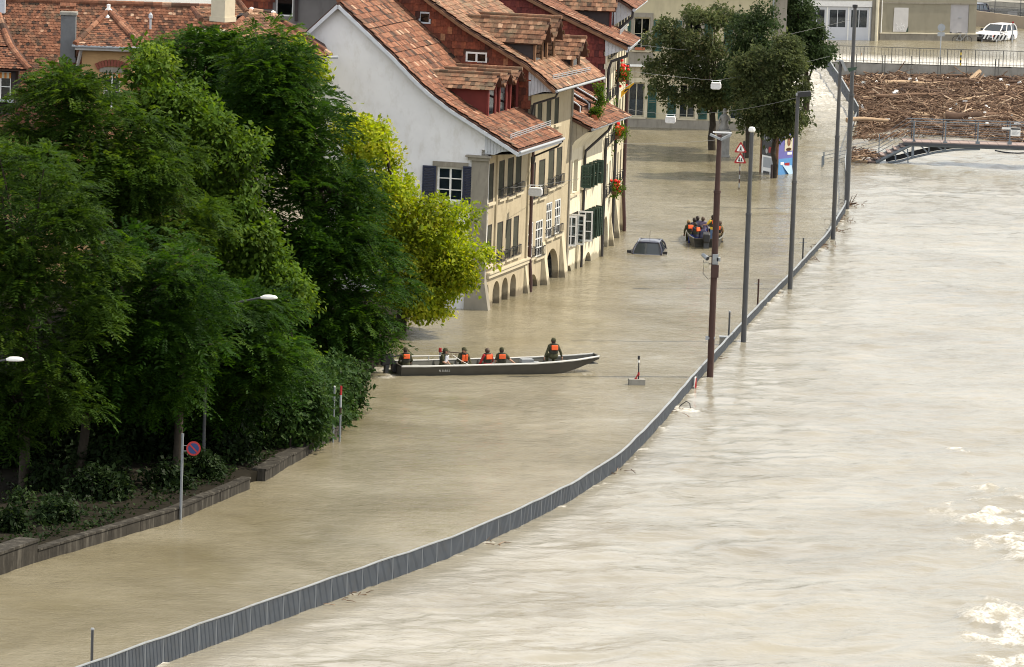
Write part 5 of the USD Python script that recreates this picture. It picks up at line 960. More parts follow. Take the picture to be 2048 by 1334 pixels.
# far trees on the square
def fard(px, py, z=0.): return G(px, py, z)
tree('loose grey-green tree before the cream building, slim bare trunk in the flood', [(1352, 32), (1395, 2), (1440, 8), (1478, 40), (1492, 110), (1485, 190), (1440, 215), (1400, 222), (1360, 205), (1330, 205), (1290, 150), (1284, 118), (1330, 110), (1292, 75), (1296, 48)], 346, fard(1426, 300), .8, 84, 2.6, 'broad', m_fartree, 111, 46, .78, .24, limbs=26, shrink=.08, dens=.8)
tree('dark dense tree between the two lighter trees before the cream building', [(1450, 60), (1495, 18), (1505, -8), (1540, 0), (1555, 60), (1560, 150), (1540, 240), (1490, 225), (1455, 150)], 341, fard(1494, 323), 1.0, 44, 2.2, 'broad', m_fardark, 112, 48, .8, .2, shrink=.15, dens=.95)
tree('rounded grey-green tree with twin trunk beside the advertising pillar', [(1478, 110), (1510, 92), (1552, 88), (1578, 60), (1592, 100), (1618, 150), (1614, 205), (1622, 235), (1590, 262), (1540, 270), (1500, 262), (1475, 225), (1485, 180), (1466, 150)], 329, fard(1546, 356), .8, 74, 2.2, 'broad', m_fartree, 113, 48, .78, .16, shrink=.1, dens=.85, tonefn=lambda P: np.full(len(P), -.08))
tree('dark spreading tree in front of the garage at the head of the ramp', [(1570, -30), (1605, -20), (1612, 30), (1632, 50), (1640, 85), (1666, 92), (1660, 115), (1625, 120), (1600, 135), (1575, 120)], 372, np.array([G(1600, 210, .3)[0], 372, .2]), .9, 36, 2.0, 'broad', m_fardark, 114, 44, .85, .25, shrink=.1)
# hedge, ivy and shrubs behind the wall
def bush(name, label, pts, mat, seed, per=70, size=.8, kind='broad', cat='bush', group=None, flat=.85):
    r = np.random.default_rng(seed); lb = np.array(pts, float); T = thing(name, label, cat, lb[:, :3].mean(0)*[1, 1, 0]+[0, 0, .3], group)
    mb = MB()
    for q in lb: mb.tube([np.array([q[0], q[1], .2]), q[:3]], [.05, .02], 6)
    obj('stems', mb, m_bark, T); obj('leaves', crown(lb, kind, r, per, size, flat), mat, T)
ip = []
r = np.random.default_rng(5)
for px, py in ((628, 893), (645, 885), (662, 875), (680, 862), (697, 850), (712, 840), (724, 828)):
    g = G(px, py)+np.array([-.35, .35, 0])
    for z in (.35, 1.05, 1.75): ip.append([g[0]+r.normal(0, .12), g[1]+r.normal(0, .15), z+r.normal(0, .12), .5])
    ip.append([g[0]-.8, g[1]+.5, 1.9, .6])
bush('ivy_hedge', 'glossy ivy hedge rounding the corner of the garden and hanging into the flood', ip, m_ivy, 6, 110, .72, cat='hedge')
hp = []
for px in np.arange(455, 640, 17):
    g = G(px, 905-(px-455)*.1, .4)
    for z in (.9, 1.7, 2.6): hp.append([g[0]+r.normal(0, .25), g[1]+.5+r.normal(0, .3), z+r.normal(0, .2), .7])
bush('tall_hedge', 'tall dark hedge behind the low wall left of the ivy corner', hp, m_ivy, 8, 62, .85, cat='hedge')
rp_ = []
r = np.random.default_rng(21)
for px in np.arange(-60, 470, 24):
    g = G(px, 935-(px+60)*.07, .5)
    for z in (.9, 2.2, 3.4): rp_.append([g[0]+r.normal(0, .3), g[1]+r.normal(0, .5), z+r.normal(0, .2), 1.0])
bush('light_blocking_hedge', 'added black-green hedge blocking light behind the row of trunks', rp_, m_shrub, 22, 30, 1.1, cat='hedge')  # added hedge keeps light out and darkens the trunk zone
sh = [((25, 1062), .55, 'low spreading shrub on the wall at the left edge'), ((105, 1040), .7, 'round dark shrub beside the first thin trunk'), ((185, 1000), .7, 'fern-like green shrub between the second and third trunks'), ((240, 1002), .6, 'dark leafy shrub right of the stout trunk'), ((330, 975), .6, 'dense shrub left of the no-parking post'), ((393, 952), .62, 'light green laurel right of the no-parking post'), ((415, 920), .65, 'dark shrub behind the light green laurel'), ((470, 925), .5, 'small bush at the left foot of the tall hedge'), ((90, 985), .6, 'sparse shrub far back in the shade at left'), ((205, 955), .7, 'leafy shrub far back behind the stout trunk')]
for k, ((px, py), q, lab) in enumerate(sh):
    g = G(px, py, .45); r = np.random.default_rng(300+k); pts = [[g[0]+r.normal(0, q*.5), g[1]+r.normal(0, q*.5), .45+q*r.uniform(.3, 1.1), q*r.uniform(.5, .75)] for _ in range(6)]
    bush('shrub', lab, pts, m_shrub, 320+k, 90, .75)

# added low dark plants that deepen the shade on the ground
r = np.random.default_rng(77); P = []
for k in range(nr_-4):
    a, b = rows[k, 0], rows[k+1, 0]; m_ = int(np.linalg.norm(b-a)*26)
    q = r.random((m_, 1)); c = a+(b-a)*q; c = c-np.array([1, 0, 0])*(r.random((m_, 1))**1.3*9+.35); c[:, 2] = .42+.05*(a[0]-c[:, 0])*.1; P.append(c)
P = np.vstack(P); v, f, t = sprays(P, rnorm(r.normal(0, .5, P.shape)+Z3), r, 'broad', .8); mb = MB(); mb.add(v, f, t); solo('added_ground_cover', mb, m_shrub, 'added low dark plants darkening the ground under the trees', None, kind='stuff')
# ================================================================== garden wall
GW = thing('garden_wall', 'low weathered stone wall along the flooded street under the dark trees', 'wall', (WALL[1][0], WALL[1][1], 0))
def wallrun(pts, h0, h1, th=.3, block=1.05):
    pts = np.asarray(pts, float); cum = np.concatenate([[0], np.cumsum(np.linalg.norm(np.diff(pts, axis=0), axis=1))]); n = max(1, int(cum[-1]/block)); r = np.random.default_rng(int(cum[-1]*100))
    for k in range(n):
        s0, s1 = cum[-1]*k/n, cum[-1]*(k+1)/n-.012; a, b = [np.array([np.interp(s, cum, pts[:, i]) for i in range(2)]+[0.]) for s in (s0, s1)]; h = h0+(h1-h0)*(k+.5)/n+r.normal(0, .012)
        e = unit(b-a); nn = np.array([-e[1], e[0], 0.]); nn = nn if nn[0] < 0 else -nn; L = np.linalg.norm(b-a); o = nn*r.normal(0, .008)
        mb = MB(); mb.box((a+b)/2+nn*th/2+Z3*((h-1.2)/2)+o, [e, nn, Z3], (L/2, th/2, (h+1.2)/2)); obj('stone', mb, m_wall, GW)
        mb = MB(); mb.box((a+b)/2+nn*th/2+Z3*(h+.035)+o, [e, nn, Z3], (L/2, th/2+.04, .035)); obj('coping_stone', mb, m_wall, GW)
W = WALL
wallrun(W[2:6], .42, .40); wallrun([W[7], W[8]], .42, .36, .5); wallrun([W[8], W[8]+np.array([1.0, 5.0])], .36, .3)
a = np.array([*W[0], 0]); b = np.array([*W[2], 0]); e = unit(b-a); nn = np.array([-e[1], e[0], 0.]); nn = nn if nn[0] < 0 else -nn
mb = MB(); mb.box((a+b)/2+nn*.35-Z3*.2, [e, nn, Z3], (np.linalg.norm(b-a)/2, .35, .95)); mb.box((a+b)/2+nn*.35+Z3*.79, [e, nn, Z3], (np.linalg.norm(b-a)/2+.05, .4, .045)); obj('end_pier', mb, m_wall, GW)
# ================================================================== river railing
RL = thing('river_railing', 'long half-submerged galvanised railing curving between street and river', 'railing', (RAIL[4][0], RAIL[4][1], 0))
def railing(parent, pts, panel=1.3, depth=.35, bal=12, tint=m_rail):
    pts = np.asarray(pts, float); cum = np.concatenate([[0], np.cumsum(np.linalg.norm(np.diff(pts[:, :2], axis=0), axis=1))]); n = max(1, int(round(cum[-1]/panel)))
    at = lambda s: np.array([np.interp(s, cum, pts[:, i]) for i in range(pts.shape[1])])
    top = []
    for k in range(n+1):
        q = at(cum[-1]*k/n); q[2] += .012*math.sin(k*1.7)+.008*math.sin(k*4.1); zb = q[3] if pts.shape[1] > 3 else 0.; p = np.array([q[0], q[1], zb]); h = q[2]; top.append(p+Z3*h)
        q2 = at(min(cum[-1]*k/n+.05, cum[-1])); q1 = at(max(cum[-1]*k/n-.05, 0)); e = unit(np.array([q2[0]-q1[0], q2[1]-q1[1], 0])); nn = np.cross(e, Z3)
        mb = MB(); mb.box(p+Z3*(h-depth-.5)/2+Z3*(-.0), [e, nn, Z3], (.012, .02, (h+depth+.5)/2)); obj('post', mb, m_railpost, parent)
        if k == n: break
        mb = MB()
        for j in range(1, bal+1):
            s = cum[-1]*(k+j/(bal+1))/n; q = at(s); zb2 = q[3] if pts.shape[1] > 3 else 0.; hh = q[2]
            mb.box(np.array([q[0], q[1], zb2+(hh-.03-depth)/2]), [e, nn, Z3], (.014, .026, (hh-.03+depth)/2))
        a, b = at(cum[-1]*k/n), at(cum[-1]*(k+1)/n); A_ = np.array([a[0], a[1], (a[3] if len(a) > 3 else 0)+a[2]-.05]); B_ = np.array([b[0], b[1], (b[3] if len(b) > 3 else 0)+b[2]-.05]); mb.bar(A_, B_, .03, .02)
        obj('panel', mb, tint, parent)
    top = np.array(top); mb = MB()
    for a, b in zip(top[:-1], top[1:]): mb.bar(a, b+(b-a)*.004, .085, .035)
    obj('handrail', mb, m_railtop, parent)
railing(RL, RAIL)
rp = [(1648, 130, 1.45), (1683, 182, .95), (1716, 238, .35)]; RR = []
for x, y, z in rp: g = G(x, y, z); RR.append([g[0], g[1], .9, z])
RR2 = thing('ramp_railing', 'short dark railing climbing beside the white water of the ramp', 'railing', (RR[1][0], RR[1][1], RR[1][3])); railing(RR2, RR, 1.6, .3, 12)
sg_ = np.array([*G(1386, 776)[:2], 0.]); dg = unit(np.array([*(RAIL[9][:2]-RAIL[8][:2]), 0])); ng = np.cross(dg, Z3)
SGN = thing('hanging_sign', 'small red and white warning plate tied to the river railing', 'sign', sg_)
mb = MB(); mb.prism(Polygon([(-.24, 0), (.24, 0), (.24, .5), (-.24, .5)]), sg_+ng*.08, dg, Z3, ng, 0, .02); obj('plate', mb, m_wframe, SGN)
m_signred = plain('sign_red', (.32, .018, .018), .5)
for a, b in (((-.22, .04), (.0, .46)), ((0, .46), (.22, .04)), ((-.22, .04), (.22, .04)), ((-.05, .22), (.05, .3))): mb = MB(); mb.bar(sg_+ng*.107+dg*a[0]+Z3*a[1], sg_+ng*.107+dg*b[0]+Z3*b[1], .02, .07, ng); obj('red_bar', mb, m_signred, SGN)
# ================================================================== lamp poles along the railing
def pole(px, py, H, name, label, mat, r0, r1, joint, group=None, extra=None, wcat='lamp post'):
    b = G(px, py); T = thing(name, label, wcat, b); 
    mb = MB(); mb.tube([b-Z3*1.2, b+Z3*(H*joint), b+Z3*(H*joint+.001), b+Z3*(H*joint+.12), b+Z3*(H*joint+.121), b+Z3*H], [r0, r0*.97, r0*1.12, r0*1.1, r1*1.15, r1], 12); obj('shaft', mb, mat, T, smooth=40); return T, b
T, b = pole(1487, 683, 10.15, 'lamp_post', 'grey lamp post in the river just right of the brown camera pole', m_pole, .13, .095, .60)
mb = MB(); mb.lathe([(.0, .2), (.13, .18), (.17, .05), (.15, -.03), (.1, -.06)], b+Z3*10.15, 12); obj('cap', mb, m_wframe, T, smooth=50)
T, b = pole(1580, 578, 10.1, 'lamp_post', 'middle grey lamp post carrying a wire and dark floodlight at its top', m_pole, .13, .095, .55)
mb = MB(); mb.box(b+np.array([.32, -.05, 10.2]), [unit([1, 0, .12]), BY, unit([-.12, 0, 1])], (.34, .2, .13)); obj('floodlight', mb, m_iron, T); mb = MB(); mb.lathe([(.0, .15), (.1, .13), (.12, 0)], b+Z3*10.1, 10); obj('cap', mb, m_gutter, T)
T, b = pole(1666, 478, 10.1, 'lamp_post', 'grey lamp post with bracket lamp beside the end of the river railing', m_pole, .13, .095, .57)
mb = MB(); mb.bar(b+Z3*10.1-BX*.25, b+Z3*10.1+BX*.15, .1, .08); mb.box(b+np.array([.2, -.1, 9.85]), [unit([.5, 0, -1.]), BY, unit([1, 0, .5])], (.32, .12, .08)); obj('lamp_head', mb, m_railtop, T)
mb = MB(); mb.poly([b+np.array([.4, -.1, 9.72]), b+np.array([.95, -.1, 9.8]), b+np.array([.9, -.1, 9.65]), b+np.array([.5, -.1, 9.5])]); mb.poly([b+np.array([.5, -.05, 9.5]), b+np.array([.9, -.05, 9.65]), b+np.array([.95, -.05, 9.8]), b+np.array([.4, -.05, 9.72])]); obj('reflector', mb, m_shut_green, T)
T, b = pole(1693, 418, 12.1, 'lamp_post', 'tallest dark post at the foot of the footbridge, reaching the top of the picture', m_pole, .16, .105, .56)
mb = MB(); mb.lathe([(.02, .12), (.16, .1), (.16, -.05), (.1, -.1)], b+Z3*12.1, 10); obj('cap', mb, m_iron, T)
T, b = pole(1420, 754, 11.1, 'camera_pole', 'rusty brown pole with cameras and a floodlight halfway up', m_polerust, .15, .105, .76, wcat='pole')
z_ = HT_ = AY(1427, 517, b[1])[2]; c = b+Z3*z_
mb = MB(); mb.tube([c+np.array([.02, -.18, .12]), c+np.array([.02, .2, .12])], .09, 10); mb.abox(c+[-.1, -.2, -.25], c+[.16, .16, .22]); mb.abox(c+[.1, -.2, -.1], c+[.26, .05, .06]); obj('camera_housing', mb, m_railtop, T)
mb = MB(); mb.tube([c+np.array([-.55, .0, .16]), c+np.array([-.33, -.28, .02])], [.085, .115], 12); obj('camera', mb, m_railtop, T, smooth=50); mb = MB(); mb.lathe([(.0, 0), (.09, .0)], c+np.array([-.325, -.287, .018]), 12, ax=[.22, -.28, -.14]); obj('lens', mb, m_iron, T)
mb = MB(); mb.lathe([(.0, .1), (.12, .08), (.15, -.03), (.0, -.05)], c+np.array([-.38, -.1, -.3]), 12, ax=[.1, -1, -.2]); obj('floodlight', mb, m_cframe, T, smooth=50)
mb = MB(); mb.bar(c+[-.5, 0, .1], c+[.05, 0, .1], .05, .05); mb.bar(c+[-.45, 0, -.25], c+[.05, 0, -.25], .04, .04); mb.tube([c+np.array([-.5, 0, -.1]), c+np.array([-.5, -.03, -.7]), c+np.array([-.25, -.05, -.95]), c+np.array([-.1, -.1, -.85])], .012, 5); obj('bracket', mb, m_iron, T)
mb = MB(); mb.abox(c+[-.12, -.22, -.85], c+[.2, .0, -.28]); obj('junction_box', mb, m_polerust, T)
mb = MB(); mb.abox(b+[-.2, -.1, 1.75], b+[.16, .1, 1.85]); mb.abox(b+[-.28, -.12, 1.7], b+[-.15, .02, 1.88]); obj('clamp', mb, m_gutter, T)
zt = AY(1446, 268, b[1])[2]-.0; c = b+Z3*11.1
for q, (dx, dz, l) in enumerate(((-.18, -.1, .4), (.28, -.1, .45))):
    mb = MB(); mb.box(c+np.array([dx, -.1, dz]), [unit([1, 0, .5 if q else -.4]), BY, unit([-.5 if q else .4, 0, 1])], (.26, .16, .05)); obj('lamp_head', mb, m_railtop, T)
mb = MB(); mb.bar(c+[-.3, 0, .1], c+[.55, 0, .1], .08, .06); obj('crossbar', mb, m_gband, T)
# smaller posts beside the railing
def smallpost(px, pyb, pyt, label, r=.045, bar=False, mat=None, name='post'):
    b = G(px, pyb); t = AY(px+(pyb-pyt)*.036, pyt, b[1]); T = thing(name, label, 'post', b); mb = MB(); mb.tube([b-Z3*.9, [b[0], b[1], t[2]]], r, 8); obj('shaft', mb, mat or m_pole, T, smooth=50)
    if bar: mb = MB(); mb.bar([b[0]-.22, b[1], t[2]-.25], [b[0]+.2, b[1], t[2]-.25], .03, .03); obj('crossbar', mb, m_gutter, T)
    else: mb = MB(); mb.lathe([(.01, .04), (r*1.25, .03), (r*1.25, -.03)], [b[0], b[1], t[2]], 8); obj('cap', mb, mat or m_gutter, T)
    return T, b, t
smallpost(183, 1345, 1258, 'grey steel post behind the railing at the bottom left corner', .045)
smallpost(1457, 685, 623, 'thin steel post beside the grey bin at the railing'); smallpost(1515, 618, 558, 'thin steel post with red tip behind the railing between two lamp posts', bar=True, mat=m_polerust); smallpost(1605, 525, 476, 'thin steel post with crossbar near the upper end of the railing', bar=True)
b = G(1447, 690); BN = thing('litter_bin', 'grey half-sunken box behind the railing right of the camera pole', 'bin', b); mb = MB(); mb.abox(b+[-.2, -.15, -.7], b+[.2, .15, .38]); obj('body', mb, m_concrete, BN); mb = MB(); mb.abox(b+[-.23, -.18, .381], b+[.23, .18, .43]); obj('lid', mb, m_gutter, BN)
b = G(1370, 818); mb = MB(); mb.tube([b+[-.35, 0, -.05], b+[-.15, 0, .2], b+[.05, .02, .34], b+[.2, .02, .25], b+[.26, 0, -.1]], .022, 6); solo('bent_pipe', mb, m_iron, 'bent dark pipe sticking out of foaming water at the railing', 'pipe', smooth=50)
# concrete block with a red-banded rod
b = G(1273, 769); CB = thing('marker_block', 'floating concrete block with an upright rod and red band in mid-street', 'marker block', b)
mb = MB(); mb.box(b+Z3*.05, [unit([1, .12, 0]), unit([-.12, 1, 0]), Z3], (.36, .24, .2)); obj('block', mb, m_concrete, CB); t = b+Z3*1.22
mb = MB(); mb.tube([b+[.08, 0, .2], b+[.06, 0, 1.3]], .028, 7); obj('rod', mb, m_iron, CB); mb = MB(); mb.tube([b+[.06, 0, 1.16], b+[.06, 0, 1.3]], .05, 8); obj('knob', mb, m_iron, CB)
mb = MB(); mb.tube([b+[.078, 0, .42], b+[.076, 0, .56]], .045, 8); mb.bar(b+[.07, -.04, .5], b+[-.06, -.05, .26], .05, .05); mb.bar(b+[-.1, -.05, .27], b+[.02, -.05, .27], .05, .05); obj('red_band', mb, m_signred, CB); mb = MB(); mb.tube([b+[.064, 0, 1.0], b+[.063, 0, 1.1]], .042, 8); obj('white_band', mb, m_wframe, CB)
# ================================================================== signs and marker posts on the left
def roundsign(c, nrm, rad, T):
    nrm = unit(nrm)
    for rr_, z, m_ in ((rad, 0, m_signred), (rad*.74, .008, M('sign_blue', (.018, .04, .13), .1, 3, .5) if not stage.GetPrimAtPath('/World/Looks/sign_blue') else UsdShade.Material.Get(stage, '/World/Looks/sign_blue'))):  # red and blue dulled, shade put into the sign colours
        mb = MB(); mb.lathe([(0, z+.012), (rr_, z+.012), (rr_, z-.004), (0, z-.004)], c, 28, ax=nrm); obj('disc', mb, m_, T)
    e = unit(np.cross(Z3, nrm)); u2 = np.cross(nrm, e); dd = unit(-e+u2) ; mb = MB(); mb.bar(c+nrm*.026-dd*rad*.76, c+nrm*.026+dd*rad*.76, rad*.2, .008, nrm); obj('slash', mb, m_signred, T)
b = G(361, 1039); NP = thing('no_parking_sign', 'grey post with round blue no-parking sign before the dark trees', 'sign', b); mb = MB(); mb.tube([b-Z3*.6, b+Z3*3.25], .052, 9); obj('post', mb, m_railpost, NP, smooth=50)
c = AY(387, 897, b[1]); roundsign(c, [.1, -1, .1], .27, NP); mb = MB(); mb.bar([b[0], b[1], c[2]+.1], [c[0], c[1]+.03, c[2]+.1], .03, .03); mb.bar([b[0], b[1], c[2]-.1], [c[0], c[1]+.03, c[2]-.1], .03, .03); obj('bracket', mb, m_railpost, NP)
def striped(px, pyb, pyt, label, bands, r=.05, name='marker_post'):
    b = G(px, pyb); H = AY(px+(pyb-pyt)*.036, pyt, b[1])[2]; T = thing(name, label, 'post', b)
    for k, (f0, f1, m_) in enumerate(bands): mb = MB(); mb.tube([b+Z3*(H*f0), b+Z3*(H*f1)], r, 8); obj('band', mb, m_, T, smooth=50)
    return T, b, H
striped(679, 884, 772, 'slim post with red tip and white bands in front of the ivy hedge', [(-.3, .42, m_railpost), (.42, .5, m_railpost), (.5, .62, m_polerust), (.62, .84, m_gutter), (.84, 1, m_signred)], .045)  # duller materials put shade into the colour of the bands
striped(666, 886, 772, 'plain grey post left of the red-tipped post at the ivy hedge', [(-.3, .98, m_railpost), (.98, 1, m_wframe)], .035, 'post')
# street lamps with white heads reaching out of the trees
def streetlamp(px, py, Yd, label):
    h = AY(px, py, Yd); b = np.array([h[0]-2.4, Yd+.6, .4]); T = thing('street_lamp', label, 'street lamp', b)
    mb = MB(); mb.tube([b-Z3*.5, b+Z3*(h[2]-1.4), [h[0]-1.6, Yd+.4, h[2]-.35], [h[0]-.3, Yd+.02, h[2]]], [.075, .06, .04, .035], 9); obj('pole', mb, m_pole, T, smooth=50)
    e = unit([1, -.25, .05]); sd = unit(np.cross(Z3, e)); u2 = np.cross(e, sd); g = np.linspace(0, 2*np.pi, 25)[:-1]; S = np.linspace(-1, 1, 13); V = []
    for s_ in S:
        q = math.sqrt(max(1-s_*s_, 0))**.8*(1 if s_ > -.6 else .8); V.append(h+e*s_*.38+np.outer(np.cos(g)*.15*q, sd)+np.outer(np.where(np.sin(g) > 0, np.sin(g)*.13, np.sin(g)*.06)*q, u2))
    V = np.array(V).reshape(-1, 3); i, j = np.meshgrid(np.arange(12), np.arange(24), indexing='ij'); mb = MB(); mb.add(V, np.stack([i*24+j, i*24+(j+1) % 24, (i+1)*24+(j+1) % 24, (i+1)*24+j], -1).reshape(-1, 4)[:, ::-1]); obj('lamp_head', mb, m_wframe, T, smooth=True)
streetlamp(537, 596, 202.5, 'white lamp head among the trees above the no-parking sign'); streetlamp(29, 720, 191, 'white lamp head among the trees at the left edge')
# ================================================================== lamps hung on wires over the street
m_wire = plain('steel_wire', (.13, .135, .14), .5, .4); m_lampbox = plain('lamp_housing', (.55, .55, .55), .5)
def wire(a, b, sag=.15, r=.008, label='', group=None):
    n = 14; t = np.linspace(0, 1, n); p = np.asarray(a)*(1-t[:, None])+np.asarray(b)*t[:, None]; p[:, 2] -= 4*sag*t*(1-t); mb = MB(); mb.tube(p, r, 5); solo('wire', mb, m_wire, label, 'wire')
def hanglamp(px, py, Yd, label, w=.62, h=.36):
    c = AY(px, py, Yd); T = thing('hanging_lamp', label, 'street lamp', c)
    e = unit([1, -.15, 0]); n_ = np.array([-e[1], e[0], 0.]); pg = sbox(-w/2, -h/2, w/2, h/2).buffer(-.09).buffer(.09)
    mb = MB(); mb.prism(pg, c, e, Z3, n_, -.17, .17); obj('housing', mb, m_lampbox, T); mb = MB(); mb.box(c-Z3*(h/2+.005), [e, n_, Z3], (w/2-.08, .14, .02)); obj('diffuser', mb, m_wframe, T)
    mb = MB(); mb.box(c+Z3*(h/2+.02), [e, n_, Z3], (w/2-.03, .19, .022)); obj('lid', mb, m_gband, T)
    mb = MB()
    for s_ in (-1, 1): mb.bar(c+e*s_*w*.38+Z3*h/2, c+e*s_*w*.38+Z3*(h/2+.17), .03, .03)
    mb.bar(c-e*w*.5+Z3*(h/2+.16), c+e*w*.5+Z3*(h/2+.16), .035, .035); obj('hanger', mb, m_gband, T); return c+Z3*(h/2+.17)
w1_ = hanglamp(1403, 113, 348, 'white box lamp hanging highest before the far trees'); w2_ = hanglamp(1432, 172, 325, 'white box lamp hanging in front of the far tree crowns'); w3_ = hanglamp(1341, 240, 318, 'white box lamp hanging low before the ground floor of the cream building', .62, .34); w4_ = hanglamp(1071, 384, 262.5, 'grey box lamp hanging before the house with tile-hung gable', .68, .36); w5_ = hanglamp(1216, 299, 291, 'grey box lamp hanging near the green shutters of the cream house', .66, .34)
p2t = G(1580, 578)+Z3*10.0; p1t = G(1487, 683)+Z3*10.; far_t = G(1693, 418)+Z3*12.
wire(AY(1238, 84, 320), w1_, .05, label='thin wire from the end house to the highest hanging lamp'); wire(w1_, AY(1700, 40, 360), .1, label='thin wire from the highest hanging lamp to the right'); wire(AY(1244, 140, 300), w2_, .05, label='wire from the geranium boxes to the lamp before the far trees'); wire(w2_, AY(1660, 112, 340), .1, label='wire from the lamp before the far trees to the right'); wire(AY(1238, 215, 296), w3_, .05, label='wire from the end house to the lowest far lamp'); wire(w3_, p2t, .25, label='long wire from the lowest far lamp to the middle lamp post')
wire(AY(830, 383, 259), w4_, .1, label='wire from the maple to the lamp before the tile-hung house'); wire(w4_, AY(1240, 338, 293), .1, label='wire from the near hanging lamp along the facades'); wire(w5_, AY(1430, 280, 300), .1, label='wire from the shuttered house lamp over the street')
# ================================================================== flower boxes and flag on the row of houses
def flowers(px, py, Yd, label, s=.45, red=True):
    c = Yd if not np.isscalar(Yd) else AY(px, py, Yd); T = thing('flower_box', label, 'flower box', c); r = np.random.default_rng(int(px*3+py)); mb = MB(); mb.box(c-Z3*.35, [unit([.15, 1, 0]), unit([1, -.15, 0]), Z3], (.5, .12, .1)); obj('box', mb, m_brown, T)
    P = c+r.normal(0, 1, (60, 3))*np.array([.18, .32, .2])-Z3*.1; v, f, t = sprays(P, rnorm(r.normal(0, 1, (60, 3))+[.4, 0, .3]), r, 'broad', .55); mb = MB(); mb.add(v, f, t); obj('leaves', mb, m_mid, T)
    if red:
        P = c+r.normal(0, 1, (44, 3))*np.array([.13, .22, .24])*s/.5+[.05, -.05, .0]; mb = MB()
        for q in P: m_ = trimesh.creation.icosphere(1, .075*r.uniform(.7, 1.2)); mb.add(m_.vertices+q, m_.faces)
        obj('blossoms', mb, m_flower, T)
    return T
of5 = lambda px, py, u=.4: h5.P(u, *h5.fac(px, py, u))
flowers(1243, 146, of5(1243, 146), 'red geraniums at the upper corner of the end house', .55); flowers(1237, 261, of5(1237, 261), 'red geraniums at the middle storey corner of the end house', .42); flowers(1231, 372, of5(1231, 372), 'red geraniums at the lowest storey corner of the end house', .42)
flowers(1209, 290, 288, 'green plants above the grey hanging lamp near the green shutters', .4, False); flowers(1214, 190, 288, 'planted box at an upper window of the dark red gabled house', .4, False)
fb = of5(1241, 184, .3); FL = thing('flag', 'yellow flag with dark emblem on an angled staff at the end house', 'flag', fb); tip = AY(1268, 164, fb[1])
mb = MB(); mb.tube([fb-[.3, 0, .1], tip], .02, 6); obj('staff', mb, m_wframe, FL)
mf_ = M('yellow_flag', (.75, .42, .03), .08, 4, .8); n = 10; top = np.array([fb+(tip-fb)*t for t in np.linspace(.05, 1, n)]); bot = top+np.array([[0, .06*math.sin(k*1.3), -.36+.3*k/n] for k in range(n)]); mb = MB(); V = np.stack([top, bot], 1).reshape(-1, 3); V2 = V+BY*.012; F = [[2*k, 2*k+1, 2*k+3] for k in range(n-1)]+[[2*k, 2*k+3, 2*k+2] for k in range(n-1)]; mb.add(V, F); mb.add(V2, np.array(F)[:, ::-1]); obj('cloth', mb, mf_, FL, smooth=True)
e_ = fb+(tip-fb)*.45-Z3*.13-BY*.05; mb = MB(); mb.tube([e_-[.12, 0, .1], e_+[-.02, 0, .0], e_+[.14, 0, .06]], [.03, .05, .03], 6); obj('emblem', mb, m_iron, FL)
# terrace plants on the low roof
rh = h3.roofhit(prof3, 1197, 232); pc = h3.P(*rh)+Z3*.95; T = thing('terrace_plant', 'tall leafy potted plant standing on the low roof terrace', 'plant', pc-Z3*.6); r = np.random.default_rng(12); mb = MB(); mb.lathe([(.01, 0), (.16, 0), (.22, .4), (.2, .4), (.01, .36)], pc-Z3*.95, 12); obj('pot', mb, UsdShade.Material.Get(stage, '/World/Looks/terracotta'), T)
lb = np.array([[pc[0]+r.normal(0, .12), pc[1]+r.normal(0, .2), pc[2]+z, .33] for z in np.linspace(-.4, .6, 6)]); lb[:, 3] = .14; lb[:, :2] = pc[:2]+(lb[:, :2]-pc[:2])*.7; obj('leaves', crown(lb, 'broad', r, 330, .42), m_mid, T)
rh = h3.roofhit(prof3, 1188, 240); pc = h3.P(*rh)+Z3*.35; T = thing('terrace_plant', 'low potted plant in terracotta at the edge of the low roof', 'plant', pc-Z3*.3); mb = MB(); mb.lathe([(.01, 0), (.2, 0), (.27, .3), (.25, .3), (.01, .27)], pc-Z3*.35, 12); obj('pot', mb, UsdShade.Material.Get(stage, '/World/Looks/terracotta'), T); lb = np.array([[pc[0]+r.normal(0, .14), pc[1]+r.normal(0, .14), pc[2]+.06, .17] for _ in range(5)]); obj('leaves', crown(lb, 'broad', r, 300, .42), m_mid, T)
# ================================================================== half-submerged fence left of the rower
b = G(880, 717); SF = thing('sunken_barrier', 'half-sunken mesh barrier with red-tipped post behind the long boat', 'barrier', b)
H = AY(877, 696, b[1])[2]; mb = MB(); mb.tube([b-Z3*.5, b+Z3*H*.62], .05, 8); obj('post', mb, m_gutter, SF); mb = MB(); mb.tube([b+Z3*H*.62, b+Z3*H], .07, 8); obj('post_cap', mb, m_signred, SF)
q = G(925, 725); q2 = np.array([q[0], q[1]+1.0, .3]); mb = MB(); mb.tube([b+Z3*H*.68, q2], .022, 6); obj('top_rail', mb, m_polerust, SF); mb = MB()
for t in np.linspace(.08, .95, 13): p_ = b+(q2-b)*t; zz = H*.68+(q2[2]-H*.68)*t; mb.bar([p_[0], p_[1], -.3], [p_[0], p_[1], zz], .012, .012, BX)
for k in (.1, .22): mb.bar(b+Z3*k, q2-Z3*(.3-k), .012, .012)
obj('mesh', mb, m_brown, SF)
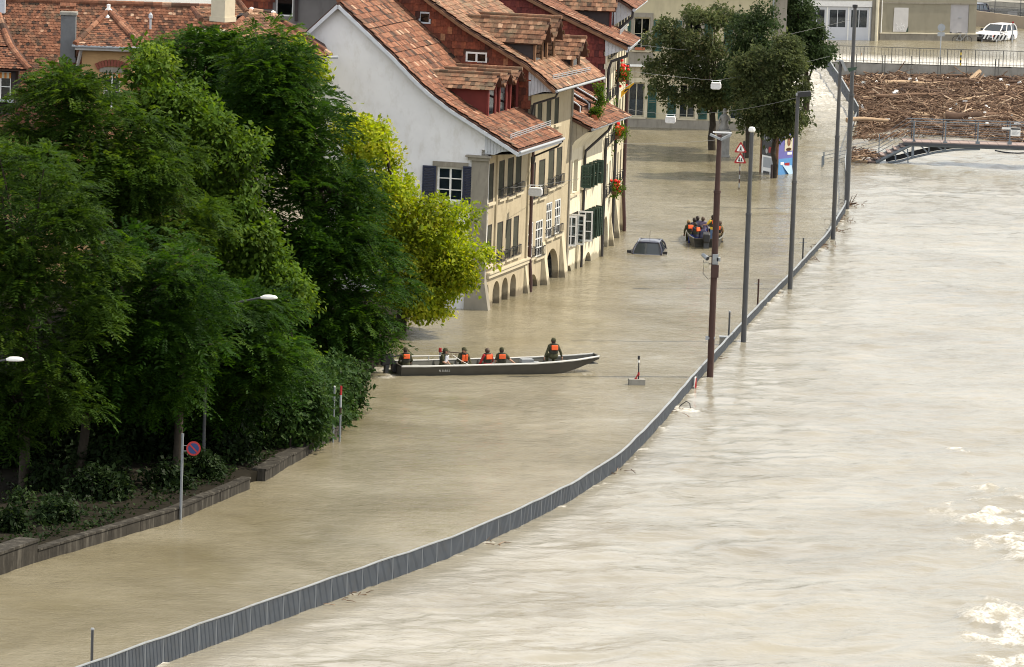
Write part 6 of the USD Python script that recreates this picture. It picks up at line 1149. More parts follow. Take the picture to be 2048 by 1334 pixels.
# ================================================================== driftwood jammed at the weir
m_wood = ramp_tone('driftwood', [(0, (.035, .021, .014)), (.3, (.10, .06, .038)), (.55, (.20, .128, .084)), (.78, (.36, .255, .175)), (1, (.55, .43, .31))], .9)
m_mat = M('debris_mat', (.07, .043, .029), .5, 3., .95, .1, bump=.8, bscale=6)
LP = [G(x, y, .25) for x, y in [(1655, 134), (1690, 176), (1724, 236), (1712, 268), (1745, 262), (1800, 250), (1860, 256), (1930, 268), (2100, 290), (2300, 300)]]
RPt = [G(x, y, .25) for x, y in [(2300, 150), (2100, 143), (1900, 138), (1700, 133)]]
raft = Polygon([p_[:2] for p_ in LP+RPt]).buffer(0)
x0, y0, x1, y1 = raft.bounds; gxs, gys = np.arange(x0-1, min(x1, 62), .55), np.arange(y0-1, y1+1, .75)
Xg, Yg_ = np.meshgrid(gxs, gys, indexing='ij'); nx, ny = Xg.shape
front = shapely.LineString([p_[:2] for p_ in LP]); pts = shapely.points(Xg.ravel(), Yg_.ravel()); ins = shapely.contains(raft, pts); dist = shapely.distance(pts, front); dd = np.where(ins, dist, -shapely.distance(pts, raft))
zz = np.where(dd > 0, .06+.42*np.clip(dd/4, 0, 1)+.45*np.clip((dd-12)/30, 0, 1), .06+dd*.2)+.42*(meshkit.fbm(np.stack([Xg.ravel()/1.6, Yg_.ravel()/2.2, Xg.ravel()*0], 1), 4, 5)-.5)
def raftz(x, y): q = shapely.distance(shapely.points(x, y), front); return .2+.42*np.clip(q/4, 0, 1)+.45*np.clip((q-12)/30, 0, 1)
v = np.stack([Xg.ravel(), Yg_.ravel(), zz], 1); i, j = np.meshgrid(np.arange(nx-1), np.arange(ny-1), indexing='ij'); q = np.stack([i*ny+j, (i+1)*ny+j, (i+1)*ny+j+1, i*ny+j+1], -1).reshape(-1, 4); q = q[(dd[q] > -1.2).all(1)]
mb = MB(); mb.add(v, q); solo('debris_raft', mb, m_mat, 'dark matted raft of bark and brushwood filling the river above the footbridge', None, kind='stuff')
r = np.random.default_rng(40)
def scatter(n, poly=raft, xmax=50):
    out = []; a0, b0, a1, b1 = poly.bounds
    while sum(map(len, out)) < n:
        c = r.uniform([a0, b0], [min(a1, xmax), b1], (n, 2)); out.append(c[shapely.contains_xy(poly, c[:, 0], c[:, 1])])
    return np.vstack(out)[:n]
def sticks(n, L0, L1, r0, r1, poly=raft, zo=0.):
    c = scatter(n, poly); L = r.uniform(L0, L1, n)**1.0; a = r.normal(0, 1.25, n); el = r.normal(0, .25, n)+.6*(r.random(n) < .05); rad = r.uniform(r0, r1, n)
    d = np.stack([np.cos(a)*np.cos(el), np.sin(a)*np.cos(el), np.sin(el)], 1); z = raftz(c[:, 0], c[:, 1])+zo+np.abs(r.normal(0, .1, n)); C = np.column_stack([c, z]); sd = rnorm(np.cross(d, np.tile(Z3, (n, 1)))); up = np.cross(sd, d)
    ring = [(1, 0), (.3, .95), (-.8, .6), (-.8, -.6), (.3, -.95)]
    V = np.stack([C+d*(L*s_)[:, None]/2+(sd*a_+up*b_)*(rad*(1 if s_ < 0 else .65))[:, None] for s_ in (-1, 1) for a_, b_ in ring], 1)
    F = np.array([[k, (k+1) % 5, 5+(k+1) % 5] for k in range(5)]+[[k, 5+(k+1) % 5, 5+k] for k in range(5)]+[[0, 2, 1], [0, 3, 2], [0, 4, 3], [5, 6, 7], [5, 7, 8], [5, 8, 9]])
    return V.reshape(-1, 3), (F[None]+np.arange(n)[:, None, None]*10).reshape(-1, 3), np.repeat(np.clip(r.normal(.45, .2, n), 0, 1), 10)
mb = MB(); mb.add(*sticks(12500, .2, 1.2, .012, .04)); mb.add(*sticks(2200, .7, 2.4, .025, .065)); solo('driftwood', mb, m_wood, 'tangle of broken branches and splintered wood covering the raft', None, kind='stuff')
# large trunks, one by one
def logmesh(L, rad, seed, bend=.06, stub=True):
    rr = np.random.default_rng(seed); n = 8; t = np.linspace(-.5, .5, n); p = np.stack([t*L, bend*L*np.sin(t*3+seed), .03*L*np.cos(t*4+seed)], 1); mb = MB(); mb.tube(p, rad*np.linspace(1.15, .7, n)*rr.uniform(.9, 1.1, n), 8, .5)
    if stub:
        for k in range(rr.integers(1, 4)): a = p[rr.integers(1, n-1)]; dr = unit(rr.normal(0, 1, 3)+[.6, 0, .3]); mb.tube([a, a+dr*rr.uniform(.3, .9)], [rad*.5, rad*.25], 6, .5)
    return mb
UsdGeom.Scope.Define(stage, '/World/Looks/driftwood_shapes') if False else None
lg = 'driftwood logs jammed above the footbridge'; llab = 'grey-brown driftwood log jammed among the debris above the footbridge'
mw = [M(f'log_bark_{k}', c, .25, 5, .9, .2) for k, c in (('dark', (.08, .05, .035)), ('brown', (.17, .108, .072)), ('pale', (.36, .26, .17)))]
protos = []; cs = scatter(150, raft, 47)
for k in range(6):
    L = [2.6, 3.8, 5.2, 2.0, 3.2, 4.4][k]; c = cs[k]; T = thing('driftwood_log', llab, 'log', (c[0], c[1], float(raftz(*c))+.12), lg)
    m_ = logmesh(L, [.13, .17, .2, .12, .15, .16][k], k); v, f, t = m_.arrays(); MBX = MB(); MBX.add(v+_loc[T], f, t); obj('log', MBX, mw[[1, 0, 0, 2, 1, 1][k]], T, smooth=50); protos.append(T)
for k in range(6, 150):
    c = cs[k]; copy_of(protos[k % 6], 'driftwood_log', llab, 'log', (c[0], c[1], float(raftz(*c))+.08+.1*r.random()), float(r.normal(0, 40)), lg, float(r.uniform(.3, .8)))
def biglog(px, py, L, rad, ang, el, m_, label, z=.78, stub=False):
    g = G(px, py, z); v, f, t = logmesh(L, rad, px, .03, stub).arrays(); a = math.radians(ang); e = math.radians(el); Rm = np.array([[math.cos(a)*math.cos(e), -math.sin(a), -math.cos(a)*math.sin(e)], [math.sin(a)*math.cos(e), math.cos(a), -math.sin(a)*math.sin(e)], [math.sin(e), 0, math.cos(e)]]); mb = MB(); mb.add(v @ Rm.T+g, f, t); solo('big_log', mb, m_, label, 'log', smooth=50)
biglog(1927, 235, 2.6, .42, 6, 3, mw[0], 'thick black wet trunk lying beside the footbridge railing'); biglog(1903, 234, 1.0, .36, 10, 6, mw[2], 'pale sawn butt of the black trunk beside the footbridge')
biglog(1949, 156, 2.1, .28, 60, 30, mw[2], 'short pale log tilted upright far back in the driftwood'); biglog(1830, 166, 5.2, .16, 24, 3, mw[2], 'long pale trunk lying slantwise in the middle of the driftwood'); biglog(1875, 165, 3.2, .2, -40, 4, mw[1], 'brown log leaning across the long pale trunk', stub=True); biglog(1931, 198, 1.2, .13, 40, 6, mw[2], 'small bright split log near the middle right of the driftwood'); biglog(1735, 240, 3.2, .15, 20, 2, mw[2], 'pale log at the near left corner of the raft by the kinked railing'); biglog(1822, 130, .8, .36, 80, 5, mw[0], 'dark round log end at the far edge below the quay'); biglog(1779, 128, .7, .3, 80, 5, mw[0], 'smaller dark log end at the far edge left of the round one'); biglog(1723, 129, 1.9, .06, 90, 80, mw[2], 'thin pale stake standing upright at the far edge of the raft'); biglog(1765, 250, 1.6, .13, -30, 22, mw[0], 'mossy forked stump rising from the open water before the raft', .15, True); biglog(1718, 322, 1.1, .16, -18, 0, mw[2], 'orange-brown log end washed against the posts at the footbridge steps', .1); biglog(1700, 408, .9, .06, -30, 10, mw[0], 'dark branch caught at the foot of the tallest post', .05, True)
m_trash = [plain('white_litter', (.7, .7, .68), .6), plain('blue_litter', (.05, .1, .4), .5), plain('grey_litter', (.35, .38, .38), .6)]
tl_ = scatter(70, raft, 47)
for k in range(70):
    c = np.array([*tl_[k], float(raftz(*tl_[k]))+.16]); mb = MB(); ax_ = unit(r.normal(0, 1, 3)); b_ = unit(np.cross(ax_, [0, 0, 1])); mb.box(c, [ax_, b_, np.cross(ax_, b_)], r.uniform(.06, .2, 3)*[1.2, .8, .5]); solo('litter', mb, m_trash[0 if k % 4 else (1 if k == 8 else 2)], 'pale scrap of rubbish floating in the driftwood', 'litter', 'scraps of rubbish in the driftwood')
# thin floating debris on the water before the raft and by the steps
fl = [Polygon([G(x, y)[:2] for x, y in [(1705, 290), (1760, 277), (1900, 262), (2100, 285), (2100, 296), (1880, 272), (1800, 282)]]), Polygon([G(x, y)[:2] for x, y in [(1698, 312), (1738, 318), (1760, 330), (1705, 336)]])]
mb = MB(); mb.add(*[q for q in sticks(700, .2, 1.3, .015, .05, fl[0], -.25)]); mb.add(*sticks(160, .2, .9, .02, .06, fl[1], -.2)); solo('floating_twigs', mb, m_wood, 'loose twigs floating between the raft and the footbridge', None, kind='stuff')
# twigs caught along the railing
mb = MB(); r = np.random.default_rng(91)
for px, py, n_, sp_ in ((1700, 410, 26, .5), (1688, 440, 34, .45), (1672, 460, 20, .35), (1646, 492, 22, .4), (1622, 520, 10, .3), (1560, 586, 8, .3), (1436, 716, 8, .25), (1350, 822, 10, .3), (1235, 943, 12, .3), (985, 1082, 9, .3), (700, 1192, 10, .3)):
    g = G(px, py)
    for _ in range(n_):
        c = g+np.array([r.normal(0, sp_), r.normal(0, sp_*2.2), .03]); d = unit(r.normal(0, 1, 3)*[1, 1, .35]); L = r.uniform(.15, .55); mb.tube([c-d*L/2, c+d*L*.1+[0, 0, .02], c+d*L/2], [.016, .014, .007], 5, float(r.uniform(.1, .7)))
solo('caught_twigs', mb, m_wood, 'small clumps of twigs caught along the foot of the river railing', None, kind='stuff')
# ================================================================== footbridge
FB = G(1735, 326); YB = FB[1]; FBT = thing('footbridge', 'grey steel footbridge with truss and open stair at its left end', 'footbridge', FB)
bx = lambda px, py, Y=None: AY(px, py, YB if Y is None else Y)
m_steel = M('blue_grey_steel', (.13, .155, .18), .12, 3, .5, .5); m_steeld = M('dark_steel', (.045, .05, .058), .15, 3, .6, .4); m_plank = M('deck_planks', (.27, .21, .19), .15, 4, .9)
zd = bx(1826, 286)[2]; xs_, xe = bx(1825, 286)[0], 62.; WB = 2.0
k0 = bx(1736, 325)[0]; ns = 7
mb = MB(); mb.tube([bx(1752, 324), bx(1823, 289), bx(1823, 289)+BX*(xe-xs_)], .13, 10); obj('edge_beam', mb, m_steel, FBT, smooth=50)
mb = MB(); mb.tube([bx(1752, 324)+BY*WB, bx(1823, 289)+BY*WB, bx(1823, 289)+BX*(xe-xs_)+BY*WB], .13, 8); obj('edge_beam', mb, m_steel, FBT, smooth=50)
nd = 30
for k in range(nd): a = xs_-.6+k*.62; mb = MB(); mb.abox((a, YB-.16, zd+.02), (a+.6, YB+WB+.1, zd+.1)); obj('deck_plank', mb, m_plank, FBT)
mb = MB(); mb.abox((xs_-.6, YB-.2, zd-.12), (xe, YB-.17, zd+.04)); obj('deck_edge', mb, m_steeld, FBT)
for k in range(ns):
    a, b = bx(1737+k*13.2, 323-k*6.1), bx(1737+(k+1)*13.2, 323-k*6.1); mb = MB(); mb.abox((a[0]-.05, YB-.1, a[2]-.04), (b[0]+.03, YB+WB, a[2]+.03)); obj('step', mb, m_plank, FBT)
    mb = MB(); mb.abox((b[0], YB-.08, a[2]), (b[0]+.04, YB+WB, a[2]+.2)); obj('riser', mb, m_steeld, FBT)
lower = [bx(x, y) for x, y in [(1776, 326), (1800, 322), (1830, 314), (1870, 305), (1910, 299.5), (1960, 298)]]
mb = MB(); mb.tube(lower, .075, 8); obj('lower_chord', mb, m_steel, FBT, smooth=50); mb = MB(); mb.tube([p_+BY*WB for p_ in lower], .075, 8); obj('lower_chord', mb, m_steeld, FBT, smooth=50)
mb = MB(); w_ = np.array(lower)+BY*1.0; mb.add(np.vstack([w_, w_+Z3*.32, w_+BY*.03, w_+BY*.03+Z3*.32]), [[k, k+1, k+7, k+6] for k in range(5)]+[[k+12, k+18, k+19, k+13] for k in range(5)]+[[k+6, k+7, k+19, k+18] for k in range(5)]); obj('web_plate', mb, m_steeld, FBT)
for a, b, w in (((1826, 289), (1825, 315), .17), ((1859, 290), (1857, 307), .09), ((1891, 291), (1890, 302), .11), ((1791, 305), (1791, 322), .09), ((1840, 290), (1857, 307), .09), ((1872, 291), (1888, 302), .09), ((1803, 299), (1818, 313), .1), ((1815, 298), (1816, 326), .08)):
    mb = MB(); mb.bar(bx(*a), bx(*b), w, w, BY); obj('strut', mb, m_steel, FBT)
mb = MB(); mb.tube([bx(1990, 301), bx(2010, 305), bx(2035, 306.5), bx(2060, 305)], .05, 6); obj('hanging_pipe', mb, m_steeld, FBT)
for px in (1827, 1890, 1955, 2019, 2083):
    a, b = bx(px, 285), bx(px+1.6, 242.5 if px < 1900 else 244+(px-1900)*.015); mb = MB(); mb.bar(a, [a[0], a[1], b[2]], .05, .09, BX); mb.box(a-Z3*.02-BY*.1, np.eye(3), (.14, .05, .1)); obj('rail_post', mb, m_steel, FBT)
    mb = MB(); mb.bar(a+BY*WB, [a[0], a[1]+WB, b[2]], .04, .06, BX); obj('rail_post', mb, m_steeld, FBT)
mb = MB(); hr = bx(1828, 242.5)[2]-zd
for dy in (0, WB):
    for c in np.linspace(.25, hr, 5): mb.tube([[xs_-.25, YB+dy, zd+c], [xe, YB+dy, zd+c]], .035 if c == hr else .012, 6)
obj('handrail', mb, m_steel, FBT)
mb = MB(); s_a, s_b = bx(1757, 318), bx(1760, 268)
mb.tube([[s_a[0], YB, s_a[2]-.2], [s_a[0], YB, s_b[2]]], .035, 6)
for c in np.linspace(.2, 1.15, 5): mb.tube([[xs_-.25, YB, zd+c*hr/1.15], [s_a[0], YB, s_a[2]+c], [s_a[0]-3.6, YB-.2, s_a[2]-1.05+c]], .012, 5); mb.tube([[xs_-.25, YB+WB, zd+c*hr/1.15], [s_a[0], YB+WB, s_a[2]+c], [s_a[0]-3.6, YB+WB-.2, s_a[2]-1.05+c]], .012, 5)
obj('stair_rail', mb, m_steel, FBT)
for px, a, b in ((1644, 335, 312), (1647, 330, 304)):
    g = G(px, a); t = AY(px, b, g[1]); mb = MB(); mb.tube([g-Z3*.5, [g[0], g[1], t[2]]], .05, 6); obj('stair_post', mb, m_steel, FBT)
c = bx(2031, 263); mb = MB(); mb.abox((c[0]-.32, YB-.06, c[2]-.3), (c[0]+.32, YB-.04, c[2]+.22)); mb.abox((c[0]-.9, YB-.06, c[2]+.12), (c[0]+.3, YB-.045, c[2]+.26)); NB = solo('notice', mb, m_trash[0], 'white notice hung on the footbridge railing at the right edge', 'sign')
mb = MB()
for k in range(5): mb.abox((c[0]-.25, YB-.066, c[2]+.1-.08*k), (c[0]+.1+.15*random.random(), YB-.061, c[2]+.13-.08*k))
obj('print', mb, m_gutter, NB)
# ================================================================== railing on the quay edge
UR = thing('quay_railing', 'thin iron railing along the quay edge above the driftwood', 'railing', E0)
La = np.linalg.norm((E1+eD*6)-E0); n = int(La/2.1); m_ur = M('iron_railing', (.10, .10, .09), .15, 4, .6)
up0 = E0+BY*.35
for k in range(n+1):
    p_ = up0+eD*La*k/n; mb = MB(); mb.bar(p_-Z3*.6, p_+Z3*1.25, .06, .06, BX); obj('post', mb, m_ur, UR)
    if k < n:
        mb = MB(); 
        for j in range(1, 8): q_ = p_+eD*La*j/(8*n); mb.bar(q_-Z3*.05, q_+Z3*1.15, .028, .028, BX)
        mb.bar(p_+Z3*.12, p_+eD*La/n+Z3*.12, .03, .03); obj('panel', mb, m_ur, UR)
mb = MB(); mb.bar(up0+Z3*1.22, up0+eD*La+Z3*1.22, .06, .05); obj('handrail', mb, m_ur, UR)
for k, px in enumerate((1655, 1702, 1752, 1757, 1807, 1858, 1863, 1912, 1966, 1972, 2022)):
    g = G(px, 146 if px > 1700 else 165, .3); g[1] = E0[1]-1.2; T = thing('quay_post', ['first', 'second', 'third', 'fourth', 'fifth', 'sixth', 'seventh', 'eighth', 'ninth', 'tenth', 'eleventh'][k]+' thin iron post from the left standing before the quay edge', 'post', g, 'thin posts before the quay edge'); mb = MB(); mb.tube([[g[0], g[1], -.3], [g[0], g[1], PZ+.75]], .035, 6); obj('shaft', mb, m_ur, T)
yb = up0+eD*np.linalg.norm(G(1811, 110, PZ)[:2]-E0[:2]); T = thing('banded_post', 'post banded in yellow and black at the quay railing', 'post', yb-BY*.15)
for k in range(6): mb = MB(); mb.tube([yb-BY*.15+Z3*(.2*k), yb-BY*.15+Z3*(.2*k+.2)], .055, 7); obj('band', mb, plain('post_yellow', (.5, .36, .03)) if k == 0 else (UsdShade.Material.Get(stage, '/World/Looks/post_yellow') if k % 2 == 0 else m_iron), T)
# disc sign on the square
g = G(1880, 118, PZ); T = thing('round_sign', 'white-backed round sign with plate on a post behind the quay railing', 'sign', g); t = AY(1882, 55, g[1]); mb = MB(); mb.tube([g-Z3*.3, [g[0], g[1], t[2]+.3]], .04, 8); obj('post', mb, m_gutter, T)
mb = MB(); mb.lathe([(0, .02), (.3, .02), (.3, -.01), (0, -.01)], [g[0], g[1]-.06, t[2]], 24, ax=[0, -1, .05]); obj('disc', mb, m_railtop, T); mb = MB(); mb.abox((g[0]-.28, g[1]-.07, t[2]-.68), (g[0]+.28, g[1]-.05, t[2]-.36)); obj('plate', mb, m_railtop, T)
g = G(2024, 85, PZ); T = thing('round_sign', 'small sign post with red-topped marker beside the white estate car', 'sign', g); t = AY(2025, 46, g[1]); mb = MB(); mb.tube([g-Z3*.3, [g[0], g[1], t[2]+.1]], .05, 8); obj('post', mb, m_gutter, T); mb = MB(); mb.lathe([(0, .02), (.09, .02), (.09, -.02), (0, -.02)], [g[0], g[1]-.07, t[2]+.05], 14, ax=[0, -1, 0]); obj('disc', mb, m_signred, T)
g = AY(2024, 45, 462); mb = MB(); mb.abox((g[0]-.42, 461.9, g[2]-1.2), (g[0]+.42, 462., g[2]+1.0)); solo('grey_board', mb, M('grey_board', (.22, .22, .22), .08), 'upright grey board before the retaining wall', 'board')
# barrier
g = G(1987, 84, PZ); BR = thing('striped_barrier', 'black and white striped barrier board before the white estate car', 'barrier', g); e = unit([1, -.03, 0]); nb = np.cross(e, Z3); c = np.array([g[0], g[1], AY(1983, 74, g[1])[2]])
for k in range(7):
    pg = Polygon([(-1.05+.3*k, -.19), (-.9+.3*k, -.19), (-.72+.3*k, .19), (-.87+.3*k, .19)]); pw = Polygon([(-.9+.3*k, -.19), (-.75+.3*k, -.19), (-.57+.3*k, .19), (-.72+.3*k, .19)])
    mb = MB(); mb.prism(pg, c, e, Z3, nb, 0, .03); obj('stripe', mb, m_iron, BR); mb = MB(); mb.prism(pw, c, e, Z3, nb, 0, .03); obj('stripe', mb, m_wframe, BR)
for s_ in (-.95, .95): mb = MB(); mb.bar(c+e*s_-nb*.04+Z3*.22, c+e*s_-nb*.04-Z3*.8, .05, .05, BX); obj('leg', mb, m_gutter, BR)
# bicycles half under water
def bike(px, py, label, ang, col):
    g = G(px, py, PZ); T = thing('bicycle', label, 'bicycle', g); e = np.array([math.cos(ang), math.sin(ang), 0.]); u2 = Z3; o = g+Z3*.12; nrm = np.cross(e, Z3)
    for s_ in (-.52, .52): a = np.linspace(0, 2*np.pi, 21); mb = MB(); mb.tube([o+e*s_+e*math.cos(t)*.33+Z3*math.sin(t)*.33 for t in a], .022, 5, cap=False); obj('wheel', mb, m_iron, T)
    P_ = lambda x, z: o+e*x+Z3*z; mb = MB()
    for a, b in (((-.52, 0), (-.05, -.02)), ((-.52, 0), (-.18, .48)), ((-.05, -.02), (-.2, .55)), ((-.05, -.02), (.36, .5)), ((-.18, .48), (.36, .52)), ((.52, 0), (.34, .62))): mb.tube([P_(*a), P_(*b)], .02, 5)
    obj('frame', mb, col, T); mb = MB(); mb.tube([P_(.34, .62)-nrm*.28, P_(.36, .66), P_(.34, .62)+nrm*.28], .018, 5); obj('handlebar', mb, m_gutter, T); mb = MB(); mb.box(P_(-.22, .6), [e, nrm, Z3], (.13, .07, .025)); obj('saddle', mb, m_iron, T)
bike(1905, 82, 'dark bicycle leaning at the olive wall below the pale door', .05, m_polerust); bike(1924, 83, 'grey bicycle lying lower beside the first one at the olive wall', .3, m_gutter); bike(2005, 84, 'bicycle standing in front of the white estate car', 1.0, m_pole)
# ================================================================== cars
def car(name, label, base, heading, z0, paint, estate=False, pitch=0., full=True, mirrors=True, scale=1.):
    T = thing(name, label, 'car', base); h = unit(np.array([*heading, 0.])); lf = np.array([-h[1], h[0], 0.]); cp, sp_ = math.cos(pitch), math.sin(pitch)
    hx = h*cp-Z3*sp_; hz = Z3*cp+h*sp_; B_ = np.asarray(base, float)+Z3*z0; P = lambda x, y, z: B_+(hx*x+lf*y+hz*z)*scale
    rb_, rr, rf, fb_ = ((-2.1, -1.95, .0, .8) if estate else (-1.75, -1.25, .0, .8))
    prof = [(-2.2, .3), (-2.25, .62), (-2.2, .88), (rb_, .92), (fb_, .92), (1.9, .78), (2.15, .66), (2.2, .32), (1.9, .2), (-1.9, .2)]
    V = []; 
    for sy in (-1, 1): V += [P(x, sy*(.86 if .3 < z < .8 else .79), z) for x, z in prof]
    k = len(prof); F = [[0, i+1, i] for i in range(1, k-1)]+[[k, k+i, k+i+1] for i in range(1, k-1)]+[[i, (i+1) % k, k+(i+1) % k] for i in range(k)]+[[i, k+(i+1) % k, k+i] for i in range(k)]
    mb = MB(); mb.add(V, F); obj('body', mb, paint, T)
    zr_ = 1.44; wb2, wr2 = .79, .58; mb = MB()     # cabin: pillars and roof
    ring = lambda w, a, b, z: [P(a, -w, z), P(b, -w, z), P(b, w, z), P(a, w, z)]
    lo_, hi_ = ring(wb2, rb_, fb_, .915), ring(wr2, rr, rf, zr_)
    def lerp(a, b, t): return a*(1-t)+b*t
    U_ = np.linspace(0, 1, 9); V_ = np.linspace(0, 1, 9); gp_ = []
    for u_ in U_:
        for v_ in V_: q = lerp(lerp(hi_[0], hi_[1], u_), lerp(hi_[3], hi_[2], u_), v_); bu = (1-(2*u_-1)**4)*(1-(2*v_-1)**4); gp_.append(q+hz*.075*scale*bu+lf*(2*v_-1)*.03*scale*(1-(2*u_-1)**2))
    mb.add(gp_, [[i_*9+j_, (i_+1)*9+j_, (i_+1)*9+j_+1, i_*9+j_+1] for i_ in range(8) for j_ in range(8)]); mb.add([q-hz*.03*scale for q in gp_], [[i_*9+j_, i_*9+j_+1, (i_+1)*9+j_+1, (i_+1)*9+j_] for i_ in range(8) for j_ in range(8)]); obj('roof', mb, paint, T, smooth=60)
    mb = MB()
    for k_ in range(4): t_ = np.linspace(0, 1, 7); mb.tube([lerp(lo_[k_], hi_[k_], t)+(lf*(1 if k_ > 1 else -1)*.05+hz*.02+hx*(.03 if k_ in (1, 2) else -.03))*scale*math.sin(t*math.pi) for t in t_], .05*scale, 6)
    for s_, a, b in ((0, 0, 1), (1, 3, 2)):
        for t in ((.48,) if not estate else (.3, .62)): mb.bar(lerp(lo_[a], lo_[b], t), lerp(hi_[a], hi_[b], t), .09*scale, .05*scale, lf)
    for a, b in ((1, 2), (0, 3), (0, 1), (3, 2)): mb.bar(hi_[a], hi_[b], .07*scale, .06*scale)
    obj('pillars', mb, paint, T)
    mg = UsdShade.Material.Get(stage, '/World/Looks/car_glass') if stage.GetPrimAtPath('/World/Looks/car_glass') else usdkit.material(stage, '/World/Looks/car_glass', {'p': ('principled_bsdf', {'base_color': (.02, .026, .03), 'roughness': .06, 'specular_ior_level': .6})}, surface='p.BSDF')
    for nm, (a, b) in (('windscreen', (1, 2)), ('rear_window', (3, 0)), ('side_window', (0, 1)), ('side_window', (2, 3))):
        mb = MB(); c_ = np.mean(lo_, 0); A_ = [lerp(q, c_, .012) for q in (lo_[a], lo_[b], hi_[b], hi_[a])]; mb.poly(A_); obj(nm, mb, mg, T)
    if mirrors:
        for s_ in (-1, 1): mb = MB(); q = P(.62, s_*.98, 1.0); mb.box(q, [hx, lf, hz], (.06*scale, .12*scale, .075*scale)); obj('mirror', mb, m_iron, T)
    if full:
        for x in (-1.35, 1.4):
            for s_ in (-1, 1):
                q = P(x, s_*.76, .31); mb = MB(); mb.lathe([(.2, -.1), (.3, -.1), (.31, -.05), (.31, .05), (.3, .1), (.2, .1)], q, 20, ax=lf); w = obj('tyre', mb, m_iron, T, smooth=40); mb = MB(); mb.lathe([(.0, .085), (.2, .09), (.2, -.09), (0, -.085)], q, 16, ax=lf); obj('rim', mb, m_gutter, w)
        for s_ in (-1, 1):
            mb = MB(); mb.box(P(2.13, s_*.6, .62), [hx, lf, hz], (.07, .19, .085)); obj('headlight', mb, m_railtop, T); mb = MB(); mb.box(P(2.05, s_*.8, .6), [hx, lf, hz], (.09, .06, .07)); obj('indicator', mb, m_orange, T)
        mb = MB(); mb.box(P(2.18, 0, .6), [hx, lf, hz], (.03, .38, .1)); obj('grille', mb, m_iron, T); mb = MB(); mb.box(P(2.2, 0, .38), [hx, lf, hz], (.06, .82, .09)); obj('bumper', mb, m_pole, T)
    return T, P
m_navy = usdkit.material(stage, '/World/Looks/navy_paint', {'p': ('principled_bsdf', {'base_color': (.014, .016, .034), 'roughness': .3, 'coat_weight': .6})}, surface='p.BSDF')
m_carwhite = usdkit.material(stage, '/World/Looks/white_paintwork', {'p': ('principled_bsdf', {'base_color': (.75, .75, .76), 'roughness': .3, 'coat_weight': .5})}, surface='p.BSDF')
m_cargrey = usdkit.material(stage, '/World/Looks/grey_paintwork', {'p': ('principled_bsdf', {'base_color': (.22, .22, .25), 'roughness': .3, 'coat_weight': .5})}, surface='p.BSDF')
g = G(1301, 510); T, P = car('sunken_car', 'dark blue car sunk to its windows between the houses and small boat', g+np.array([-.1, 1.0, 0]), (-.12, -.99), -.86, m_navy, pitch=.05)
mb = MB(); mb.tube([P(-.6, 0, 1.48), P(-.75, 0, 2.0)], .008, 5); obj('antenna', mb, m_iron, T)
g = G(1984, 84, PZ); car('white_car', 'white estate car standing in shallow water by the olive building', g+np.array([.5, 2.2, 0]), (-.55, -.83), -.12, m_carwhite, estate=True)
g = G(1947, 62, PZ); car('dark_car', 'dark blue car half hidden behind the olive building and white car', g+np.array([.4, 9, 0]), (-.5, -.86), .25, m_navy, estate=True)
g = AY(2004, 17, 466); car('grey_car', 'grey car parked on the upper road at the top right corner', np.array([g[0]+.9, 466, z0+.05]), (-1, -.05), 0., m_cargrey)
# ================================================================== square furniture: fountain, pillar, warning signs, stumps
g = G(1446, 313); FT = thing('fountain_statue', 'grey stone fountain pillar crowned by a weathered figure', 'statue', g)
m_grey = M('grey_stone', (.24, .235, .22), .2, 3, .9, .2, stain=(.12, .12, .11), sscale=(2, 2, .6)); zc = AY(1446, 271, g[1])[2]; zt_ = AY(1448, 216, g[1])[2]
mb = MB(); mb.abox(g+[-.38, -.38, -.8], g+[.38, .38, zc-.02]); mb.abox(g+[-.43, -.43, .0], g+[.43, .43, .12]); obj('pedestal', mb, m_grey, FT); mb = MB()
for k, (w, a, b) in enumerate(((.44, 0, .12), (.52, .12, .22), (.46, .22, .3), (.38, .3, .4))): mb.abox(g+[-w, -w, zc+a], g+[w, w, zc+b])
obj('cornice', mb, m_grey, FT)
hs = zt_-zc-.4; b_ = g+Z3*(zc+.4); mb = MB(); mb.lathe([(.30, 0), (.33, .1), (.24, .2), (.22, .35), (.27, .5), (.3, .62), (.22, .72), (.1, .77), (.12, .82), (.145, .89), (.11, .97), (.01, 1.0)] if False else [(.30, 0), (.33, .1*hs), (.22, .25*hs), (.24, .42*hs), (.29, .55*hs), (.26, .66*hs), (.11, .72*hs), (.13, .8*hs), (.14, .88*hs), (.09, .97*hs), (.01, hs)], b_, 14); mb.tube([b_+[.22, -.05, .6*hs], b_+[.34, -.15, .42*hs], b_+[.2, -.28, .36*hs]], [.09, .075, .06], 8); mb.tube([b_+[-.22, -.05, .6*hs], b_+[-.33, -.1, .45*hs], b_+[-.3, -.2, .3*hs]], [.09, .075, .06], 8); obj('figure', mb, m_grey, FT, smooth=60)
g = G(1552, 347); AP = thing('advertising_pillar', 'three-sided advertising pillar with purple portrait poster and torn blue sheet', 'pillar', g)
zt_ = AY(1552, 258, g[1])[2]; R_ = 1.15; am = math.radians(-92); corners = [g+R_*np.array([math.cos(am+a), math.sin(am+a), 0]) for a in (-2.15, 0, 2.0)]
for c in corners: mb = MB(); mb.tube([c-Z3*.6, c+Z3*(zt_)], .1, 8); obj('corner_post', mb, m_brown, AP)
mb = MB(); mb.prism(Polygon([c[:2] for c in corners]), np.zeros(3), BX, BY, Z3, -.6, zt_-.1); obj('core', mb, m_iron, AP); mb = MB(); mb.prism(Polygon([(c[:2]-g[:2])*1.18+g[:2] for c in corners]), np.zeros(3), BX, BY, Z3, zt_-.1, zt_+.2); obj('roof', mb, m_gutter, AP)
def face(a, b): e = unit(b-a); n_ = np.cross(e, Z3); return a, e, n_, np.linalg.norm(b-a)
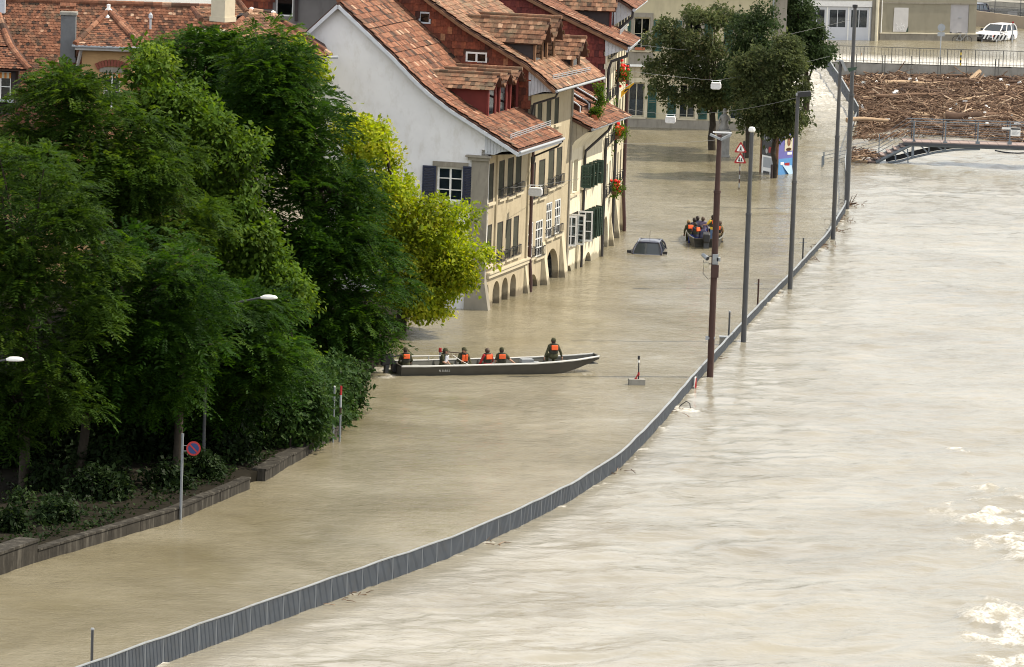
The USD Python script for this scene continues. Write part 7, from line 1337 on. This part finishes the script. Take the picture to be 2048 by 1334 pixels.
def sheet(nm, fc, x0, x1, z0_, z1_, m_, d=.02, th=.01): a, e, n_, L = fc; mb = MB(); mb.box(a+e*(x0+x1)/2*L+Z3*(z0_+z1_)/2+n_*d, [e, n_, Z3], ((x1-x0)*L/2, th, (z1_-z0_)/2)); return obj(nm, mb, m_, AP)
FR = face(corners[1], corners[2]); FL_ = face(corners[0], corners[1])
m_pur = plain('purple_poster', (.12, .12, .36), .6); m_blu = plain('blue_poster', (.08, .24, .5), .6); m_skin = plain('printed_skin', (.45, .24, .14), .7); m_hairp = plain('printed_hair', (.12, .05, .025), .7)
H_ = zt_-.15
sheet('poster', FR, .06, .95, H_*.38, H_, m_pur, .03); sheet('poster', FR, .08, .94, -.1, H_*.38, m_blu, .032); sheet('portrait', FR, .42, .9, H_*.55, H_*.92, m_cframe, .045)
def oval(fc, x, z, rx, rz, m_, d, nm='print'):
    a, e, n_, L = fc; t = np.linspace(0, 2*np.pi, 20)[:-1]; mb = MB(); mb.poly([a+e*(x*L+rx*math.cos(q))+Z3*(z+rz*math.sin(q))+n_*d for q in t][::-1]); mb.poly([a+e*(x*L+rx*math.cos(q))+Z3*(z+rz*math.sin(q))+n_*d for q in t]); obj(nm, mb, m_, AP)
oval(FR, .66, H_*.77, .2, .29, m_hairp, .06); oval(FR, .66, H_*.75, .145, .22, m_skin, .064); oval(FR, .66, H_*.59, .32, .1, m_hairp, .062)
for dx in (-.06, .06): oval(FR, .66+dx/FR[3], H_*.77, .025, .015, m_iron, .068)
oval(FR, .66, H_*.71, .05, .014, m_signred, .068)
sheet('print', FR, .6, .88, H_*.46, H_*.52, m_wframe, .045); sheet('print', FR, .45, .75, H_*.2, H_*.27, m_signred, .045); sheet('print', FR, .2, .4, H_*.24, H_*.3, m_gband, .045)
a, e, n_, L = FR; mb = MB(); mb.poly([a+e*.3*L+Z3*H_*.24+n_*.05, a+e*.72*L+Z3*(-.1)+n_*.16, a+e*.95*L+Z3*(-.1)+n_*.12, a+e*.9*L+Z3*H_*.2+n_*.05]); mb.poly([a+e*.9*L+Z3*H_*.2+n_*.045, a+e*.95*L+Z3*(-.1)+n_*.115, a+e*.72*L+Z3*(-.1)+n_*.155, a+e*.3*L+Z3*H_*.24+n_*.045]); obj('loose_sheet', mb, plain('pale_blue_sheet', (.35, .5, .68), .6), AP)
sheet('poster', FL_, .05, .95, H_*.42, H_, m_iron, .03); sheet('print', FL_, .5, .8, H_*.5, H_*.64, m_signred, .045); oval(FL_, .36, H_*.53, .13, .17, m_wframe, .046); sheet('poster', FL_, .08, .9, -.05, H_*.42, m_wframe, .034); sheet('print', FL_, .18, .85, H_*.14, H_*.38, m_gutter, .048); sheet('print', FL_, .2, .6, H_*.0, H_*.05, m_iron, .048)
for k in range(9): sheet('print', FL_, .12+.09*k, .13+.09*k+.02*(k % 3), H_*.75+.1*(k % 2), H_*.95, m_gutter, .046)
# warning triangles
g = G(1478, 379); WS = thing('warning_sign', 'two red-bordered warning triangles stacked on a striped pole in the flood', 'sign', g); zz_ = [AY(1478, 304, g[1])[2], AY(1477, 325.5, g[1])[2]]; hT = AY(1478, 290, g[1])[2]
nb_ = 12
for k in range(nb_): a, b = -.4+(hT+.4)*k/nb_, -.4+(hT+.4)*(k+1)/nb_; mb = MB(); mb.tube([g+Z3*a, g+Z3*b], .038, 7); obj('pole_band', mb, m_polerust if k % 2 else m_railtop, WS)
for q, zb in enumerate(zz_):
    for s_, d, m_ in ((.39, 0, m_signred), (.255, .012, m_wframe)):
        pg = Polygon([(-s_, -s_*.58+.21), (s_, -s_*.58+.21), (0, s_*1.15+.21)]).buffer(-.05).buffer(.06); mb = MB(); mb.prism(pg, np.array([g[0], g[1], zb]), BX, Z3, -BY, .045+d, .055+d); obj('triangle', mb, m_, WS)
    mb = MB(); c = np.array([g[0], g[1]-.075, zb+.13])
    for w, x in (((1., 0),) if q == 0 else ((.9, -.07), (.7, .08))):
        mb.tube([c+[x, 0, .16*w], c+[x+.01, 0, .09*w]], [.045*w, .04*w], 6); mb.tube([c+[x, 0, .09*w], c+[x-.05*w, 0, -.03], ], [.03, .025], 5); mb.tube([c+[x, 0, .09*w], c+[x+.06*w, 0, -.03]], [.03, .025], 5); mb.lathe([(0, .04), (.032, .03), (.032, -.02), (0, -.04)], c+[x+.01, 0, .2*w], 8)
    obj('pictogram', mb, m_iron, WS)
for px, py, pt, lab in ((1487, 324, 283, 'dark bollard left of the trunk behind the warning triangles'), (1543, 357, 330, 'short dark stake beside the twin trunk at the advertising pillar')):
    g = G(px, py); t = AY(px, pt, g[1]); T = thing('bollard', lab, 'bollard', g); mb = MB(); mb.tube([g-Z3*.5, [g[0], g[1], t[2]]], [.09, .075], 8); obj('shaft', mb, m_darkwood, T, smooth=50); mb = MB(); mb.lathe([(0, .05), (.06, .03), (.076, -.02)], [g[0], g[1], t[2]], 8); obj('cap', mb, m_iron, T)
# ================================================================== people
m_skin = plain('skin', (.42, .24, .16), .6); m_camo = M('camouflage_cloth', (.062, .062, .036), .55, 9., .9, .1); m_vest = M('dark_life_vest', (.035, .036, .026), .3, 8, .8)
m_redc = plain('red_cloth', (.34, .02, .02), .85); m_navyc = plain('navy_cloth', (.018, .02, .05), .85); m_blue = plain('blue_cloth', (.03, .05, .26), .85); m_jeans = M('jeans', (.10, .16, .27), .35, 14, .9); m_yel = plain('yellow_shirt', (.65, .46, .05), .85); m_tan = plain('tan_cloth', (.26, .19, .10), .85); m_mauve = plain('mauve_cloth', (.12, .10, .17), .85); m_hair = plain('dark_hair', (.02, .014, .011), .7); m_hairb = plain('brown_hair', (.06, .04, .026), .7); m_whitec = plain('white_cloth', (.6, .62, .68), .85); m_eye = plain('eye_dark', (.01, .01, .01), .3); m_lip = plain('lips', (.3, .11, .09), .6)
def sph(c, r, n=12): return m3.Manifold.sphere(float(r), n).translate([float(x) for x in c])
def bone(a, b, ra, rb): return m3.Manifold.batch_hull([sph(a, ra), sph(b, rb)])
def hull(*cr): return m3.Manifold.batch_hull([sph(c, r) for c, r in cr])
def soft(parts, res=.05, it=4):
    m = m3.Manifold.batch_boolean(parts, m3.OpType.Add).refine_to_length(res).to_mesh(); t = trimesh.Trimesh(m.vert_properties[:, :3], m.tri_verts, process=True); trimesh.smoothing.filter_taubin(t, .5, .53, it); return t
def ik(a, t, l1, l2, pole):
    a, t = np.asarray(a, float), np.asarray(t, float); d = t-a; D = np.linalg.norm(d); D2 = min(D, (l1+l2)*.985); d = d/(D+1e-9); t = a+d*D2
    x = (l1*l1-l2*l2+D2*D2)/(2*D2); h = math.sqrt(max(l1*l1-x*x, 0)); p = np.asarray(pole, float); p = p-d*(p @ d); p = unit(p); return a+d*x+p*h, t
def hand(w, f, up, side):
    """palm and five bent fingers growing from the wrist along f"""
    f, up = unit(f), np.asarray(up, float); up = unit(up-f*(up @ f)); sd = np.cross(up, f)*side; P = []
    P.append(hull((w, .026), (w+f*.045+sd*.022, .021), (w+f*.045-sd*.022, .021), (w+f*.085+sd*.03, .014), (w+f*.085-sd*.028, .014)))
    for k, (o, l) in enumerate(((.031, .068), (.011, .078), (-.01, .073), (-.029, .056))):
        a = w+f*.082+sd*o; b = a+f*l*.5-up*.008; c = b+f*l*.4-up*.03; P += [bone(a, b, .0105, .0095), bone(b, c, .0095, .008)]
    a = w+f*.03+sd*.03; b = a+f*.035+sd*.03-up*.01; c = b+f*.035+sd*.004-up*.018; P += [bone(a, b, .0135, .012), bone(b, c, .012, .0095)]
    return m3.Manifold.batch_boolean(P, m3.OpType.Add)
def person(label, hip, yaw, pose='sit', lean=.12, hl=(.38, .2, .12), hr=(.38, -.2, .12), jacket=None, sleeves=True, trousers=None, vest=None, panel='back', head=('cap', None), turn=0., scale=1., knees=None, group=None, panelmat=None, collar=True, side=0.):
    T = thing('person', label, 'person', hip, group); ca, sa = math.cos(yaw), math.sin(yaw)
    Rm = np.array([[ca, -sa, 0], [sa, ca, 0], [0, 0, 1.]]); W_ = lambda q: (np.asarray(q) @ Rm.T)*scale+np.asarray(hip, float)
    def put(name, t, mat, lab=None, par=None):
        v = np.asarray(t.vertices); mb = MB(); mb.add(W_(v), t.faces); return obj(name, mb, mat, par or T, lab, smooth=60)
    sl, cl = math.sin(lean), math.cos(lean); up = lambda h, x=0., y=0.: np.array([h*sl+x*cl, y+side*h, h*cl-x*sl])
    pel, wai, che, nek, hd = up(.02), up(.2), up(.38), up(.53), up(.67, .025)
    sL, sR = up(.475, 0, .185), up(.475, 0, -.185)
    eL, wL = ik(sL, hl, .285, .25, [-.4, .5, -.8]); eR, wR = ik(sR, hr, .285, .25, [-.4, -.5, -.8])
    if pose == 'sit': kn = knees or [(.42, .15, .06), (.42, -.15, .06)]; an = [np.array(k_)+[.0, 0, -.42] for k_ in kn]
    else: kn = knees or [(.04, .11, -.42), (.05, -.12, -.42)]; an = [np.array(k_)+[-.03, .01, -.43] for k_ in kn]
    hp_ = [np.array([0, .095, .0]), np.array([0, -.095, .0])]
    torso = [hull((pel+[0, .08, 0], .115), (pel-[0, .08, 0], .115), (wai+[0, .07, 0], .1), (wai-[0, .07, 0], .1)), hull((wai+[0, .07, 0], .1), (wai-[0, .07, 0], .1), (che+[0, .09, 0], .112), (che-[0, .09, 0], .112)), hull((che+[0, .09, 0], .112), (che-[0, .09, 0], .112), (sL, .065), (sR, .065), (up(.49), .07))]
    arms = lambda g: [bone(sL, eL, .06+g, .045+g), bone(eL, wL, .045+g, .03+g), bone(sR, eR, .06+g, .045+g), bone(eR, wR, .045+g, .03+g)]
    legs = lambda g: sum([[bone(h_, k_, .09+g, .06+g), bone(k_, a_, .06+g, .042+g)] for h_, k_, a_ in zip(hp_, map(np.array, kn), an)], [])
    feet = sum([[hull((a_+[-.02, 0, -.03], .04), (a_+[.14, 0, -.05], .032))] for a_ in an], [])
    ct, st_ = math.cos(turn), math.sin(turn); hdir = np.array([ct, st_, 0.]); hsd = np.array([-st_, ct, 0.])
    headp = [hull((hd+[0, 0, .03], .1), (hd+hdir*.02+[0, 0, -.05], .078), (hd+hdir*.055+[0, 0, -.09], .04), (hd-hdir*.03+[0, 0, .02], .095)), bone(nek-[0, 0, .04], hd-[0, 0, .05], .062, .056), bone(hd+hdir*.095+[0, 0, .0], hd+hdir*.122-[0, 0, .035], .012, .019)]+[hull((hd+hsd*s_*.1+[0, 0, -.0], .018), (hd+hsd*s_*.1-[0, 0, .035], .013)) for s_ in (-1, 1)]
    body = soft(torso+arms(0)+legs(0)+feet+headp, .045, 3); bm = m3.Manifold(m3.Mesh(np.asarray(body.vertices, np.float32), np.asarray(body.faces, np.uint32)))
    hands = [hand(wL, unit(wL-eL), [0, .3, 1], 1), hand(wR, unit(wR-eR), [0, -.3, 1], -1)]
    if bm.status() == m3.Error.NoError and bm.volume() > .01:
        m = m3.Manifold.batch_boolean([bm]+hands, m3.OpType.Add).to_mesh(); body = trimesh.Trimesh(m.vert_properties[:, :3], m.tri_verts, process=False)
    else: body = trimesh.util.concatenate([body]+[trimesh.Trimesh(h_.to_mesh().vert_properties[:, :3], h_.to_mesh().tri_verts) for h_ in hands])
    bp = put('body', body, m_skin)
    grow = lambda cr, g: [m_ for m_ in cr]
    def torsog(g, hi=.49): return [hull((pel+[0, .08, 0], .115+g), (pel-[0, .08, 0], .115+g), (wai+[0, .07, 0], .1+g), (wai-[0, .07, 0], .1+g)), hull((wai+[0, .07, 0], .1+g), (wai-[0, .07, 0], .1+g), (che+[0, .09, 0], .112+g), (che-[0, .09, 0], .112+g)), hull((che+[0, .09, 0], .112+g), (che-[0, .09, 0], .112+g), (sL, .065+g), (sR, .065+g), (up(hi), .06+g))]
    if sleeves: arm = [bone(sL, eL, .075, .06), bone(eL, eL+(wL-eL)*.88, .06, .046), bone(sR, eR, .075, .06), bone(eR, eR+(wR-eR)*.88, .06, .046)]
    else: arm = [bone(sL, sL+(eL-sL)*.75, .078, .066), bone(sR, sR+(eR-sR)*.75, .078, .066)]
    put('jacket', soft(torsog(.016)+arm, .05, 3), jacket or m_camo)
    put('trousers', soft(legs(.018)+[hull((pel+[0, .08, -.01], .128), (pel-[0, .08, .01], .128))], .05, 3), trousers or m_camo)
    put('boots', soft([hull((a_+[-.02, 0, -.03], .05), (a_+[.14, 0, -.05], .042), (a_+[0, 0, .05], .05)) for a_ in an], .05, 2), m_iron)
    if vest:
        g = .05; vt = [hull((wai+[0, .06, .0], .1+g), (wai-[0, .06, .0], .1+g), (che+[0, .075, 0], .105+g), (che-[0, .075, 0], .105+g)), hull((che+[0, .075, 0], .105+g), (che-[0, .075, 0], .105+g), (up(.47, 0, .12), .075), (up(.47, 0, -.12), .075))]; vp_ = put('life_vest', soft(vt, .05, 3), vest)
        if collar:
            a = np.linspace(0, 2*np.pi, 15); mb = MB(); mb.tube(W_(np.array([up(.535, .02+.115*math.cos(t), .135*math.sin(t)) for t in a])), .045*scale, 7, cap=False); obj('collar', mb, vest, vp_, smooth=60)
        for side_ in ({'back': (-1,), 'front': (1,), 'both': (-1, 1)}[panel]):
            if side_ < 0: bx_ = [(up(.40, -.155), (.022, .125, .085))]
            else: bx_ = [(up(.36, .15, .075), (.02, .045, .13)), (up(.36, .15, -.075), (.02, .045, .13))]
            for c_, hs in bx_:
                m_ = m3.Manifold.batch_hull([sph(c_+np.array([i_*hs[0]*cl+k_*hs[2]*sl, j_*hs[1], k_*hs[2]*cl-i_*hs[0]*sl]), .022, 8) for i_ in (-1, 1) for j_ in (-1, 1) for k_ in (-1, 1)]).to_mesh(); put('orange_panel', trimesh.Trimesh(m_.vert_properties[:, :3], m_.tri_verts, process=False), panelmat or m_orange, None, vp_)
    kind, hm = head
    cutter = m3.Manifold.cube([.6, .6, .6], True)
    if kind == 'hair':
        hh = hull((hd+[0, 0, .035], .112), (hd-hdir*.035+[0, 0, .01], .108), (hd-hdir*.04-[0, 0, .05], .085)); face_cut = m3.Manifold.batch_hull([sph(hd+hdir*.14+[0, 0, -.03], .09), sph(hd+hdir*.2+[0, 0, -.2], .12)]); m = (hh-face_cut).refine_to_length(.03).to_mesh(); put('hair', trimesh.Trimesh(m.vert_properties[:, :3], m.tri_verts, process=True), hm or m_hair)
    else:
        hh = hull((hd+[0, 0, .045], .115), (hd-hdir*.02+[0, 0, .06], .113), (hd+hdir*.03+[0, 0, .09], .075)).trim_by_plane([0., 0., 1.], float(hd[2]+.025)); br = m3.Manifold.batch_hull([sph(hd+hdir*.1+hsd*.075+[0, 0, .035], .012, 8), sph(hd+hdir*.1-hsd*.075+[0, 0, .035], .012, 8), sph(hd+hdir*.185+hsd*.03+[0, 0, .02], .01, 8), sph(hd+hdir*.185-hsd*.03+[0, 0, .02], .01, 8)]); m = (hh+br).to_mesh(); put('cap', trimesh.Trimesh(m.vert_properties[:, :3], m.tri_verts, process=False), hm or m_camo)
        hb2 = hull((hd-hdir*.03+[0, 0, .01], .1), (hd-hdir*.035-[0, 0, .04], .08)); m = (hb2-m3.Manifold.batch_hull([sph(hd+hdir*.14, .12), sph(hd+hdir*.2+[0, 0, -.2], .12)])).to_mesh(); put('hair', trimesh.Trimesh(m.vert_properties[:, :3], m.tri_verts, process=False), m_hair)
    mb = MB()
    for s_ in (-1, 1): m_ = trimesh.creation.icosphere(1, .0135*scale); mb.add(m_.vertices+W_(hd+hdir*.094+hsd*s_*.036+[0, 0, .012]), m_.faces)
    obj('eyes', mb, m_eye, bp); mb = MB(); mb.tube(W_(np.array([hd+hdir*.09+hsd*a_-[0, 0, .075] for a_ in (-.025, 0, .025)])), .008*scale, 6); obj('mouth', mb, m_lip, bp)
    return T, W_, dict(wL=wL, wR=wR)
# ================================================================== boats
m_hull = M('olive_grey_hull', (.045, .041, .032), .14, 1.5, .55, .4, stain=(.055, .052, .042), sscale=(.5, .5, .5)); m_hullin = M('hull_inside', (.13, .13, .115), .2, 2, .7); m_gun = M('bare_aluminium', (.55, .55, .53), .08, 4, .4, .5)
def boat(label, O, e, S, gun=None):
    """S: stations (s, bottom z, bottom half-width, top z, top half-width)"""
    e = unit(np.array([*e[:2], 0])); l = np.array([-e[1], e[0], 0.]); O = np.array([O[0], O[1], 0.]); P = lambda s, y, z: O+e*s+l*y+Z3*z
    T = thing('river_boat', label, 'boat', O); S = np.asarray(S, float); ss = np.linspace(S[0, 0], S[-1, 0], 34); I = lambda k: np.interp(ss, S[:, 0], S[:, k])
    zb, wb, zt, wt = I(1), I(2), I(3), I(4)
    def shell(off, name, mat, flip):
        V = []; 
        for k, s_ in enumerate(ss): V += [P(s_, wt[k]-off, zt[k]), P(s_, (wt[k]*.6+wb[k]*.4)-off, zt[k]*.55+zb[k]*.45), P(s_, wb[k]-off, zb[k]+off), P(s_, -(wb[k]-off), zb[k]+off), P(s_, -((wt[k]*.6+wb[k]*.4)-off), zt[k]*.55+zb[k]*.45), P(s_, -(wt[k]-off), zt[k])]
        F = []
        for k in range(len(ss)-1):
            for j in range(5): a = k*6+j; F += [[a, a+6, a+7], [a, a+7, a+1]]
        F += [[0, 1, 2], [0, 2, 3], [0, 3, 4], [0, 4, 5]]; b = (len(ss)-1)*6; F += [[b, b+2, b+1], [b, b+3, b+2], [b, b+4, b+3], [b, b+5, b+4]]
        F = np.array(F); mb = MB(); mb.add(V, F[:, ::-1] if flip else F); return obj(name, mb, mat, T)
    hp_ = shell(0, 'hull', m_hull, False); shell(.05, 'inner_hull', m_hullin, True)
    for sg in (-1, 1): mb = MB(); mb.tube([P(s_, sg*(wt[k]-.02), zt[k]+.015) for k, s_ in enumerate(ss)], .045, 6); obj('gunwale', mb, gun or m_gun, T, smooth=50)
    for k in (0, -1): mb = MB(); mb.bar(P(ss[k], -wt[k]+.02, zt[k]+.01), P(ss[k], wt[k]-.02, zt[k]+.01), .07, .06); obj('end_rail', mb, m_hull, T)
    for s_ in S[-1, 0]*np.array([.115, .3, .5, .67]): k = np.argmin(abs(ss-s_)); mb = MB(); mb.box(P(s_, 0, .24), [e, l, Z3], (.16, wt[k]-.1, .025)); obj('thwart', mb, m_hullin, T)
    k = np.argmin(abs(ss-S[-1, 0]*.84)); mb = MB(); mb.prism(Polygon([(ss[k], -wt[k]+.06), (ss[-1]-.04, -wt[-1]+.05), (ss[-1]-.04, wt[-1]-.05), (ss[k], wt[k]-.06)]), np.array([O[0], O[1], 0]), e, l, Z3, .40, .44); obj('bow_deck', mb, m_hullin, T)
    for s_ in np.arange(1, S[-1, 0]*.83, 1.05):
        k = np.argmin(abs(ss-s_))
        for sg in (-1, 1): mb = MB(); mb.bar(P(s_, sg*(wt[k]-.05), zt[k]), P(s_, sg*(wb[k]-.03), .02), .05, .04, e); obj('rib', mb, m_hull, T)
    # outboard motor
    mot = numbered(T, 'outboard_motor'); UsdGeom.Xform.Define(stage, mot); c = P(-.42, 0, .62)
    m_ = m3.Manifold.batch_hull([sph((x, y, z), r_, 10) for x, y, z, r_ in ((-.2, .12, .12, .08), (-.2, -.12, .12, .08), (.2, .13, .2, .07), (.2, -.13, .2, .07), (-.22, .1, -.2, .08), (-.22, -.1, -.2, .08), (.18, .12, -.12, .08), (.18, -.12, -.12, .08))]).to_mesh(); v = m_.vert_properties[:, :3]; mb = MB(); mb.add(c+v[:, :1]*e+v[:, 1:2]*l+v[:, 2:]*Z3, m_.tri_verts); obj('cowling', mb, m_iron, mot, smooth=40)
    mb = MB(); mb.bar(c-Z3*.2-e*.02, c-Z3*1.0-e*.08, .16, .3, l); obj('leg', mb, m_pole, mot); mb = MB(); mb.box(c+e*.3-Z3*.3, [e, l, Z3], (.08, .16, .25)); obj('bracket', mb, m_iron, mot); mb = MB(); mb.tube([c+e*.2+Z3*.1, c+e*.6+Z3*.2, c+e*.9+Z3*.22], [.035, .03, .035], 7); obj('tiller', mb, m_iron, mot)
    return T, P, (ss, zb, wb, zt, wt)
# long boat crossing the street
A_, B_ = G(801, 751), G(1128, 748); eb = unit((B_-A_)*[1, 1, 0]); lb_ = np.array([-eb[1], eb[0], 0])
O1b = np.array([A_[0], A_[1], 0])+lb_*.78
S1 = [(0, -.12, .76, .42, .93), (1.2, -.12, .8, .42, .98), (6.2, -.12, .8, .5, .98), (7.4, -.05, .74, .56, .9), (8.4, .22, .62, .62, .72), (9.5, .62, .42, .74, .46)]
BT, PB, st = boat('long olive-grey river boat with outboard crossing the flooded street', O1b, eb, S1)
txt = meshkit.text_mesh('N 8 861', .1); v = np.array(txt.vertices); mb = MB(); k = np.argmin(abs(st[0]-1.9)); base_ = PB(1.75, -(.80*.4+.96*.6)-.012, .17); mb.add(base_+v[:, :1]*eb+v[:, 1:2]*unit(Z3*1-lb_*.25)+v[:, 2:]*(-lb_), txt.faces); obj('registration', mb, m_gun, BT)
mb = MB(); mb.tube([PB(.9, .75, .5), PB(.9, .75, .66), PB(2.6, .8, .66), PB(2.6, .8, .5)], .03, 6); mb.tube([PB(1.75, .78, .66), PB(1.75, .78, .45)], .03, 6); obj('rail_frame', mb, m_gun, BT)
mb = MB(); mb.box(PB(6.35, .55, .36), [eb, lb_, Z3], (.28, .2, .16)); mb.box(PB(6.75, .4, .3), [eb, lb_, Z3], (.14, .16, .1)); obj('gear_bag', mb, m_gutter, BT)
ya = math.atan2(eb[1], eb[0]); s_of = lambda px: (px-801)/43.9
def onboat(px, y, z): return PB(s_of(px), y, z-.05)
person('soldier at the stern of the long boat, half behind leaves, orange vest back', onboat(821, .0, .40), ya+1.57, hl=(.3, .25, .05), hr=(.3, -.3, .1), vest=m_vest, panel='back')
person('soldier in camouflage cap facing right with folded forearms, near the stern', onboat(898, .15, .36), ya-.7, lean=.2, hl=(.36, -.02, .12), hr=(.36, -.1, .1), sleeves=False, vest=m_vest, panel='front', panelmat=m_whitec, turn=.5)
pt_, Wp, hd_ = person('soldier facing the camera with orange vest straps and a pale pole', onboat(941, .1, .38), ya-1.45, lean=.1, hl=(.4, .25, .02), hr=(.28, -.22, .22), vest=m_vest, panel='front', turn=.35)
mb = MB(); a = Wp(hd_['wR']); mb.tube([a+eb*.75-Z3*.36-lb_*.2, a+eb*.02+Z3*.0-lb_*.03, a-eb*.42+Z3*.28], .017, 7); solo('boat_pole', mb, m_gun, 'pale metal pole held aslant by the soldier facing the camera', 'pole')
person('bareheaded rescuer in red jacket and dark vest, back to the camera', onboat(990, -.1, .36), ya+1.75, lean=.12, hl=(.2, .42, -.1), hr=(.3, -.2, .1), jacket=m_redc, vest=m_vest, panel='back', head=('hair', m_hairb))
person('soldier beside the red jacket reaching one arm to the gunwale', onboat(1018, -.15, .38), ya+1.45, lean=.1, hl=(.2, .3, -.05), hr=(-.02, -.72, .0), sleeves=False, vest=m_vest, panel='back', turn=-.2)
person('soldier sitting high at the bow with elbows out, back to the camera', onboat(1128, .0, .74), ya+1.6, lean=.08, hl=(.02, .42, -.06), hr=(.04, -.4, -.02), vest=m_vest, panel='back', scale=1.04)
# second boat seen from behind
e2 = unit([.012, 1, 0]); O2b = G(1412, 495)
S2 = [(0, -.1, .60, .46, .70), (1.0, -.1, .76, .48, .92), (2.6, -.12, .84, .50, 1.05), (4.6, -.1, .78, .52, 1.0), (5.9, .1, .55, .56, .75), (6.8, .4, .36, .60, .45)]
B2T, P2, st2 = boat('small crowded river boat seen from behind, near the sunken car', O2b, e2, S2, m_hullin)
y2 = math.atan2(e2[1], e2[0])
def at2(px, s, z):
    q = P2(s, 0, z); x = AY(px, 460, q[1])[0]; return np.array([x, q[1], z])
person('rescuer leaning out at the left side with orange vest back, face hidden', at2(1384, 2.5, .42), y2+.25, lean=.3, side=.22, hl=(.3, .35, .0), hr=(.3, -.1, .1), vest=m_vest, panel='back', head=('cap', m_tan))
person('dark-haired passenger at the left, partly behind the blue trousers', at2(1390, 3.4, .46), y2+.4, lean=.15, jacket=m_navyc, trousers=m_navyc, head=('hair', m_hair))
person('passenger in dark jacket and bright blue trousers with orange vest, nearest at left', at2(1394, 1.6, .40), y2+.9, lean=.18, hl=(.34, .0, .05), hr=(.34, -.12, .02), jacket=m_navyc, trousers=m_blue, vest=m_vest, panel='both', head=('hair', m_hair), knees=[(.42, .12, .02), (.4, -.14, .04)])
person('dark-haired passenger seated further forward behind the blue trousers', at2(1395, 4.0, .50), y2+.2, lean=.1, jacket=m_navyc, trousers=m_navyc, head=('hair', m_hair))
person('passenger in mauve top sitting upright in the middle of the small boat', at2(1405, 3.2, .55), y2-.3, lean=.02, hl=(.3, .1, .05), hr=(.28, -.25, -.02), jacket=m_mauve, trousers=m_blue, head=('hair', m_hairb))
person('passenger in red trousers seated low before the motor', at2(1404, 1.6, .34), y2+.2, lean=.35, jacket=m_navyc, trousers=m_redc, head=('hair', m_hair), scale=.9)
person('standing man in yellow shirt, dark vest and jeans steering at the stern', at2(1427, .9, .92), y2+.45, pose='stand', lean=.14, hl=(.42, .38, .22), hr=(.3, -.05, -.1), jacket=m_yel, sleeves=False, trousers=m_jeans, vest=m_vest, panel='back', head=('hair', m_hair), knees=[(.06, .13, -.42), (.02, -.13, -.42)])
person('passenger in tan coat with orange vest at the right side, behind the brown pole', at2(1434, 2.3, .46), y2-.4, lean=.12, side=-.2, jacket=m_tan, trousers=m_tan, vest=m_vest, panel='both', head=('hair', m_hairb))
